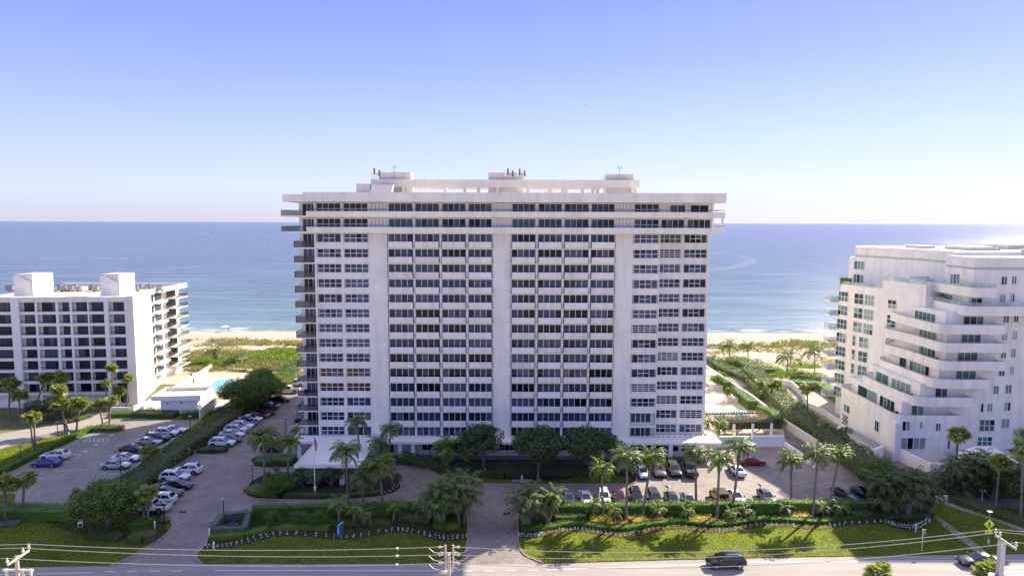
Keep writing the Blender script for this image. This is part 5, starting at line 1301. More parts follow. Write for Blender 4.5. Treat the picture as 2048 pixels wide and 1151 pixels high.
def stairhouse(x0, x1, y0, y1, z1):
    mb = MB(); mb.box(x0, x1, y0, y1, 24.1, z1); s = mb.build('stair_house', WHITE2, apt)
    mb = MB(); mb.box(x0 - 0.1, x1 + 0.1, y0 - 0.1, y1 + 0.1, z1, z1 + 0.15); mb.build('roof_cap', ROOFT, s)
    mb = MB(); mb.box(x0 + 0.3, x0 + 2.2, y0 - 0.08, y0 - 0.003, 24.2, 26.4); mb.build('door', WHITEW, s)
    mb = MB(); mb.tube([(x0 + 1.8, y0 - 0.1, z1 - 0.3), (x1 - 0.5, y0 - 0.1, z1 - 1.2), (x1 - 0.1, y0 - 0.12, z1 - 1.4), (x1 - 0.1, y0 - 0.12, 24.2)], 0.07, 6); mb.build('drain_pipe', ROOFT, s)
stairhouse(-113.3, -109.0, 154.5, 161.5, 29.3)
stairhouse(-93.6, -89.4, 154.5, 166, 29.3) if False else stairhouse(-94.2, -89.9, 155.5, 162, 29.3)
def ac_unit(x, y, z, s, label, group):
    t = thing('air_conditioner', (x, y, z), label, 'air conditioner', group)
    MB().box(x - s / 2, x + s / 2, y - s / 2, y + s / 2, z + 0.25, z + 0.25 + s * 0.95).build('case', GREYMET, t)
    MB().tube([(x, y, z + 0.26 + s * 0.95), (x, y, z + 0.32 + s * 0.95)], s * 0.38, 12).build('fan_guard', BLACK, t)
    m = MB(); m.box(x - s / 2, x - s / 2 + 0.08, y - s / 2, y + s / 2, z, z + 0.25); m.box(x + s / 2 - 0.08, x + s / 2, y - s / 2, y + s / 2, z, z + 0.25); m.build('stand', BRONZE, t)
for i, px in enumerate((16, 23, 31, 108, 119, 128, 135, 142, 150, 158, 184, 192, 199, 272, 281, 290, 298, 306, 314, 320)):
    p = gy(px, 574, 170 if i % 2 else 173)
    pos = ('left of the left stair house' if px < 40 else 'between the two stair houses' if px < 210 else 'right of the right stair house')
    od = ('leftmost', 'second from the left', 'third from the left', 'fourth from the left', 'fifth from the left', 'sixth from the left', 'seventh from the left', 'eighth from the left', 'ninth from the left', 'rightmost')
    k_ = [0, 1, 9, 0, 1, 2, 3, 4, 5, 6, 7, 8, 9, 0, 1, 2, 3, 4, 5, 9][i]
    ac_unit(p.x, p.y, 24.1, 1.15 if i % 3 else 0.9, 'rooftop air conditioner %s, %s' % (pos, od[k_]), 'air conditioners on the left roof, ' + pos)

# pool house
pho = thing('pool_house', g(345, 826), 'small flat roofed white pool house with an overhanging rim', 'building')
c0, c1 = g(322, 828), g(396, 826)
f5 = Fr((c0.x, c0.y), (c1.x, c1.y)); w5 = f5.L
mb = MB(); mb.box(0, w5, -7.0, 0, 0, 3.1, f5); mb.build('wall', WHITE2, pho)
mb = MB(); mb.box(-1.6, w5 + 0.9, -7.6, 0.7, 3.1, 3.4, f5)
for q in ((-1.6, w5 + 0.9, 0.45, 0.7), (-1.6, w5 + 0.9, -7.6, -7.35), (-1.6, -1.35, -7.35, 0.45), (w5 + 0.65, w5 + 0.9, -7.35, 0.45)): mb.box(q[0], q[1], q[2], q[3], 3.4, 4.15, f5)
r5 = mb.build('roof', WHITE2, pho); mb = MB(); mb.box(-1.33, w5 + 0.63, -7.33, 0.43, 3.405, 3.45, f5); mb.build('roof_membrane', ROOFT, r5)
for u in (1.3, 4.2): mb = MB(); mb.box(u, u + 0.35, 0.0, 0.08, 2.3, 2.55, f5); mb.build('wall_light', BRONZE, pho)
mb = MB(); mb.box(w5 - 1.6, w5 - 0.7, 0.0, 0.05, 0.05, 2.1, f5); mb.build('door', WHITEW, pho)
# pool deck, pool, walls
sheet('pool_deck', P((300, 812), (408, 742), (440, 733), (520, 738), (480, 792), (432, 818), (402, 838), (396, 826), (322, 826)), 0.05, TRAV)
POOLW = mat('pool_water', (0.16, 0.46, 0.52), 0.08, var=0.12, scale=0.6, spec=0.6, bump=0.15, bscale=2)
POOLT = mat('pool_coping', (0.66, 0.62, 0.56), 0.6)
def pool(pts, label, zz):
    t = thing('swimming_pool', g(*pts[0]), label, 'swimming pool'); w_ = smooth(P(*pts), True, 1)
    mb = MB(); mb.poly([(p[0], p[1], zz + 0.03) for p in ccw(w_)]); mb.build('water', POOLW, t)
    k = kerb(w_, True, 0.5, 0.07, 'coping', POOLT, zz); k.parent = t; k.location = -t.location; del k['kind']
pool([(407, 780), (440, 753), (476, 753), (462, 781)], 'rectangular turquoise swimming pool beside the left building', 0.05)
def wall(path, h, th, label, m=None, name='garden_wall', cat='wall', h2=None, z=0):
    mb = MB(); V = [Vector((p[0], p[1], 0)) for p in path]
    for i in range(len(V) - 1):
        f = Fr(V[i], V[i + 1]); ha = h if h2 is None else h + (h2 - h) * i / (len(V) - 1); hb = h if h2 is None else h + (h2 - h) * (i + 1) / (len(V) - 1)
        e = th * 0.45 if i < len(V) - 2 else 0
        mb.hexa([tuple(f(u, v, zz)) for u, v, zz in ((0, 0, z), (0, -th, z), (f.L + e, -th, z), (f.L + e, 0, z), (0, 0, z + ha), (0, -th, z + ha), (f.L + e, -th, z + hb + 0.002 * i), (f.L + e, 0, z + hb + 0.002 * i))])
    o = mb.build(name, m or WHITE2, None, V[0]); tag(o, label, cat); return o
wall(P((316, 806), (360, 783), (424, 742)), 2.0, 0.25, 'long white wall sloping back beside the left building')
wall(P((330, 800), (352, 786)), 1.2, 0.2, 'short white wall at the foot of the balconies')
wall(P((455, 744), (505, 746)), 1.1, 0.25, 'low white wall behind the swimming pool')
wall(P((401, 839), (425, 818), (442, 806)), 2.2, 0.25, 'white wall end standing between the two parking lots')
wall(P((268, 826), (295, 815), (318, 806)), 1.6, 0.25, 'white wall in front of the sunlit end of the left building')
wall(P((222, 826), (262, 827)), 1.4, 0.25, 'low white wall behind the clipped hedge')
wall(P((580, 862), (601, 853)), 0.8, 0.25, 'low white planter wall by the tower corner')
BLUEC = mat('navy_canvas', (0.015, 0.03, 0.09), 0.8)
def closed_umbrella(px, py, label):
    b = g(px, py); t = thing('closed_umbrella', b, label, 'umbrella', 'closed navy umbrellas by the pool')
    MB().tube([b, b + Vector((0, 0, 2.4))], 0.03, 6).build('pole', GREYMET, t)
    MB().tube([b + Vector((0, 0, 1.0)), b + Vector((0, 0, 1.3)), b + Vector((0, 0, 2.2)), b + Vector((0, 0, 2.6))], [0.12, 0.24, 0.16, 0.02], 8).build('canopy', BLUEC, t)
closed_umbrella(384, 765, 'closed navy umbrella by the white loungers'); closed_umbrella(470, 737, 'closed navy umbrella behind the pool, left of two'); closed_umbrella(491, 735, 'closed navy umbrella behind the pool, right of two'); closed_umbrella(387, 774, 'closed navy umbrella nearest the pool house')
def lounger(b, rz, label, m, group):
    t = thing('sun_lounger', b, label, 'sun lounger', group, rz)
    f = lambda *q: link(q[0], q[1].mesh(q[0], q[2]), t)
    mb = MB(); mb.box(-0.9, 0.35, -0.32, 0.32, 0.28, 0.36); f('seat', mb, m)
    mb = MB(); mb.hexa([(0.36, -0.32, 0.28), (1.0, -0.32, 0.65), (1.0, 0.32, 0.65), (0.36, 0.32, 0.28), (0.36, -0.32, 0.36), (0.98, -0.32, 0.74), (0.98, 0.32, 0.74), (0.36, 0.32, 0.36)]); f('backrest', mb, m)
    for x, y in ((-0.8, -0.28), (-0.8, 0.28), (0.3, -0.28), (0.3, 0.28)):
        mb = MB(); mb.box(x - 0.03, x + 0.03, y - 0.03, y + 0.03, 0, 0.28); f('leg', mb, m)
for i in range(8):
    b = g(366 + i * 5.2, 776 - i * 3.6, 0.05); lounger(b, 0.2, 'white sun lounger by the sloping pool wall, %s' % ('nearest the pool house', 'second from the pool house', 'third from the pool house', 'fourth from the pool house', 'fourth from the sea', 'third from the sea', 'second from the sea', 'nearest the sea')[i], WHITE2, 'white sun loungers in the row by the sloping wall')
for i, (x, y) in enumerate(((424, 741), (430, 743), (437, 742))):
    lounger(g(x, y, 0.05), 2.0, ('navy sun lounger at the beach end of the pool terrace, nearest the sloping wall', 'navy sun lounger at the beach end of the pool terrace, between two others', 'navy sun lounger at the beach end of the pool terrace, nearest the pool')[i], BLUEC, 'navy sun loungers at the beach end of the pool terrace')

# ---------------------------------------------------------------- stepped white building on the right
st = thing('stepped_building', (78, 119, 0), 'white stepped apartment building with curved looking terraces and green tinted glass', 'apartment building')
TP = [[(1683, 772), (1746, 804), (1790, 828), (1920, 829)], [(1726, 748), (1769, 769), (1828, 792.5), (1952, 795)], [(1759, 717), (1806, 734), (1864.5, 756), (1983, 758.6)],
      [(1770, 686.7), (1814, 698), (1884.7, 722), (2013, 722)], [(1770, 655), (1816.7, 665), (1887, 685.4), (2015.7, 685.4)], [(1777.6, 621), (1816.7, 632.5), (1889.7, 650), (2019.5, 650)],
      [(1791.5, 586), (1825, 590), (1915, 608.6), (2060, 608.6)], [(1819, 558), (1850, 561), (1925, 571), (1976.7, 572)]]
YM = 119.0
tiers = []
def fillet(pts, r, n=5):
    """round the inner corners of an open line of points"""
    out = [Vector((pts[0][0], pts[0][1], 0))]
    for i in range(1, len(pts) - 1):
        a, b_, c = (Vector((q[0], q[1], 0)) for q in (pts[i - 1], pts[i], pts[i + 1]))
        d1 = min(r, (a - b_).length * 0.45); d2 = min(r, (c - b_).length * 0.45)
        p, q = b_ + (a - b_).normalized() * d1, b_ + (c - b_).normalized() * d2
        for k in range(n + 1): t = k / n; out.append(p * (1 - t) ** 2 + b_ * 2 * t * (1 - t) + q * t * t)
    out.append(Vector((pts[-1][0], pts[-1][1], 0))); return out
for k, pp in enumerate(TP):
    z = 8.3 + 3.2 * k; q = [g(x, y, z) for x, y in pp]; q[3].y = q[2].y = 116.6 - 0.0 * k
    tiers.append((z, q))
bulkR = Bulk(GREENGL + [GL[3]])
def gpick(b=None):
    def f(): return rnd.choice(GREENGL + [GREENGL[0], GL[3]]) if b is None or rnd.random() < 0.3 else b
    return f
def gwin(fr, a, b_, z0, z1, cols=(1, 1), rows=1, v=0.09, styles=None):
    window(st, fr, a, b_, z0, z1, v, cols=cols, rows=rows, styles=styles, pick=gpick(rnd.choice(GREENGL)), each=False, bulk=bulkR, bar=0.09)
SH = Vector((2.3, 2.4, 0))
for k, (z, q) in enumerate(tiers):
    out = [(p.x, p.y) for p in q]
    rnd_ = [(p.x, p.y) for p in fillet(out, 2.6)]
    xr = q[3].x
    backY = 136 if k > 2 else 134
    # slab with parapet following the edge
    mb = MB()
    mb.prism(ccw([(x + 0.08, y + 0.08) for x, y in rnd_[:-1]] + [(xr - 0.08, rnd_[-1][1] + 0.08), (xr - 0.08, YM - 0.01), (out[2][0] + 2.4, YM - 0.01), (out[1][0] + 2.4, out[1][1] + 1), (out[0][0] + 2.5, out[0][1] + 1.2)]), z - 1.45, z - 1.15)
    mb.build('terrace_slab', WHITEW, st)
    mb = MB()
    pl = rnd_
    for i in range(len(pl) - 1):
        f = Fr(pl[i], pl[i + 1])
        mb.box(0.0, f.L, -0.25, 0.0, z - 1.75 + 0.002 * (i % 3), z - 0.12 + 0.001 * (i % 3), f)
    mb.box(xr - 0.25, xr, q[3].y + 0.25, YM - 0.01, z - 1.75, z - 0.12)
    mb.build('parapet', WHITEW, st)
    rl = MB()
    for i in range(len(pl) - 1):
        f = Fr(pl[i], pl[i + 1]); rl.box(0, f.L, -0.15, -0.09, z + 0.02 + 0.001 * (i % 3), z + 0.08, f)
    rl.build('handrail', GREYMET, st)
    # glass screen at the far tip
    tp = Fr(out[0], (out[0][0] + 4.5, out[0][1] + 0.8))
    mb = MB(); mb.box(0.1, 4.4, -0.04, 0.0, z - 1.1, z + 0.5, tp); mb.build('glass_screen', GREENRAIL, st)
    # storey above this slab
    inn = [Vector((p[0] + SH.x, p[1] + SH.y, 0)) for p in out]
    ztop = z - 1.45 + 3.2
    if k < 7:
        mb = MB(); mb.prism(ccw([(inn[0].x, inn[0].y - 0.5), (inn[1].x, inn[1].y), (inn[2].x, YM), (min(xr + 30, 118), YM), (118, 148), (90, 148), (90, inn[0].y + 1.5), (inn[0].x + 5, inn[0].y + 1.2)]), z - 1.45, ztop)
        mb.build('storey_wall', WHITEW, st)
mb = MB(); z, q = tiers[0]
mb.prism(ccw([(p.x + 0.02, p.y + 0.02) for p in q[:3]] + [(q[3].x, 116.62), (q[3].x, YM), (118, YM), (118, 148), (90, 148), (90, q[0].y + 2.5), (q[0].x + 6, q[0].y + 2.0)]), 0, z - 1.46)
mb.build('base_wall', WHITEW, st)
# main block above and behind
mb = MB()
xt = [gy(1897, 507, 127).x, gy(1950, 511, YM + 0.3).x]
mb.prism(ccw([(xt[1], YM + 0.3), (118, YM + 0.3), (118, 150), (90, 150), (90, 128), (xt[0], 127.5)]), 29.0, 35.7)
mb.build('upper_wall', WHITEW, st)
STR = mat('pale_green_band', (0.40, 0.48, 0.38), 0.8)
mb = MB()
for a, b_ in (((77.6, 154.4), (82.5, 138.6)), ((82.5, 138.6), (82.8, 126.6)), ((xt[0], 127.5), (xt[1], YM + 0.3)), ((xt[1], YM + 0.3), (118, YM + 0.3))):
    f = Fr(a, b_); zz_ = 34.1 if a[0] < 82.6 and a[1] > 130 else 33.55; mb.box(0.01, f.L - 0.01, 0.0, 0.03, zz_, zz_ + 0.42, f)
mb.build('green_band', STR, st)
mb = MB(); mb.prism(ccw([(77.6, 154.4), (82.5, 138.6), (82.8, 126.6), (102, 128.2), (102, 160), (80.5, 160)]), 27.1, 36.4); mb.build('upper_wall', WHITEW, st)
for a, b_, c, d, z1 in ((88.5, 94, 132, 140, 37.1), (103, 103, 130, 136, 37.6), (104, 114, 128, 133, 37.2), (96, 99, 126, 129, 36.9), (85, 88, 142, 148, 37.0), (106, 109, 134, 138, 38.0), (100, 118, 138, 145, 37.4)):
    mb = MB(); mb.box(a, b_, c, d, 35.8, z1); mb.build('roof_block', CREAM, st)
for x, y in ((101, 128), (107.5, 136)): mb = MB(); mb.tube([(x, y, 37.2), (x, y, 38.2)], 1.2, 16); mb.build('roof_drum', CREAM, st)
# wing towards the beach
W0, W3 = (71.1, 146.9), (77.1, 126.5)
fw = Fr(W0, W3)
mb = MB(); mb.prism(ccw([W0, W3, (88, 126.5), (88, 160), (77.6, 160)]), 0, 28.0); mb.build('wing_wall', WHITEW, st)
mb = MB(); mb.box(0, 13.0, -0.25, 0.0, 28.0, 28.55, fw); mb.build('parapet', WHITEW, st)
mb = MB(); mb.box(0.2, 13.0, -0.12, -0.08, 28.55, 29.2, fw); mb.build('glass_screen', GREENRAIL, st)
u2, u3 = onwall(fw, 1764, 590)[0], fw.L
mb = MB(); mb.box(u2, u3, -7, 0.02, 28.0, 30.2, fw); mb.build('wing_wall', WHITEW, st)
mb = MB(); mb.box(u2 + 0.1, u3 - 0.1, -0.1, -0.06, 30.2, 31.1, fw); mb.build('glass_screen', GREENRAIL, st)
c1a, c1b = onwall(fw, 1677, 591)[0], onwall(fw, 1697, 591)[0]
c2a, c2b = onwall(fw, 1709, 597)[0], onwall(fw, 1749, 600)[0]
zt0 = onwall(fw, 1677, 581)[1]
for k in range(8):
    z1 = zt0 - 2.98 * k
    if z1 < 2.6: break
    gwin(fw, c1a, c1b, z1 - 2.2, z1, (1, 1, 1), 2)
    if k < 3: gwin(fw, c2a, (c2a + c2b) / 2 - 0.15, z1 - 2.3, z1, (1, 1), 2); gwin(fw, (c2a + c2b) / 2 + 0.15, c2b, z1 - 2.3, z1, (1, 1, 1), 2)
    elif k < 7: gwin(fw, c2a, c2a + 1.0, z1 - 2.3, z1, (1,), 2); gwin(fw, c2a + 1.8, c2b - 1.0, z1 - 2.3, z1, (1, 1), 2)
    if k < 4:
        a = onwall(fw, 1778, 570)[0]; gwin(fw, a, a + 2.1, z1 - (0.4 if k < 2 else -0.9) - (1.8 if k < 2 else 0.8), z1 - (0.4 if k < 2 else -0.9), (1, 1), 2 if k < 2 else 1, v=0.11)
    # beach side balconies with glass fronts
    mb = MB(); mb.box(69.3, 71.6, 147.7, 150.1, z1 - 2.6, z1 - 2.2); b_ = mb.build('balcony_slab', WHITEW, st)
    mb = MB(); mb.box(69.3, 71.3, 147.64, 147.7, z1 - 2.2, z1 - 1.2); mb.box(69.24, 69.3, 147.64, 150.1, z1 - 2.2, z1 - 1.2); mb.build('glass_rail', GREENRAIL, b_)
fu = Fr((77.6, 154.4), (82.5, 138.6))
for z1 in (33.2, 30.2):
    a = onwall(fu, 1708, 535)[0]; b_ = onwall(fu, 1729, 535)[0]; gwin(fu, a, b_, z1 - 2.0, z1, (1, 1, 1), 1)
mb = MB(); mb.prism(ccw([(77.7, 157.2), (79.2, 155.3), (82.0, 160.9), (80.2, 160.9)]), 27.1, 33.8); mb.build('upper_wall', WHITEW, st)
fu2 = Fr((82.5, 138.6), (82.8, 126.6)); a, b_ = onwall(fu2, 1789, 540)[0], onwall(fu2, 1808, 540)[0]
gwin(fu2, a, b_, 29.6, 31.8, (1, 1), 1)
# windows on the storeys behind the terraces
sidew = [(1755, 1790), (1805, 1822), (1824, 1864), (1825, 1868), (1825, 1868), (1831, 1869), (1834, 1867)]
frontw = [(1829, 1855), (1875, 1900), (1914, 1955), (1915, 1956), (1920, 1960), (1922, 1963), (1896, 1918)]
for k in range(7):
    z, q = tiers[k]; base = z - 1.14
    m1 = (q[1].x + SH.x, q[1].y + SH.y); m2 = (q[2].x + SH.x, YM); m0 = (q[0].x + SH.x, q[0].y + SH.y - 0.5)
    f = Fr(m1, m2)
    gwin(f, 0.6, f.L * 0.72, base + 0.02, base + 2.2, (1,) * max(2, int(f.L * 0.72 / 1.3)))
    f0 = Fr(m0, m1)
    if f0.L > 2.5: gwin(f0, f0.L * 0.35, f0.L - 0.4, base + 0.02, base + 2.2, (1, 1))
    ff = Fr((m2[0], YM), ang=0); a = gy(frontw[k][0], 700, YM).x - m2[0]; b_ = gy(frontw[k][1], 700, YM).x - m2[0]
    a = max(0.3, a); b_ = max(a + 2.0, b_)
    gwin(ff, a, b_, base + 0.02, base + 2.25, (1, 1, 1) if b_ - a > 3 else (1, 1))
fm_ = Fr((0, YM), ang=0)
fm3 = Fr((0, YM + 0.3), ang=0)
for (x0, x1, y0, y1) in ((1898, 1920, 547, 568), (2001, 2015, 552, 570), (2022, 2034, 551, 569)):
    a, b_ = onwall(fm3, x0, y1), onwall(fm3, x1, y0)
    gwin(fm3, a[0], b_[0], a[1], b_[1], (1, 1, 1) if x1 - x0 > 16 else (1, 1), 1 if x1 - x0 > 16 else 1, styles=None)
for (x0, x1, y0, y1) in ((1998, 2012, 587, 605), (2019, 2030, 586, 604), (2026, 2038, 627, 645), (2005, 2019, 628, 646), (2024, 2035, 661, 680), (2002, 2016, 665, 681), (2020, 2032, 696, 715), (2000, 2013, 703, 717), (2018, 2029, 731, 750), (1996, 2010, 738, 752), (1985, 1998, 770, 788), (2009, 2024, 768, 787), (1960, 1968, 805, 824), (1973, 1986, 805, 823), (2007, 2022, 803, 821), (1957, 1990, 838, 862), (2001, 2020, 836, 856), (1953, 1985, 872, 891)):
    a, b_ = onwall(fm_, x0, y1), onwall(fm_, x1, y0)
    gwin(fm_, a[0], b_[0], a[1], b_[1], (1, 1, 1) if x1 - x0 > 25 else (1, 1) if x1 - x0 > 9 else (1,), 2 if x1 - x0 > 25 else 1, styles=None)
fb = Fr((tiers[0][1][2].x, 116.62), ang=0)
for (x0, x1, y0, y1) in ((1803, 1821, 841, 861), (1838, 1846, 842, 857), (1870, 1882, 845, 862), (1800, 1852, 874, 898), (1893, 1901, 878, 897)):
    a, b_ = onwall(fb, x0, y1), onwall(fb, x1, y0)
    gwin(fb, a[0], b_[0], a[1], b_[1], (1, 1, 1, 1) if x1 - x0 > 25 else (1, 1) if x1 - x0 > 9 else (1,), 1)
fs1 = Fr((tiers[0][1][0].x, tiers[0][1][0].y), (tiers[0][1][1].x, tiers[0][1][1].y)); fs2 = Fr((tiers[0][1][1].x, tiers[0][1][1].y), (tiers[0][1][2].x, tiers[0][1][2].y))
gwin(fs1, 1.5, 4.0, 3.6, 5.2, (1, 1)); gwin(fs2, 1.2, 2.8, 3.3, 5.4, (1, 1)); gwin(fs2, 1.4, 2.6, 0.3, 1.4, (1,))
mb = MB()
for i in range(5):
    for j in range(5):
        if (i + j) % 2 == 0: mb.box(1.2 + i * 0.45, 1.6 + i * 0.45, 0.0, 0.06, 0.9 + j * 0.42, 1.25 + j * 0.42, fs1)
mb.build('lattice_vent', BRONZE, st)
o = bulkR.build('pane', bulkR.mats, st); o['kind'] = 'stuff'
for k in (0, 1, 2, 3): pass
# glass rails in front of the two top terraces
for k in (6, 7):
    z, q = tiers[k]; mb = MB(); pl = fillet([(p.x, p.y) for p in q], 2.6)
    for i in range(len(pl) - 1):
        f = Fr(pl[i], pl[i + 1]); mb.box(0.0, f.L, -0.12, -0.08, z - 0.12 + 0.001 * i, z + 0.55, f)
    mb.build('glass_screen', GREENRAIL, st)
for i, (x, y, z_, l) in enumerate(((94, 133, 35.72, 'rooftop air conditioner on the stepped building, nearest the beach'), (97.5, 124, 35.72, 'rooftop air conditioner on the stepped building, second from the beach'), (93.5, 122.5, 35.72, 'rooftop air conditioner on the stepped building, nearest the road'), (108, 130.5, 37.2, 'rooftop air conditioner on the stepped building, on the raised block'))):
    ac_unit(x, y, z_, 1.3, l, 'air conditioners on the stepped building')
MB().tube([(99, 122, 35.7), (99, 122, 36.6), (99.6, 122, 37.1), (98.6, 122, 37.4)], 0.12, 6).build('roof_pipe', BRONZE, st)
MB().tube([(101, 124, 35.7), (101, 124, 36.9)], 0.3, 8).build('roof_vent', GREYMET, st)
# furniture and planters on the terraces
POT = mat('green_planter_box', (0.02, 0.06, 0.02), 0.8)
for i, (x, y, z) in enumerate(((1681, 568, 28.1), (1689, 569, 28.1))):
    p = g(x, y, z); hedge([(p.x, p.y), (p.x + 0.9, p.y - 1.2)], 0.6, 1.6, ('green box hedge planter at the roof terrace corner, left one', 'green box hedge planter at the roof terrace corner, right one')[i], z=28.0, leaf=0.16, dens=50, name='planter_hedge')
def patio_set(p, rz, label):
    t = thing('patio_table', p, label, 'patio table', None, rz)
    mb = MB(); mb.tube([(0, 0, 0.70), (0, 0, 0.74)], 0.6, 14); link('table_top', mb.mesh('table_top', BRONZE), t)
    for a in range(4):
        x, y = 0.4 * math.cos(a * 1.57 + 0.8), 0.4 * math.sin(a * 1.57 + 0.8); mb = MB(); mb.box(x - 0.03, x + 0.03, y - 0.03, y + 0.03, 0, 0.7); link('leg', mb.mesh('leg', BRONZE), t)
def patio_chair(p, rz, label, group):
    t = thing('patio_chair', p, label, 'chair', group, rz)
    mb = MB(); mb.box(-0.28, 0.28, -0.28, 0.28, 0.38, 0.46); link('seat', mb.mesh('seat', BRONZE), t)
    mb = MB(); mb.box(-0.28, 0.28, 0.22, 0.28, 0.46, 1.0); link('backrest', mb.mesh('backrest', BRONZE), t)
    for x, y in ((-0.25, -0.25), (0.25, -0.25), (-0.25, 0.25), (0.25, 0.25)): mb = MB(); mb.box(x - 0.025, x + 0.025, y - 0.025, y + 0.025, 0, 0.38); link('leg', mb.mesh('leg', BRONZE), t)
for k, dx in ((3, 1.3), (1, 1.2), (0, 1.4)):
    z, q = tiers[k]; p = q[1].lerp(q[2], 0.55); p = Vector((p.x + dx, p.y + 0.5, z - 1.15))
    w_ = ('fourth', 'third', 'second', 'first')[3 - k] if k else 'lowest'
    w_ = {3: 'fourth', 1: 'second', 0: 'lowest'}[k]
    patio_set(p, 0.2, 'round dark patio table on the %s terrace of the stepped building' % w_)
    patio_chair(p + Vector((-0.2, 1.2, 0)), 0, 'dark patio chair behind the table on the %s terrace' % w_, 'terrace chairs'); patio_chair(p + Vector((0.2, -1.2, 0)), 3.14, 'dark patio chair before the table on the %s terrace' % w_, 'terrace chairs')
# private terrace, pool and walls at its foot
sheet('stone_terrace', P((1760, 895), (1860, 945), (1912, 950), (1990, 955), (1990, 895), (1800, 890)), 0.5, TRAV, th=0.5)
c = g(1900, 913, 0.5); pts_ = [(c.x + 1.7 * math.cos(a) + 0.4 * math.cos(3 * a), c.y + 2.6 * math.sin(a)) for a in np.linspace(0, 2 * math.pi, 20, endpoint=False)]
t = thing('plunge_pool', Vector((c.x, c.y, 0.5)), 'small kidney shaped pool on the stone terrace of the stepped building', 'swimming pool')
mb = MB(); mb.poly([(x, y, 0.53) for x, y in pts_]); mb.build('water', POOLW, t); k_ = kerb(pts_, True, 0.35, 0.07, 'coping', POOLT, 0.5); k_.parent = t; k_.location = -t.location; del k_['kind']
wall(P((1762, 903), (1858, 953), (1912, 957)), 2.3, 0.3, 'tall white wall round the private terrace')
wall(P((1676, 853), (1690, 862), (1762, 903)), 0.9, 0.25, 'low white kerb wall at the foot of the stepped building')
bx = thing('service_shelter', g(1700, 880), 'long low white shelter with a flat grey roof in the hedge', 'building')
pts_ = [tuple(g(x, y, 2.3))[:2] for x, y in ((1674, 853), (1692, 850), (1768, 892), (1750, 899))]
MB().prism(ccw(pts_), 0, 2.1).build('wall', WHITE2, bx); MB().prism(ccw(pts_), 2.1, 2.35).build('roof_rim', WHITE2, bx); MB().prism(ccw([(p[0] + (pts_[0][0] * 0 + sum(q[0] for q in pts_) / 4 - p[0]) * 0.08, p[1] + (sum(q[1] for q in pts_) / 4 - p[1]) * 0.08) for p in pts_]), 2.351, 2.37).build('roof', GREYMET, bx)
# carport with a standing seam roof
cp = thing('carport', g(1960, 925), 'white hipped metal roof of a carport behind the palms', 'building')
r4 = [g(1915, 903, 3.2), g(1990, 903, 3.2), g(2040, 925, 3.2), g(1915, 928, 3.2)]
rd = [g(1948, 892, 4.3), g(1985, 892, 4.3)]
mb = MB(); mb.poly([r4[3], r4[2], rd[1], rd[0]]); mb.poly([r4[2], r4[1], rd[1]]); mb.poly([r4[1], r4[0], rd[0], rd[1]]); mb.poly([r4[0], r4[3], rd[0]]); mb.poly([r4[0], r4[1], r4[2], r4[3]])
for i in range(14):
    a = r4[3].lerp(r4[2], (i + 0.5) / 14); b_ = rd[0].lerp(rd[1], (i + 0.5) / 14); n = Vector((0.04, 0, 0)); mb.hexa([a - n, a + n, b_ + n, b_ - n, a - n + Vector((0, 0, 0.07)), a + n + Vector((0, 0, 0.07)), b_ + n + Vector((0, 0, 0.07)), b_ - n + Vector((0, 0, 0.07))])
mb.build('roof', WHITE2, cp)
for p in r4: MB().box(p.x - 0.12 + (0.3 if p.x < 88 else -0.3), p.x + 0.12 + (0.3 if p.x < 88 else -0.3), p.y - 0.12, p.y + 0.12, 0, 3.2).build('post', WHITE2, cp)
wall(P((1915, 945), (1916, 915)), 2.8, 0.25, 'white wall beside the carport')

# ---------------------------------------------------------------- garden at the right of the tower
sheet('garden_terrace', P((1404, 905), (1404, 735), (1418, 728), (1470, 765), (1566, 850), (1572, 893), (1430, 896)), 0.03, TRAV)
wall(P((1410, 742), (1500, 802), (1560, 850), (1632, 897)), 1.6, 0.5, 'long tan garden wall running from the parking lot towards the beach', CREAM)
wall(P((1418, 893), (1568, 891)), 1.9, 0.4, 'white retaining wall at the back of the right lot')
wall(P((1568, 892), (1628, 936)), 0.9, 0.35, 'low white wall between the ramp and the right lot')
wall(P((1640, 893), (1750, 977)), 0.35, 0.3, 'low kerb wall along the right side of the lot', CREAM)
t = thing('iron_fence', g(1569, 888), 'black iron fence curving down beside the tan wall', 'fence')
ff_ = smooth(P((1569, 886), (1590, 893), (1618, 910)), False, 4)
mb = MB()
for i in range(len(ff_) - 1):
    f = Fr(ff_[i], ff_[i + 1]); mb.box(0, f.L, -0.03, 0.0, 1.55, 1.6, f); mb.box(0, f.L, -0.03, 0.0, 0.12, 0.17, f)
mb.build('rail', BRONZE, t); mb = MB()
for i in range(len(ff_) - 1):
    f = Fr(ff_[i], ff_[i + 1]); n = max(1, int(f.L / 0.16))
    for j in range(n): mb.box(f.L * j / n, f.L * j / n + 0.03, -0.025, -0.005, 0, 1.65, f)
o = mb.build('baluster', BRONZE, t); o['kind'] = 'stuff'
pg = thing('pergola', g(1480, 860), 'dark slatted pergola over the garden terrace beside the tower', 'pergola')
ZP = 3.7
BL, BR_, FRt, FL_ = g(1408, 826, ZP), g(1522, 824, ZP), g(1546, 842, ZP), g(1428, 845, ZP)
slm = None
for i in range(22):
    a = BL.lerp(BR_, i / 21); b_ = FL_.lerp(FRt, i / 21); f = Fr(b_, a)
    mb = MB(); mb.box(-0.4, f.L + 0.4, -0.05, 0.05, ZP, ZP + 0.16, f); mb.build('rafter', DARKWOOD, pg)
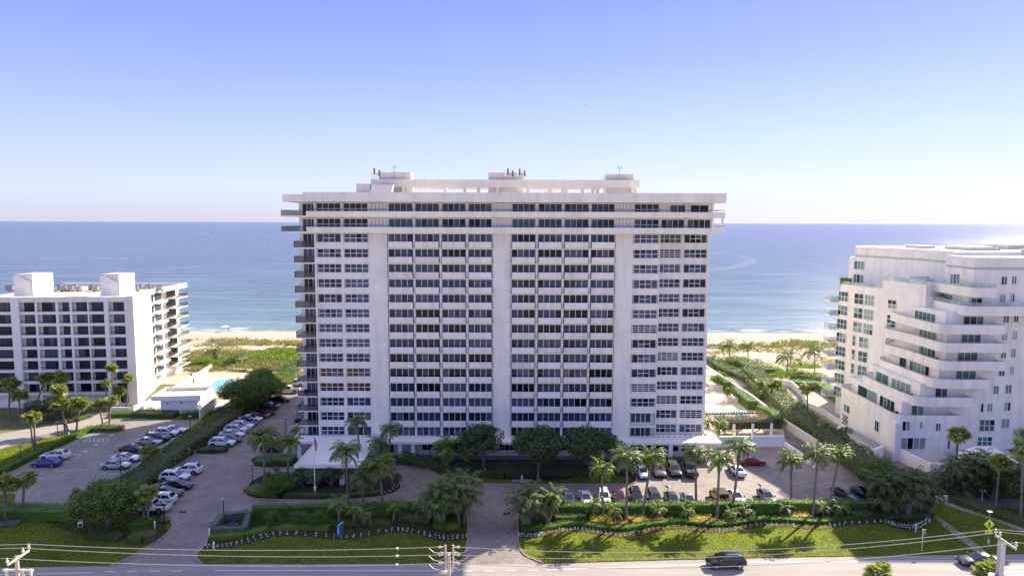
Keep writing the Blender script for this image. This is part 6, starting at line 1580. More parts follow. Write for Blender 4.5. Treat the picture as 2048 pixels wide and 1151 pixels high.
for p, q in ((BL, BR_), (FL_, FRt)):
    f = Fr(p, q); mb = MB(); mb.box(-0.3, f.L + 0.3, -0.08, 0.08, ZP - 0.28, ZP - 0.002, f); mb.build('beam', DARKWOOD, pg)
    for j in range(4): c = f(f.L * (0.02 + j * 0.32), 0, 0); MB().box(c.x - 0.2, c.x + 0.2, c.y - 0.2, c.y + 0.2, 0, ZP - 0.285).build('post', WHITE2, pg)
TEAL = mat('teal_canvas', (0.18, 0.46, 0.50), 0.8)
def umbrella(px, py, r, label):
    z = 2.7; c = g(px, py, z); t = thing('patio_umbrella', Vector((c.x, c.y, 0)), label, 'umbrella', 'open teal umbrellas')
    MB().tube([(c.x, c.y, 0), (c.x, c.y, z)], 0.04, 6).build('pole', GREYMET, t); mb = MB()
    for i in range(8):
        a0, a1 = i * math.pi / 4, (i + 1) * math.pi / 4
        mb.poly([(c.x, c.y, z + 0.55), (c.x + r * math.cos(a0), c.y + r * math.sin(a0), z - 0.15), (c.x + r * math.cos(a1), c.y + r * math.sin(a1), z - 0.15)])
        mb.poly([(c.x + r * math.cos(a0), c.y + r * math.sin(a0), z - 0.15), (c.x + r * math.cos(a0), c.y + r * math.sin(a0), z - 0.35), (c.x + r * math.cos(a1), c.y + r * math.sin(a1), z - 0.35), (c.x + r * math.cos(a1), c.y + r * math.sin(a1), z - 0.15)])
    mb.build('canopy', TEAL, t)
umbrella(1481, 824, 2.1, 'open teal umbrella behind the pergola, larger right one'); umbrella(1443, 829, 1.7, 'open teal umbrella behind the pergola, smaller left one')
CANV = mat('white_canvas', (0.72, 0.68, 0.62), 0.8)
def cabana(px, py, w_, d_, label):
    c = g(px, py); t = thing('cabana', c, label, 'cabana', 'white cabanas')
    for x in (-1, 1):
        for y in (-1, 1): MB().box(c.x + x * w_ / 2 - 0.06, c.x + x * w_ / 2 + 0.06, c.y + y * d_ / 2 - 0.06, c.y + y * d_ / 2 + 0.06, 0, 2.6).build('post', WHITE2, t)
    k = [(c.x - w_ / 2 - .2, c.y - d_ / 2 - .2, 2.6), (c.x + w_ / 2 + .2, c.y - d_ / 2 - .2, 2.6), (c.x + w_ / 2 + .2, c.y + d_ / 2 + .2, 2.6), (c.x - w_ / 2 - .2, c.y + d_ / 2 + .2, 2.6)]
    mb = MB()
    for i in range(4): mb.poly([k[i], k[(i + 1) % 4], (c.x, c.y, 3.7)]); a, b_ = k[i], k[(i + 1) % 4]; mb.poly([a, (a[0], a[1], 2.3), (b_[0], b_[1], 2.3), b_])
    mb.build('canopy', CANV, t)
cabana(1412, 765, 4.5, 4.5, 'white canvas cabana beside the tower, nearer the beach'); cabana(1408, 820, 4.5, 4.5, 'white canvas cabana beside the tower, nearer the pergola')
for i, (x, y) in enumerate(((1432, 778), (1462, 803))):
    c = g(x, y); t = thing('planter_box', c, ('terracotta planter with a small tree by the bright hedge, nearer the beach', 'terracotta planter with a small tree by the bright hedge, nearer the umbrellas')[i], 'planter')
    MB().box(c.x - 1.3, c.x + 1.3, c.y - 1.3, c.y + 1.3, 0.03, 1.2).build('box', CREAM, t)
    bl = lumps((0, 0, 2.4), (1.5, 1.5, 1.4), 14, 0.42, 5 + i); a, b_ = ell_pts(bl, 16); link('foliage', leaves_mesh('foliage', a, b_, 0.3, LF['sea']), t)
wall(P((1447, 782), (1460, 790)), 1.2, 0.06, 'dark gate between the two bright hedges', BRONZE, name='garden_gate', cat='gate')
# white garden walls and path of the stepped building
sheet('path', P((1540, 765), (1585, 765), (1665, 800), (1690, 835), (1672, 850), (1600, 812), (1545, 790)), 0.05, SIDEW)
sheet('lawn', P((1560, 800), (1605, 815), (1640, 840), (1600, 835), (1560, 815)), 0.07, GRASSC)
wall(P((1536, 770), (1580, 773), (1600, 790), (1612, 812)), 1.6, 0.3, 'white garden wall curving below the dunes')
wall(P((1612, 812), (1650, 832), (1690, 858)), 1.2, 0.3, 'low white wall beside the curved path')
wall(P((1585, 770), (1665, 772)), 1.0, 0.3, 'low white wall before the dunes at the stepped building')
wall(P((1867, 1001), (1896, 999)), 0.7, 0.25, 'small white wall at the end of the pale path')
# ---------------------------------------------------------------- vehicles
def paint(name, c, metal=0.2, rough=0.3): return mat(name, c, rough, metal=metal, coat=0.8)
CP = dict(white=paint('white_car_paint', (0.72, 0.72, 0.72), 0.0), silver=paint('silver_car_paint', (0.42, 0.44, 0.46), 0.5), black=paint('black_car_paint', (0.008, 0.008, 0.010)),
          grey=paint('grey_car_paint', (0.075, 0.075, 0.08), 0.4), blue=paint('blue_car_paint', (0.01, 0.035, 0.22)), navy=paint('navy_car_paint', (0.010, 0.018, 0.05)),
          red=paint('red_car_paint', (0.28, 0.012, 0.015)), maroon=paint('maroon_car_paint', (0.09, 0.01, 0.012)), tan=paint('tan_car_paint', (0.22, 0.18, 0.13), 0.4), yellow=paint('yellow_car_paint', (0.50, 0.28, 0.02), 0.1))
CGL = mat('car_glass', (0.012, 0.014, 0.016), 0.05, spec=0.9)
RIM = mat('alloy_rim', (0.35, 0.35, 0.36), 0.35, metal=0.8)
HL = mat('headlight_lens', (0.35, 0.37, 0.40), 0.1, spec=0.8)
TLt = mat('tail_light_lens', (0.30, 0.01, 0.01), 0.2)
SPEC = dict(
    sedan=dict(L=4.8, W=1.84, st=[(-2.40, .72, .42, .70), (-2.3, .86, .28, .92), (-1.7, .91, .24, .98), (-0.6, .92, .22, .93), (0.9, .92, .22, .92), (1.7, .90, .24, .84), (2.2, .84, .28, .72), (2.4, .66, .40, .58)],
               gh=(-2.0, 1.15, -1.0, -0.05, .93, 1.43, .80, .60), wb=(1.42, -1.38), r=.33),
    suv=dict(L=4.7, W=1.90, st=[(-2.33, .80, .46, .85), (-2.28, .90, .34, 1.05), (-1.7, .94, .30, 1.08), (-0.6, .95, .28, 1.06), (0.9, .95, .28, 1.05), (1.7, .93, .30, 1.00), (2.2, .88, .34, .88), (2.35, .70, .46, .72)],
             gh=(-2.24, 1.28, -1.75, 0.25, 1.06, 1.66, .86, .68), wb=(1.45, -1.38), r=.37),
    hatch=dict(L=4.2, W=1.80, st=[(-2.08, .78, .42, .80), (-2.02, .86, .30, .98), (-1.5, .89, .26, 1.0), (-0.5, .90, .25, .97), (0.8, .90, .25, .95), (1.5, .88, .26, .88), (1.95, .82, .30, .76), (2.1, .66, .42, .62)],
               gh=(-2.0, 1.10, -1.45, 0.15, .97, 1.48, .80, .62), wb=(1.28, -1.25), r=.32),
    pickup=dict(L=5.6, W=1.98, st=[(-2.80, .92, .55, 1.10), (-2.76, .96, .45, 1.16), (-1.7, .98, .42, 1.16), (-0.6, .98, .42, 1.16), (0.9, .98, .42, 1.15), (1.9, .96, .42, 1.12), (2.6, .92, .46, 1.02), (2.8, .80, .55, .85)],
                gh=(-0.95, 1.35, -0.70, 0.70, 1.15, 1.85, .88, .74), wb=(1.80, -1.70), r=.40),
    jeep=dict(L=4.5, W=1.88, st=[(-2.25, .86, .55, 1.08), (-2.2, .90, .46, 1.12), (-1.7, .92, .42, 1.12), (-0.6, .92, .42, 1.10), (0.9, .92, .42, 1.08), (1.6, .86, .46, 1.06), (2.1, .74, .50, 1.02), (2.25, .72, .55, .95)],
              gh=(-2.15, 0.85, -2.1, 0.60, 1.10, 1.84, .84, .78), wb=(1.5, -1.4), r=.42))
PART = {}
def car_parts(kind):
    if kind in PART: return PART[kind]
    s = SPEC[kind]; mb = MB(); ring = []
    for (x, hw, zl, zh) in s['st']:
        ring.append([(x, -hw * .86, zl), (x, -hw, zl + .16), (x, -hw * 1.0, zl + (zh - zl) * .55), (x, -hw * .94, zh - .05), (x, -hw * .80, zh), (x, 0, zh + .035), (x, hw * .80, zh), (x, hw * .94, zh - .05), (x, hw, zl + (zh - zl) * .55), (x, hw, zl + .16), (x, hw * .86, zl)])
    n = len(ring[0])
    for r in ring: mb.v += r
    for i in range(len(ring) - 1):
        for j in range(n):
            j2 = (j + 1) % n; mb.f.append((i * n + j, (i + 1) * n + j, (i + 1) * n + j2, i * n + j2)); mb.m.append(0)
    mb.f.append(tuple(range(n))); mb.m.append(0); mb.f.append(tuple((len(ring) - 1) * n + j for j in reversed(range(n)))); mb.m.append(0)
    xr, xf, xtr, xtf, zb, zt_, wb_, wt = s['gh']
    b0 = len(mb.v)
    base4 = [(xr, -wb_, zb - .04), (xf, -wb_ * .93, zb - .04), (xf, wb_ * .93, zb - .04), (xr, wb_, zb - .04)]
    top4 = [(xtr, -wt, zt_ - .04), (xtf, -wt * .97, zt_ - .04), (xtf, wt * .97, zt_ - .04), (xtr, wt, zt_ - .04)]
    cap4 = [(xtr + .15, -wt * .8, zt_), (xtf - .15, -wt * .78, zt_), (xtf - .15, wt * .78, zt_), (xtr + .15, wt * .8, zt_)]
    mb.v += base4 + top4 + cap4
    for i in range(4):
        j = (i + 1) % 4
        mb.f.append((b0 + i, b0 + j, b0 + 4 + j, b0 + 4 + i)); mb.m.append(0); mb.f.append((b0 + 4 + i, b0 + 4 + j, b0 + 8 + j, b0 + 8 + i)); mb.m.append(0)
    mb.f.append((b0 + 8, b0 + 9, b0 + 10, b0 + 11)); mb.m.append(0)
    body = mb
    def pane(a, b_, c, d, m0, m1, n0, n1, push):
        a, b_, c, d = map(Vector, (a, b_, c, d))      # bottom-left, bottom-right, top-right, top-left
        q = lambda u, v: (a.lerp(b_, u)).lerp(d.lerp(c, u), v)
        nn = (b_ - a).cross(d - a).normalized() * push
        return [q(m0, n0) + nn, q(m1, n0) + nn, q(m1, n1) + nn, q(m0, n1) + nn], nn
    wins = []
    def slab(a, b_, c, d, m0, m1, n0, n1, name):
        q, nn = pane(a, b_, c, d, m0, m1, n0, n1, .004); q2 = [p + nn * 2 for p in q]; m = MB(); m.hexa(q + q2); wins.append((name, m))
    B, T = base4, top4
    slab(B[1], B[2], T[2], T[1], .06, .94, .10, .93, 'windscreen')
    slab(B[3], B[0], T[0], T[3], .08, .92, .28 if kind != 'pickup' else .15, .9, 'rear_window')
    for (a, b_, c, d) in ((B[0], B[1], T[1], T[0]), (B[2], B[3], T[3], T[2])):
        fl = a is B[2]
        spl = (.50, .54) if not fl else (.46, .50)
        lo, hi = (.10, .93) if not fl else (.07, .90)
        slab(a, b_, c, d, lo, spl[0], .12, .88, 'side_window'); slab(a, b_, c, d, spl[1], hi, .12, .88, 'side_window')
        if kind in ('suv',): pass
    extra = []
    fs = s['st'][-1]; f2 = s['st'][-2]; hw = f2[1]
    for sg in (-1, 1):
        m = MB(); y = sg * hw * .78; x = (fs[0] + f2[0]) / 2; z = (fs[3] + f2[3]) / 2 - .10; m.box(x - .12, x + .07, y - .17, y + .15, z - .02, z + .07); extra.append(('headlight', m, HL))
        rs = s['st'][1]; m = MB(); y = sg * rs[1] * .84; z = rs[3] - .18; m.box(s['st'][0][0] + .01, s['st'][0][0] + .14, y - .16, y + .13, z - .06, z + .07); extra.append(('tail_light', m, TLt))
        m = MB(); y = sg * (wb_ + .12); m.box(xf - .42, xf - .22, y - .10, y + .10, zb + .02, zb + .16); extra.append(('wing_mirror', m, BLACK))
    m = MB(); m.box(fs[0] - .06, fs[0] + .03, -fs[1] * .62, fs[1] * .62, fs[2] + .02, fs[3] - .10); extra.append(('grille', m, BLACK))
    if kind == 'pickup':
        m = MB(); m.box(-2.7, -1.02, -.82, .82, 1.17, 1.19); extra.append(('bed_cover', m, BLACK))
    if kind == 'jeep':
        m = MB(); m.box(-2.14, 0.3, -.80, .80, 1.84, 1.88); extra.append(('soft_top', m, BLACK))
        m = MB(); m.tube([(-2.27, 0, 1.0), (-2.47, 0, 1.0)], .38, 14); extra.append(('spare_wheel', m, BLACK))
    if kind == 'suv':
        for sg in (-1, 1): m = MB(); m.box(xtr + .2, xtf - .2, sg * wt * .82 - .03, sg * wt * .82 + .03, zt_ + .0, zt_ + .05); extra.append(('roof_rail', m, GREYMET))
        m = MB(); m.box(xtr - .22, xtr + .1, -wt * .8, wt * .8, zt_ - .04, zt_ + .0); extra.append(('spoiler', m, BLACK))
    wheels = []
    for x in s['wb']:
        for sg in (-1, 1):
            y = sg * (max(q[1] for q in s['st']) - .10); r = s['r']
            arch = MB(); arch.tube([(x, y - sg * .05, r + .03), (x, y + sg * .105, r + .03)], r + .07, 16)
            ty = MB(); ty.tube([(x, y - sg * .10, r), (x, y + sg * .125, r)], r, 18); rm = MB(); rm.tube([(x, y + sg * .10, r), (x, y + sg * .135, r)], r * .66, 14)
            for q in range(5): a = q * 2 * math.pi / 5
            wheels.append((arch, ty, rm))
    PART[kind] = dict(body=body, meshes={}, wins=[(nm, m.mesh(nm, CGL)) for nm, m in wins], extra=[(nm, m.mesh(nm, mm)) for nm, m, mm in extra],
                      wheels=[(a.mesh('wheel_arch', BLACK), t.mesh('tyre', BLACK, (0, 0, 0), True), r_.mesh('rim', RIM)) for a, t, r_ in wheels])
    return PART[kind]
def car(px, py, heading, kind, colour, label, group='parked cars', z=0.02, name='parked_car', scale=1.0, cat='car'):
    b = g(px, py, 0); b.z = z; p = car_parts(kind); t = thing(name, b, label, cat, group, heading)
    if colour not in p['meshes']:
        me = p['body'].mesh('body', CP[colour]); 
        me.polygons.foreach_set('use_smooth', [True] * len(me.polygons))
        try: me.set_sharp_from_angle(angle=R(38))
        except Exception: pass
        p['meshes'][colour] = me
    link('body', p['meshes'][colour], t)
    for nm, me in p['wins'] + p['extra']: link(nm, me, t)
    for arch, ty, rm in p['wheels']:
        link('wheel_arch', arch, t); w_ = link('wheel', ty, t); link('rim', rm, w_)
    return t
E_, W_, N_, S_ = 0.0, math.pi, math.pi / 2, -math.pi / 2    # heading: right, left, towards the sea, towards the road
j = lambda a: a + rnd.uniform(-0.04, 0.04)
cars = [
 (111, 917, j(W_), 'suv', 'white', 'white car parked beside the bright blue one at the left hedge'), (94, 931, j(W_), 'sedan', 'blue', 'bright blue sedan parked at the left hedge'),
 (349, 864, j(E_), 'sedan', 'white', 'white car farthest up the left lot by the white line'), (333, 871, j(E_), 'suv', 'white', 'white suv second from the far end of the left lot'),
 (315, 881, j(E_), 'suv', 'black', 'black suv third from the far end of the left lot'), (298, 888, j(E_), 'sedan', 'silver', 'silver car behind a black one in the left lot'),
 (268, 903, j(E_), 'sedan', 'black', 'black sedan half hidden by the fan palm in the left lot'), (253, 921, j(E_), 'sedan', 'white', 'white sedan with a sunroof in the left lot'),
 (232, 935.5, j(E_), 'sedan', 'silver', 'silver sedan nearest the road in the left lot'),
 (375, 946, j(W_), 'suv', 'white', 'white suv nearest the blue marking in the brick lot'), (350, 960, j(E_), 'suv', 'white', 'white suv between a white suv and a black sedan in the brick lot'),
 (355, 976, j(E_), 'sedan', 'black', 'shiny black sedan in the brick lot'), (334, 991, j(E_), 'sedan', 'navy', 'navy sedan between the black sedan and a white suv'),
 (320, 1006, j(W_), 'suv', 'white', 'white suv tailgate out beside the navy sedan'), (301, 1022, j(W_), 'pickup', 'white', 'white pickup truck behind the twin fan palms'),
 (445, 891, j(E_), 'suv', 'white', 'white suv at the kerb of the low hedge island'), (459, 883, j(E_), 'sedan', 'maroon', 'dark red car third in the far brick lot row'),
 (464, 873, j(E_), 'sedan', 'white', 'white sedan beside the dark red car'), (473, 864.5, j(E_), 'suv', 'white', 'white suv in the middle of the far brick lot row'),
 (484, 857, j(E_), 'suv', 'white', 'white van like suv below the blue car'), (492, 849.5, j(E_), 'sedan', 'blue', 'blue car between two white ones in the far row'),
 (501, 842, j(E_), 'sedan', 'white', 'white car beside the maroon one in the far row'), (516, 834.5, j(E_), 'sedan', 'maroon', 'maroon car at the small hedge island'),
 (534, 818, j(E_), 'pickup', 'black', 'black pickup truck under the sea grape trees'), (560, 803, j(E_), 'sedan', 'black', 'black sedan beyond the black pickup'),
 (577, 785, j(W_), 'pickup', 'white', 'white pickup truck in sunlight beside the tower'), (592, 771, j(W_), 'suv', 'white', 'white car farthest back beside the tower'),
 (600, 838, S_ + 0.2, 'suv', 'navy', 'dark car half hidden behind the tower corner'), (548, 902, j(E_), 'suv', 'black', 'black car in the shade behind the large pale palm'),
 (1138, 1005, j(S_), 'sedan', 'silver', 'silver car first in the row behind the sunlit hedge'), (1171.6, 1004, j(S_), 'sedan', 'white', 'white car second in the row behind the hedge'),
 (1207, 1002, j(S_), 'suv', 'white', 'white suv behind the first tall palm'), (1238, 1003, j(S_), 'sedan', 'maroon', 'dark red car behind the second tall palm'),
 (1272, 1001, j(S_), 'suv', 'black', 'black suv left of the third tall palm'), (1309, 1004, j(S_), 'suv', 'grey', 'dark grey suv right of the third tall palm'),
 (1345, 1006, j(S_), 'sedan', 'grey', 'grey sedan beside the lamp post behind the hedge'), (1377, 1007, j(S_), 'sedan', 'silver', 'small silver sports car behind the hedge'),
 (1438, 1000, j(S_) + 3.1416, 'jeep', 'yellow', 'yellow off roader with a black soft top'), (1472, 1001, j(S_), 'sedan', 'white', 'white sedan beside the yellow off roader'),
 (1533, 1000, j(S_), 'sedan', 'grey', 'lone grey sedan with a lamp post beside it'), (1692, 995, S_ + 0.35, 'sedan', 'navy', 'dark shiny sedan in the shaded corner, left of two'), (1725, 994, S_ + 0.45, 'sedan', 'black', 'black sports car in the shaded corner, right of two'),
 (1285, 951, j(S_), 'hatch', 'white', 'white hatchback at the left end of the tower row'), (1316, 947, j(S_), 'suv', 'tan', 'tan suv in the tower row behind the third tall palm'),
 (1347, 946, j(S_), 'suv', 'grey', 'grey suv left of the black pickup in the tower row'), (1378, 946, j(N_), 'pickup', 'black', 'black pickup truck in the tower row, tailgate to the lot'),
 (1473, 946, j(N_), 'sedan', 'white', 'white sedan alone in the sun before the tower'), (1503, 928, j(E_), 'sedan', 'red', 'red sports sedan behind the tallest palm'),
]
for c in cars: car(*c)
car(1451, 1131, W_ + 0.05, 'suv', 'black', 'black suv driving on the sunlit road', 'cars on the road', name='moving_car')
car(1957, 1128, W_ - 0.02, 'sedan', 'grey', 'grey sedan on the road beside the right utility pole', 'cars on the road', name='moving_car')

# ---------------------------------------------------------------- street furniture
def lamp(b, top, label):
    p = g(*b); h = gy(*top, p.y).z; h = max(3.0, min(5.5, h)); t = thing('lamp_post', p, label, 'lamp post', 'lamp posts')
    link('pole', MB().tube([(0, 0, 0), (0, 0, 0.4), (0, 0, h - 0.25)], [0.11, 0.07, 0.06], 8).mesh('pole', BRONZE), t)
    link('lamp_head', MB().tube([(0, 0, h - 0.25), (0, 0, h - 0.1), (0, 0, h - 0.05)], [0.12, 0.42, 0.42], 12).mesh('lamp_head', BRONZE), t)
    link('lamp_cap', MB().tube([(0, 0, h - 0.05), (0, 0, h + 0.08)], [0.40, 0.22], 12).mesh('lamp_cap', GREYMET), t)
for b, tp, l in (((448, 1038), (446, 999), 'lamp post beside the silvery square hedge'), ((505, 966), (503, 927), 'lamp post at the left tip of the flagpole island'), ((571.6, 863), (571, 839), 'lamp post left of the tower corner, nearer one'), ((594, 835), (593.7, 818), 'lamp post left of the tower corner, farther one'),
                 ((329, 1047), (327, 1003), 'lamp post beside the left drive'), ((242, 948), (241, 925), 'lamp post in front of the silver sedan'), ((381, 861), (379, 832), 'lamp post on the grass strip by the white wall'), ((116, 873), (113.5, 845.7), 'lamp post between the side road and the lot'),
                 ((42, 924), (41.5, 900), 'lamp post on the left sunlit lawn'), ((1334.6, 1010), (1334.6, 986), 'lamp post left of the grey sedan behind the hedge'), ((1519, 1006), (1519, 983), 'lamp post left of the lone grey sedan'), ((861, 915), (861, 888), 'lamp post in the shrubs before the lobby'),
                 ((329, 905), (328, 880), 'lamp post among the shrubs beside the black suv')):
    lamp(b, tp, l)
def post(b, h, r, m, label, name='bollard', cat='bollard', cap=None):
    p = g(*b); p.z = 0.06; t = thing(name, p, label, cat)
    link('post', MB().tube([(0, 0, 0), (0, 0, h)], r, 8).mesh('post', m), t); link('cap', MB().tube([(0, 0, h), (0, 0, h + 0.14)], [r * 1.5, r * 1.2], 8).mesh('cap', cap or m), t)
for x, y, l in ((350.7, 928, 'slim white post in the shrubs above the white suv'), (378, 908, 'slim white post in the shrubs near the blue marking'), (310, 1058, 'white post beside the left drive, nearer the kerb'), (419, 1073, 'white post at the corner of the silvery hedge'), (112, 884, 'white post on the hedge strip of the left lot'),
                (138, 876, 'white post below the sunlit fan palms'), (1043.5, 964, 'white post below the middle dark tree'), (970, 950, 'white post by the trunk of the left dark tree'), (1580, 940, 'white post hidden by the long hedge'), (428, 1100, 'small white post in the left flower border'), (785, 1025, 'white post behind the left hedge')):
    post((x, y), 0.95, 0.10, WHITE2, l)
post((630, 988), 1.0, 0.16, WHITE2, 'white fire hydrant like post at the foot of the flagpole', 'standpipe', 'standpipe')
ORM = mat('orange_plastic', (0.60, 0.12, 0.02), 0.6)
post((1831, 1064), 1.2, 0.07, WHITE2, 'white marker post with an orange top in the right border', 'marker_post', 'marker post', ORM)
p = g(248, 862); t = thing('traffic_cone', p, 'orange traffic cone at the end of the rounded hedge', 'traffic cone')
link('cone', MB().tube([(0, 0, 0.04), (0, 0, 0.8)], [0.2, 0.04], 10).mesh('cone', ORM), t); mb = MB(); mb.box(-0.25, 0.25, -0.25, 0.25, 0, 0.04); link('base', mb.mesh('base', ORM), t)
# flagpole
p = g(630, 986); t = thing('flagpole', p, 'tall white flagpole before the entrance canopy', 'flagpole')
hp = gy(628.5, 871, p.y).z
link('pole', MB().tube([(0, 0, 0), (0, 0, hp)], [0.10, 0.05], 10).mesh('pole', WHITE2), t); link('finial', MB().tube([(0, 0, hp), (0, 0, hp + 0.08), (0, 0, hp + 0.16)], [0.04, 0.1, 0.03], 8).mesh('finial', RIM), t)
fmn = bpy.data.materials.new('striped_flag_cloth'); fmn.use_nodes = True; N = fmn.node_tree; b = N.nodes['Principled BSDF']; uvn = N.nodes.new('ShaderNodeAttribute'); uvn.attribute_name = 'cloth'
sp_ = N.nodes.new('ShaderNodeSeparateXYZ'); N.links.new(uvn.outputs['Vector'], sp_.inputs[0])
m1 = N.nodes.new('ShaderNodeMath'); m1.operation = 'MULTIPLY'; m1.inputs[1].default_value = 6.5; N.links.new(sp_.outputs[1], m1.inputs[0])
m2 = N.nodes.new('ShaderNodeMath'); m2.operation = 'FRACT'; N.links.new(m1.outputs[0], m2.inputs[0]); m3_ = N.nodes.new('ShaderNodeMath'); m3_.operation = 'LESS_THAN'; m3_.inputs[1].default_value = 0.5; N.links.new(m2.outputs[0], m3_.inputs[0])
mxx = N.nodes.new('ShaderNodeMix'); mxx.data_type = 'RGBA'; N.links.new(m3_.outputs[0], mxx.inputs[0]); mxx.inputs[6].default_value = (0.75, 0.74, 0.72, 1); mxx.inputs[7].default_value = (0.45, 0.02, 0.03, 1)
a1 = N.nodes.new('ShaderNodeMath'); a1.operation = 'LESS_THAN'; a1.inputs[1].default_value = 0.4; N.links.new(sp_.outputs[0], a1.inputs[0]); a2 = N.nodes.new('ShaderNodeMath'); a2.operation = 'GREATER_THAN'; a2.inputs[1].default_value = 0.46; N.links.new(sp_.outputs[1], a2.inputs[0])
a3 = N.nodes.new('ShaderNodeMath'); a3.operation = 'MULTIPLY'; N.links.new(a1.outputs[0], a3.inputs[0]); N.links.new(a2.outputs[0], a3.inputs[1])
mx2 = N.nodes.new('ShaderNodeMix'); mx2.data_type = 'RGBA'; N.links.new(a3.outputs[0], mx2.inputs[0]); N.links.new(mxx.outputs[2], mx2.inputs[6]); mx2.inputs[7].default_value = (0.03, 0.05, 0.18, 1); N.links.new(mx2.outputs[2], b.inputs['Base Color'])
nx_, ny_ = 16, 10; V, F, C_ = [], [], []
for jy in range(ny_):
    for ix in range(nx_):
        u, v = ix / (nx_ - 1), jy / (ny_ - 1)     # u along the fly, v up the hoist; hanging limp: the fly droops
        x = 0.08 + 0.52 * u ** 0.8; z = hp - 1.5 + v * 1.4 - 1.15 * u ** 0.8 * 1.1; y = 0.16 * math.sin(u * 11 + v * 1.5) * u ** 0.3
        V.append((x * (0.55 + 0.45 * v) + 0.02, y, z)); C_.append((u, v, 0))
for jy in range(ny_ - 1):
    for ix in range(nx_ - 1): k = jy * nx_ + ix; F.append((k, k + 1, k + nx_ + 1, k + nx_))
me = bpy.data.meshes.new('flag'); me.from_pydata(V, [], F); at_ = me.attributes.new('cloth', 'FLOAT_VECTOR', 'POINT'); at_.data.foreach_set('vector', np.array(C_, dtype=np.float32).ravel()); me.materials.append(fmn)
fo = link('flag', me, None, p + Vector((0, 0, 0))); tag(fo, 'striped red and white flag hanging limp from the white pole', 'flag'); md = fo.modifiers.new('thick', 'SOLIDIFY'); md.thickness = 0.01
# entrance sign
SB, SBL = mat('blue_sign_face', (0.03, 0.13, 0.27), 0.4), mat('pale_blue_sign_face', (0.28, 0.46, 0.58), 0.4)
p = g(678, 1075); p.z = 0.08; t = thing('entrance_sign', p, 'slanted blue and white monument sign in the front flower border', 'sign')
mb = MB(); mb.hexa([(-0.35, -0.1, 0.0), (0.15, -0.1, 0), (0.55, 3.2, 0), (0.10, 3.2, 0), (-0.3, 0.1, 3.0), (0.0, 0.1, 3.0), (0.55, 3.0, 3.2), (0.25, 3.0, 3.2)]); link('sign_slab', mb.mesh('sign_slab', SBL), t)
mb = MB(); mb.hexa([(0.16, -0.08, 0.05), (0.18, -0.08, 0.05), (0.60, 3.15, 0.05), (0.56, 3.15, 0.05), (0.02, 0.12, 2.9), (0.05, 0.12, 2.9), (0.60, 2.95, 3.1), (0.56, 2.95, 3.1)]); link('sign_face', mb.mesh('sign_face', SB), t)
mb = MB(); mb.hexa([(-0.34, -0.13, 0.0), (0.14, -0.13, 0), (0.14, -0.10, 0), (-0.34, -0.10, 0), (-0.30, -0.02, 1.1), (0.08, -0.02, 1.1), (0.08, 0.02, 1.1), (-0.30, 0.02, 1.1)]); link('sign_base', mb.mesh('sign_base', SB), t)
mb = MB(); mb.hexa([(-0.39, 0.0, 0.6), (-0.37, 0.0, 0.6), (0.05, 3.1, 0.6), (0.03, 3.1, 0.6), (-0.34, 0.15, 2.8), (-0.32, 0.15, 2.8), (0.20, 2.9, 3.0), (0.18, 2.9, 3.0)]); link('sign_face', mb.mesh('sign_face', SBL), t)
t.scale = (0.6, 0.4, 0.52)
# blue equipment in the square hedge
p = g(468, 1056); t = thing('utility_box', p, 'blue pipework inside the silvery square hedge', 'utility box')
mb = MB(); mb.box(-0.5, 0.5, -0.1, 0.1, 0.5, 0.7); mb.box(-0.5, -0.35, -0.1, 0.1, 0, 0.5); mb.box(0.35, 0.5, -0.1, 0.1, 0, 0.5); link('pipe', mb.mesh('pipe', SB), t); link('valve', MB().tube([(0, 0, 0.7), (0, 0, 1.05)], 0.09, 8).mesh('valve', CP['blue']), t)
mb = MB(); mb.box(1.2, 1.45, 0.8, 1.0, 0, 1.1); link('standpipe', mb.mesh('standpipe', GREYMET), t)
# drains
for (x, y, l) in ((366, 1023, 'rectangular drain grate in the paving of the left drive'), (1013.5, 1026.5, 'rectangular drain grate in the paving of the middle drive')):
    p = g(x, y); t = thing('drain_grate', p, l, 'drain'); mb = MB(); mb.box(-0.65, 0.65, -0.5, 0.5, 0.005, 0.012); link('rim', mb.mesh('rim', KERB), t)
    mb = MB(); mb.box(-0.52, 0.52, -0.38, 0.38, 0.013, 0.018); link('recess', mb.mesh('recess', BLACK), t)
    for i in range(8): mb = MB(); mb.box(-0.5 + i * 0.135, -0.45 + i * 0.135, -0.37, 0.37, 0.019, 0.03); link('bar', mb.mesh('bar', BRONZE), t)
# signs
YG = mat('fluorescent_sign_yellow', (0.55, 0.80, 0.02), 0.5)
p = g(1974, 1101); t = thing('pedestrian_sign', p, 'yellow green diamond crossing sign on a pole by the right lawn', 'road sign')
hs_ = 5.2
link('pole', MB().tube([(0, 0, 0), (0, 0, hs_)], 0.05, 8).mesh('pole', GREYMET), t); mb = MB(); mb.box(-0.25, 0.25, -0.2, 0.2, hs_, hs_ + 0.05); link('solar_panel', mb.mesh('solar_panel', WHITE2), t)
mb = MB(); mb.hexa([(0, -0.08, 2.9), (0.68, -0.08, 3.58), (0.68, -0.05, 3.58), (0, -0.05, 2.9), (-0.68, -0.08, 3.58), (0, -0.08, 4.26), (0, -0.05, 4.26), (-0.68, -0.05, 3.58)]); s_ = link('sign_plate', mb.mesh('sign_plate', YG), t)
mb = MB()   # walking figure
mb.tube([(0.02, -0.083, 3.86), (0.02, -0.09, 3.86)], 0.09, 10)
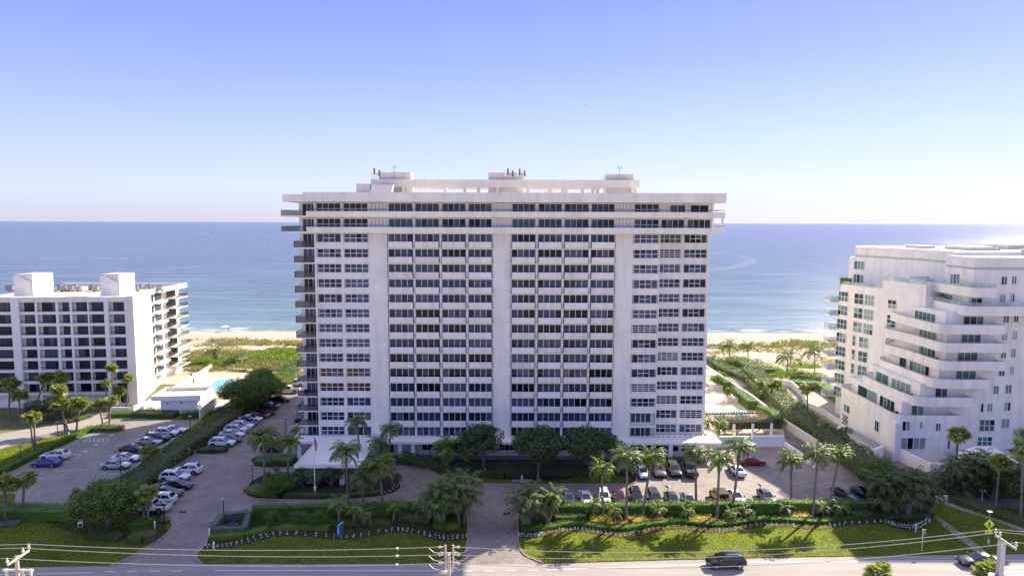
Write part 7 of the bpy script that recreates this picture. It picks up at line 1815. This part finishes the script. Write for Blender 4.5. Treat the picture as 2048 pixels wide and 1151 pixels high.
for a in ([(-0.06, 3.45), (0.08, 3.45), (0.07, 3.76), (-0.05, 3.76)], [(-0.06, 3.45), (-0.22, 3.15), (-0.15, 3.12), (0.02, 3.45)], [(0.0, 3.45), (0.16, 3.14), (0.23, 3.17), (0.08, 3.45)], [(-0.05, 3.74), (-0.22, 3.5), (-0.17, 3.46), (-0.02, 3.66)], [(0.05, 3.74), (0.22, 3.55), (0.19, 3.5), (0.03, 3.64)]):
    mb.hexa([(a[0][0], -0.095, a[0][1]), (a[1][0], -0.095, a[1][1]), (a[1][0], -0.082, a[1][1]), (a[0][0], -0.082, a[0][1]), (a[3][0], -0.095, a[3][1]), (a[2][0], -0.095, a[2][1]), (a[2][0], -0.082, a[2][1]), (a[3][0], -0.082, a[3][1])])
link('walking_symbol', mb.mesh('walking_symbol', BLACK), s_)
mb = MB(); mb.box(-0.45, 0.45, -0.08, -0.05, 2.3, 2.75); s_ = link('arrow_plate', mb.mesh('arrow_plate', YG), t); mb = MB(); mb.box(-0.25, 0.2, -0.09, -0.082, 2.49, 2.55); mb.box(-0.25, -0.12, -0.09, -0.082, 2.40, 2.48); link('arrow', mb.mesh('arrow', BLACK), s_)
mb = MB(); mb.box(-0.14, 0.14, -0.2, -0.06, 1.1, 1.6); link('button_box', mb.mesh('button_box', SBL), t)
p = g(1843.5, 1101.5); t = thing('street_sign', p, 'thin sign post with a grey sign seen from behind on the right lawn', 'road sign')
link('pole', MB().tube([(0, 0, 0), (0, 0, 2.9)], 0.045, 8).mesh('pole', WHITE2), t); mb = MB(); mb.box(-0.05, 0.45, 0.05, 0.08, 2.2, 2.9); link('sign_plate', mb.mesh('sign_plate', GREYMET), t)
p = g(161, 1056); t = thing('lawn_sign', p, 'small white board sign beside the round tree', 'sign'); mb = MB(); mb.box(-0.35, 0.35, -0.03, 0.03, 0.7, 1.25); link('board', mb.mesh('board', WHITE2), t)
for x in (-0.3, 0.3): mb = MB(); mb.box(x - 0.03, x + 0.03, -0.02, 0.02, 0, 0.7); link('leg', mb.mesh('leg', WHITE2), t)
p = g(1964, 1000); t = thing('garden_lantern', p, 'pair of pale lanterns on a post among the right shrubs', 'lamp'); p2 = MB().tube([(0, 0, 0), (0, 0, 1.4)], 0.05, 6); link('post', p2.mesh('post', WHITE2), t)
for x in (-0.3, 0.3): mb = MB(); mb.box(x - 0.13, x + 0.13, -0.13, 0.13, 1.4, 1.75); link('lantern', mb.mesh('lantern', WHITE2), t)

# ---------------------------------------------------------------- utility poles and wires
INS = mat('pale_insulator', (0.62, 0.58, 0.50), 0.4)
WIRE = mat('weathered_wire', (0.55, 0.50, 0.42), 0.5, metal=0.2)
def pole_thing(top, zt_, m, r, label):
    c = g(*top, zt_); t = thing('utility_pole', Vector((c.x, c.y, 0)), label, 'utility pole', 'utility poles')
    mb = MB(); mb.box(-r, r, -r, r, 0, zt_) if m is CONCP else mb.tube([(0, 0, 0), (0, 0, zt_)], [r * 1.2, r], 10); link('pole', mb.mesh('pole', m), t)
    return t, Vector((c.x, c.y, 0))
def insulator(t, q, h=0.4, up=True):
    link('insulator', MB().tube([q, q + Vector((0, 0, h * .3)), q + Vector((0, 0, h * .35)), q + Vector((0, 0, h * .6)), q + Vector((0, 0, h * .65)), q + Vector((0, 0, h))], [.05, .05, .12, .12, .06, .08], 8).mesh('insulator', INS), t)
ends = {}
# left pole
ZT = 11.5
t, c = pole_thing((33, 1110), ZT, WOODP, 0.165, 'weathered wooden utility pole with two crossarms at the left edge')
a_, b_ = g(15, 1129, ZT + 0.1) - c, g(58, 1100, ZT + 0.1) - c
link('crossarm', MB().tube([a_, b_], 0.11, 6).mesh('crossarm', WOODP), t)
for k, q in enumerate((a_, a_.lerp(b_, 0.72), b_)): insulator(t, q + Vector((0, 0, 0.08)), 0.55); ends[('L', k)] = c + q + Vector((0, 0, 0.62))
mb = MB(); mb.box(-1.3, 1.4, -0.1, 0.1, ZT - 1.5, ZT - 1.3); link('crossarm', mb.mesh('crossarm', WOODP), t)
for x in (-0.9, 0.6, 1.3):
    link('transformer_cutout', MB().tube([(x, -0.15, ZT - 2.2), (x, -0.15, ZT - 1.2)], [0.09, 0.13], 8).mesh('transformer_cutout', INS), t)
# middle pole
t, c = pole_thing((898, 1108), ZT - 0.3, WOODP, 0.15, 'pale utility pole with twin upright insulator arms in the middle')
for x in (-0.32, 0.38):
    mb = MB(); mb.box(x - 0.075, x + 0.075, -0.09, 0.09, ZT - 1.6, ZT + 0.6); link('upright_arm', mb.mesh('upright_arm', WOODP), t)
MB_ = MB(); MB_.box(-0.9, 0.9, -0.05, 0.05, ZT - 0.2, ZT - 0.1); MB_.box(-0.9, 0.9, -0.05, 0.05, ZT - 1.1, ZT - 1.0); link('crossarm', MB_.mesh('crossarm', WOODP), t)
for zz, k in ((ZT + 0.42, 2), (ZT - 0.33, 1), (ZT - 1.15, 0)):
    for sg in (-1, 1):
        x = sg * 1.0
        link('insulator', MB().tube([(sg * 0.45, 0, zz), (sg * 0.7, 0, zz), (sg * 0.72, 0, zz), (sg * 1.0, 0, zz)], [.05, .05, .11, .09], 8).mesh('insulator', INS), t)
        link('jumper_wire', MB().tube([(sg * 0.5, -0.1, zz - 0.3), (sg * 0.9, -0.1, zz - 0.55), (sg * 1.4, -0.1, zz - 0.45), (sg * 1.9, 0, zz - 0.03)], 0.03, 5).mesh('jumper_wire', WIRE), t)
        ends[('M', k, sg)] = c + Vector((x, 0, zz))
# right pole
ZR = 12.3
t, c = pole_thing((2004, 1080), ZR, CONCP, 0.23, 'square concrete utility pole with one crossarm at the right')
a_, b_ = g(1991, 1070, ZR + 0.1) - c, g(2032, 1097, ZR + 0.1) - c
link('crossarm', MB().tube([a_, b_], 0.12, 6).mesh('crossarm', CONCP), t)
for k, q in enumerate((b_, a_.lerp(b_, 0.22), a_)): insulator(t, q + Vector((0, 0, 0.08)), 0.55); ends[('R', k)] = c + q + Vector((0, 0, 0.62))
link('transformer', MB().tube([(-0.75, -0.3, ZR - 4.6), (-0.75, -0.3, ZR - 3.2)], 0.45, 12).mesh('transformer', GREYMET), t)
def wire(a, b_, sag, label):
    n = 28; pts = [a.lerp(b_, i / n) - Vector((0, 0, 4 * sag * (i / n) * (1 - i / n))) for i in range(n + 1)]
    o = MB().tube(pts, 0.027, 5).build('overhead_wire', WIRE, None, a); tag(o, label, 'wire', 'overhead wires')
nm = {0: 'lowest', 1: 'middle', 2: 'uppermost'}
for k in range(3):
    wire(ends[('L', k)], ends[('M', k, -1)], 0.45, '%s overhead wire between the left and middle poles' % nm[k])
    wire(ends[('M', k, 1)], ends[('R', k)], 1.25, '%s overhead wire between the middle and right poles' % nm[k])
    e = ends[('R', k)]; wire(e, e + Vector((34, -1.5, -0.6)), 0.5, '%s overhead wire leaving the right pole' % nm[k])
    e = ends[('L', k)]; wire(e + Vector((-30, 0.5, 0.2)), e, 0.4, '%s overhead wire leaving the left pole' % nm[k])
# line clamps on the left span
for k, (x, y) in enumerate(((813, 1102), (810, 1114), (806, 1126))):
    a, b_ = ends[('L', 2 - k)], ends[('M', 2 - k, -1)]; q = a.lerp(b_, 0.9) - Vector((0, 0, 4 * 0.45 * 0.9 * 0.1))
    o = MB().box(q.x - 0.11, q.x + 0.11, q.y - 0.07, q.y + 0.07, q.z - 0.08, q.z + 0.08).build('line_marker', INS, None, q); tag(o, 'pale clamp on the %s wire left of the middle pole' % nm[2 - k], 'line clamp')

# ---------------------------------------------------------------- far things
p = g(426, 465, -0.9); t = thing('motor_boat', p, 'tiny white motor boat with a wake on the left horizon water', 'boat')
mb = MB(); mb.hexa([(-6, -1.6, -0.3), (6, -0.2, -0.3), (6, 0.2, -0.3), (-6, 1.6, -0.3), (-6, -2, 1.6), (8, -0.1, 2.2), (8, 0.1, 2.2), (-6, 2, 1.6)]); link('hull', mb.mesh('hull', WHITE2), t); mb = MB(); mb.box(-3, 2, -1.3, 1.3, 1.7, 4.0); link('cabin', mb.mesh('cabin', WHITE2), t)
mb = MB(); mb.hexa([(p.x - 8, p.y - 1, -0.9), (p.x - 8, p.y + 1, -0.9), (p.x - 60, p.y + 16, -0.9), (p.x - 60, p.y - 4, -0.9), (p.x - 8, p.y - 1, -0.5), (p.x - 8, p.y + 1, -0.5), (p.x - 60, p.y + 16, -0.85), (p.x - 60, p.y - 4, -0.85)]); o = mb.build('boat_wake', FO); o['kind'] = 'stuff'
# slick patch of smoother, paler water
SLK = see_through(mat('pale_wake_water', (0.20, 0.27, 0.32), 0.5, var=0.5, scale=0.08), 0.3)
mb = MB(); pts_ = smooth([tuple(g(x, y, -0.9))[:2] for x, y in ((1418, 541), (1462, 538), (1498, 530), (1513, 522), (1488, 512), (1418, 503))], False, 6); pt2 = smooth([tuple(g(x, y, -0.9))[:2] for x, y in ((1418, 537), (1455, 533), (1480, 527), (1488, 521), (1468, 511), (1418, 505.5))], False, 6)
for i in range(len(pts_) - 1): mb.poly([(*pts_[i], -0.89), (*pts_[i + 1], -0.89), (*pt2[i + 1], -0.89), (*pt2[i], -0.89)])
o = mb.build('boat_wake', SLK); o['kind'] = 'stuff'
p = gy(1172, 211, 900); t = thing('aeroplane', p, 'tiny dark aeroplane high in the middle of the sky', 'aeroplane')
link('fuselage', MB().tube([(-1.4, 0, 0), (-1, 0, 0), (1, 0, 0.05), (1.5, 0, 0)], [0.05, 0.22, 0.22, 0.02], 8).mesh('fuselage', BRONZE), t); mb = MB(); mb.box(-0.35, 0.25, -2.2, 2.2, 0.15, 0.2); link('wing', mb.mesh('wing', BRONZE), t); mb = MB(); mb.box(-1.4, -1.1, -0.03, 0.03, 0, 0.5); link('tail', mb.mesh('tail', BRONZE), t)
# beach umbrella and person
bz = dz(*tuple(g(450, 662.5, -1.0))[:2])
p = g(450, 662.5, bz); p.z = dz(p.x, p.y); t = thing('beach_umbrella', p, 'pale beach umbrella at the water edge', 'umbrella')
link('pole', MB().tube([(0, 0, 0), (0, 0, 2.2)], 0.04, 6).mesh('pole', WHITE2), t); link('canopy', MB().tube([(0, 0, 1.9), (0, 0, 2.4)], [1.6, 0.05], 10).mesh('canopy', WHITE2), t)
def person(p, label, cloth, rz=0.0):
    me = bpy.data.meshes.new('person')
    J = [(0, 0, .95), (0, 0, 1.2), (0, 0, 1.42), (0, 0, 1.52), (0, -.01, 1.68), (-.19, 0, 1.42), (-.26, 0.02, 1.15), (-.24, -.10, .92), (.19, 0, 1.42), (.27, 0, 1.15), (.26, -.06, .90), (-.10, 0, .90), (-.13, -.03, .50), (-.14, 0.02, .08), (.10, 0, .90), (.13, -.05, .50), (.14, 0.06, .08), (-.14, -.16, .03), (.14, -.12, .03)]
    E = [(0, 1), (1, 2), (2, 3), (3, 4), (2, 5), (5, 6), (6, 7), (2, 8), (8, 9), (9, 10), (0, 11), (11, 12), (12, 13), (0, 14), (14, 15), (15, 16), (13, 17), (16, 18)]
    rad = [.15, .13, .15, .06, .11, .06, .045, .035, .06, .045, .035, .10, .07, .05, .10, .07, .05, .04, .04]
    me.from_pydata(J, E, []); me.materials.append(cloth); o = link('person', me, None, p, rz); sk = o.modifiers.new('skin', 'SKIN')
    for i, v in enumerate(me.skin_vertices[0].data): v.radius = (rad[i], rad[i])
    me.skin_vertices[0].data[0].use_root = True
    o.modifiers.new('sub', 'SUBSURF').levels = 1; tag(o, label, 'person'); return o
SKIN = mat('tanned_skin', (0.32, 0.18, 0.11), 0.6)
p2 = p + Vector((1.6, -0.6, 0)); p2.z = dz(p2.x, p2.y); person(p2, 'person standing beside the beach umbrella at the water edge', SKIN, 0.6)
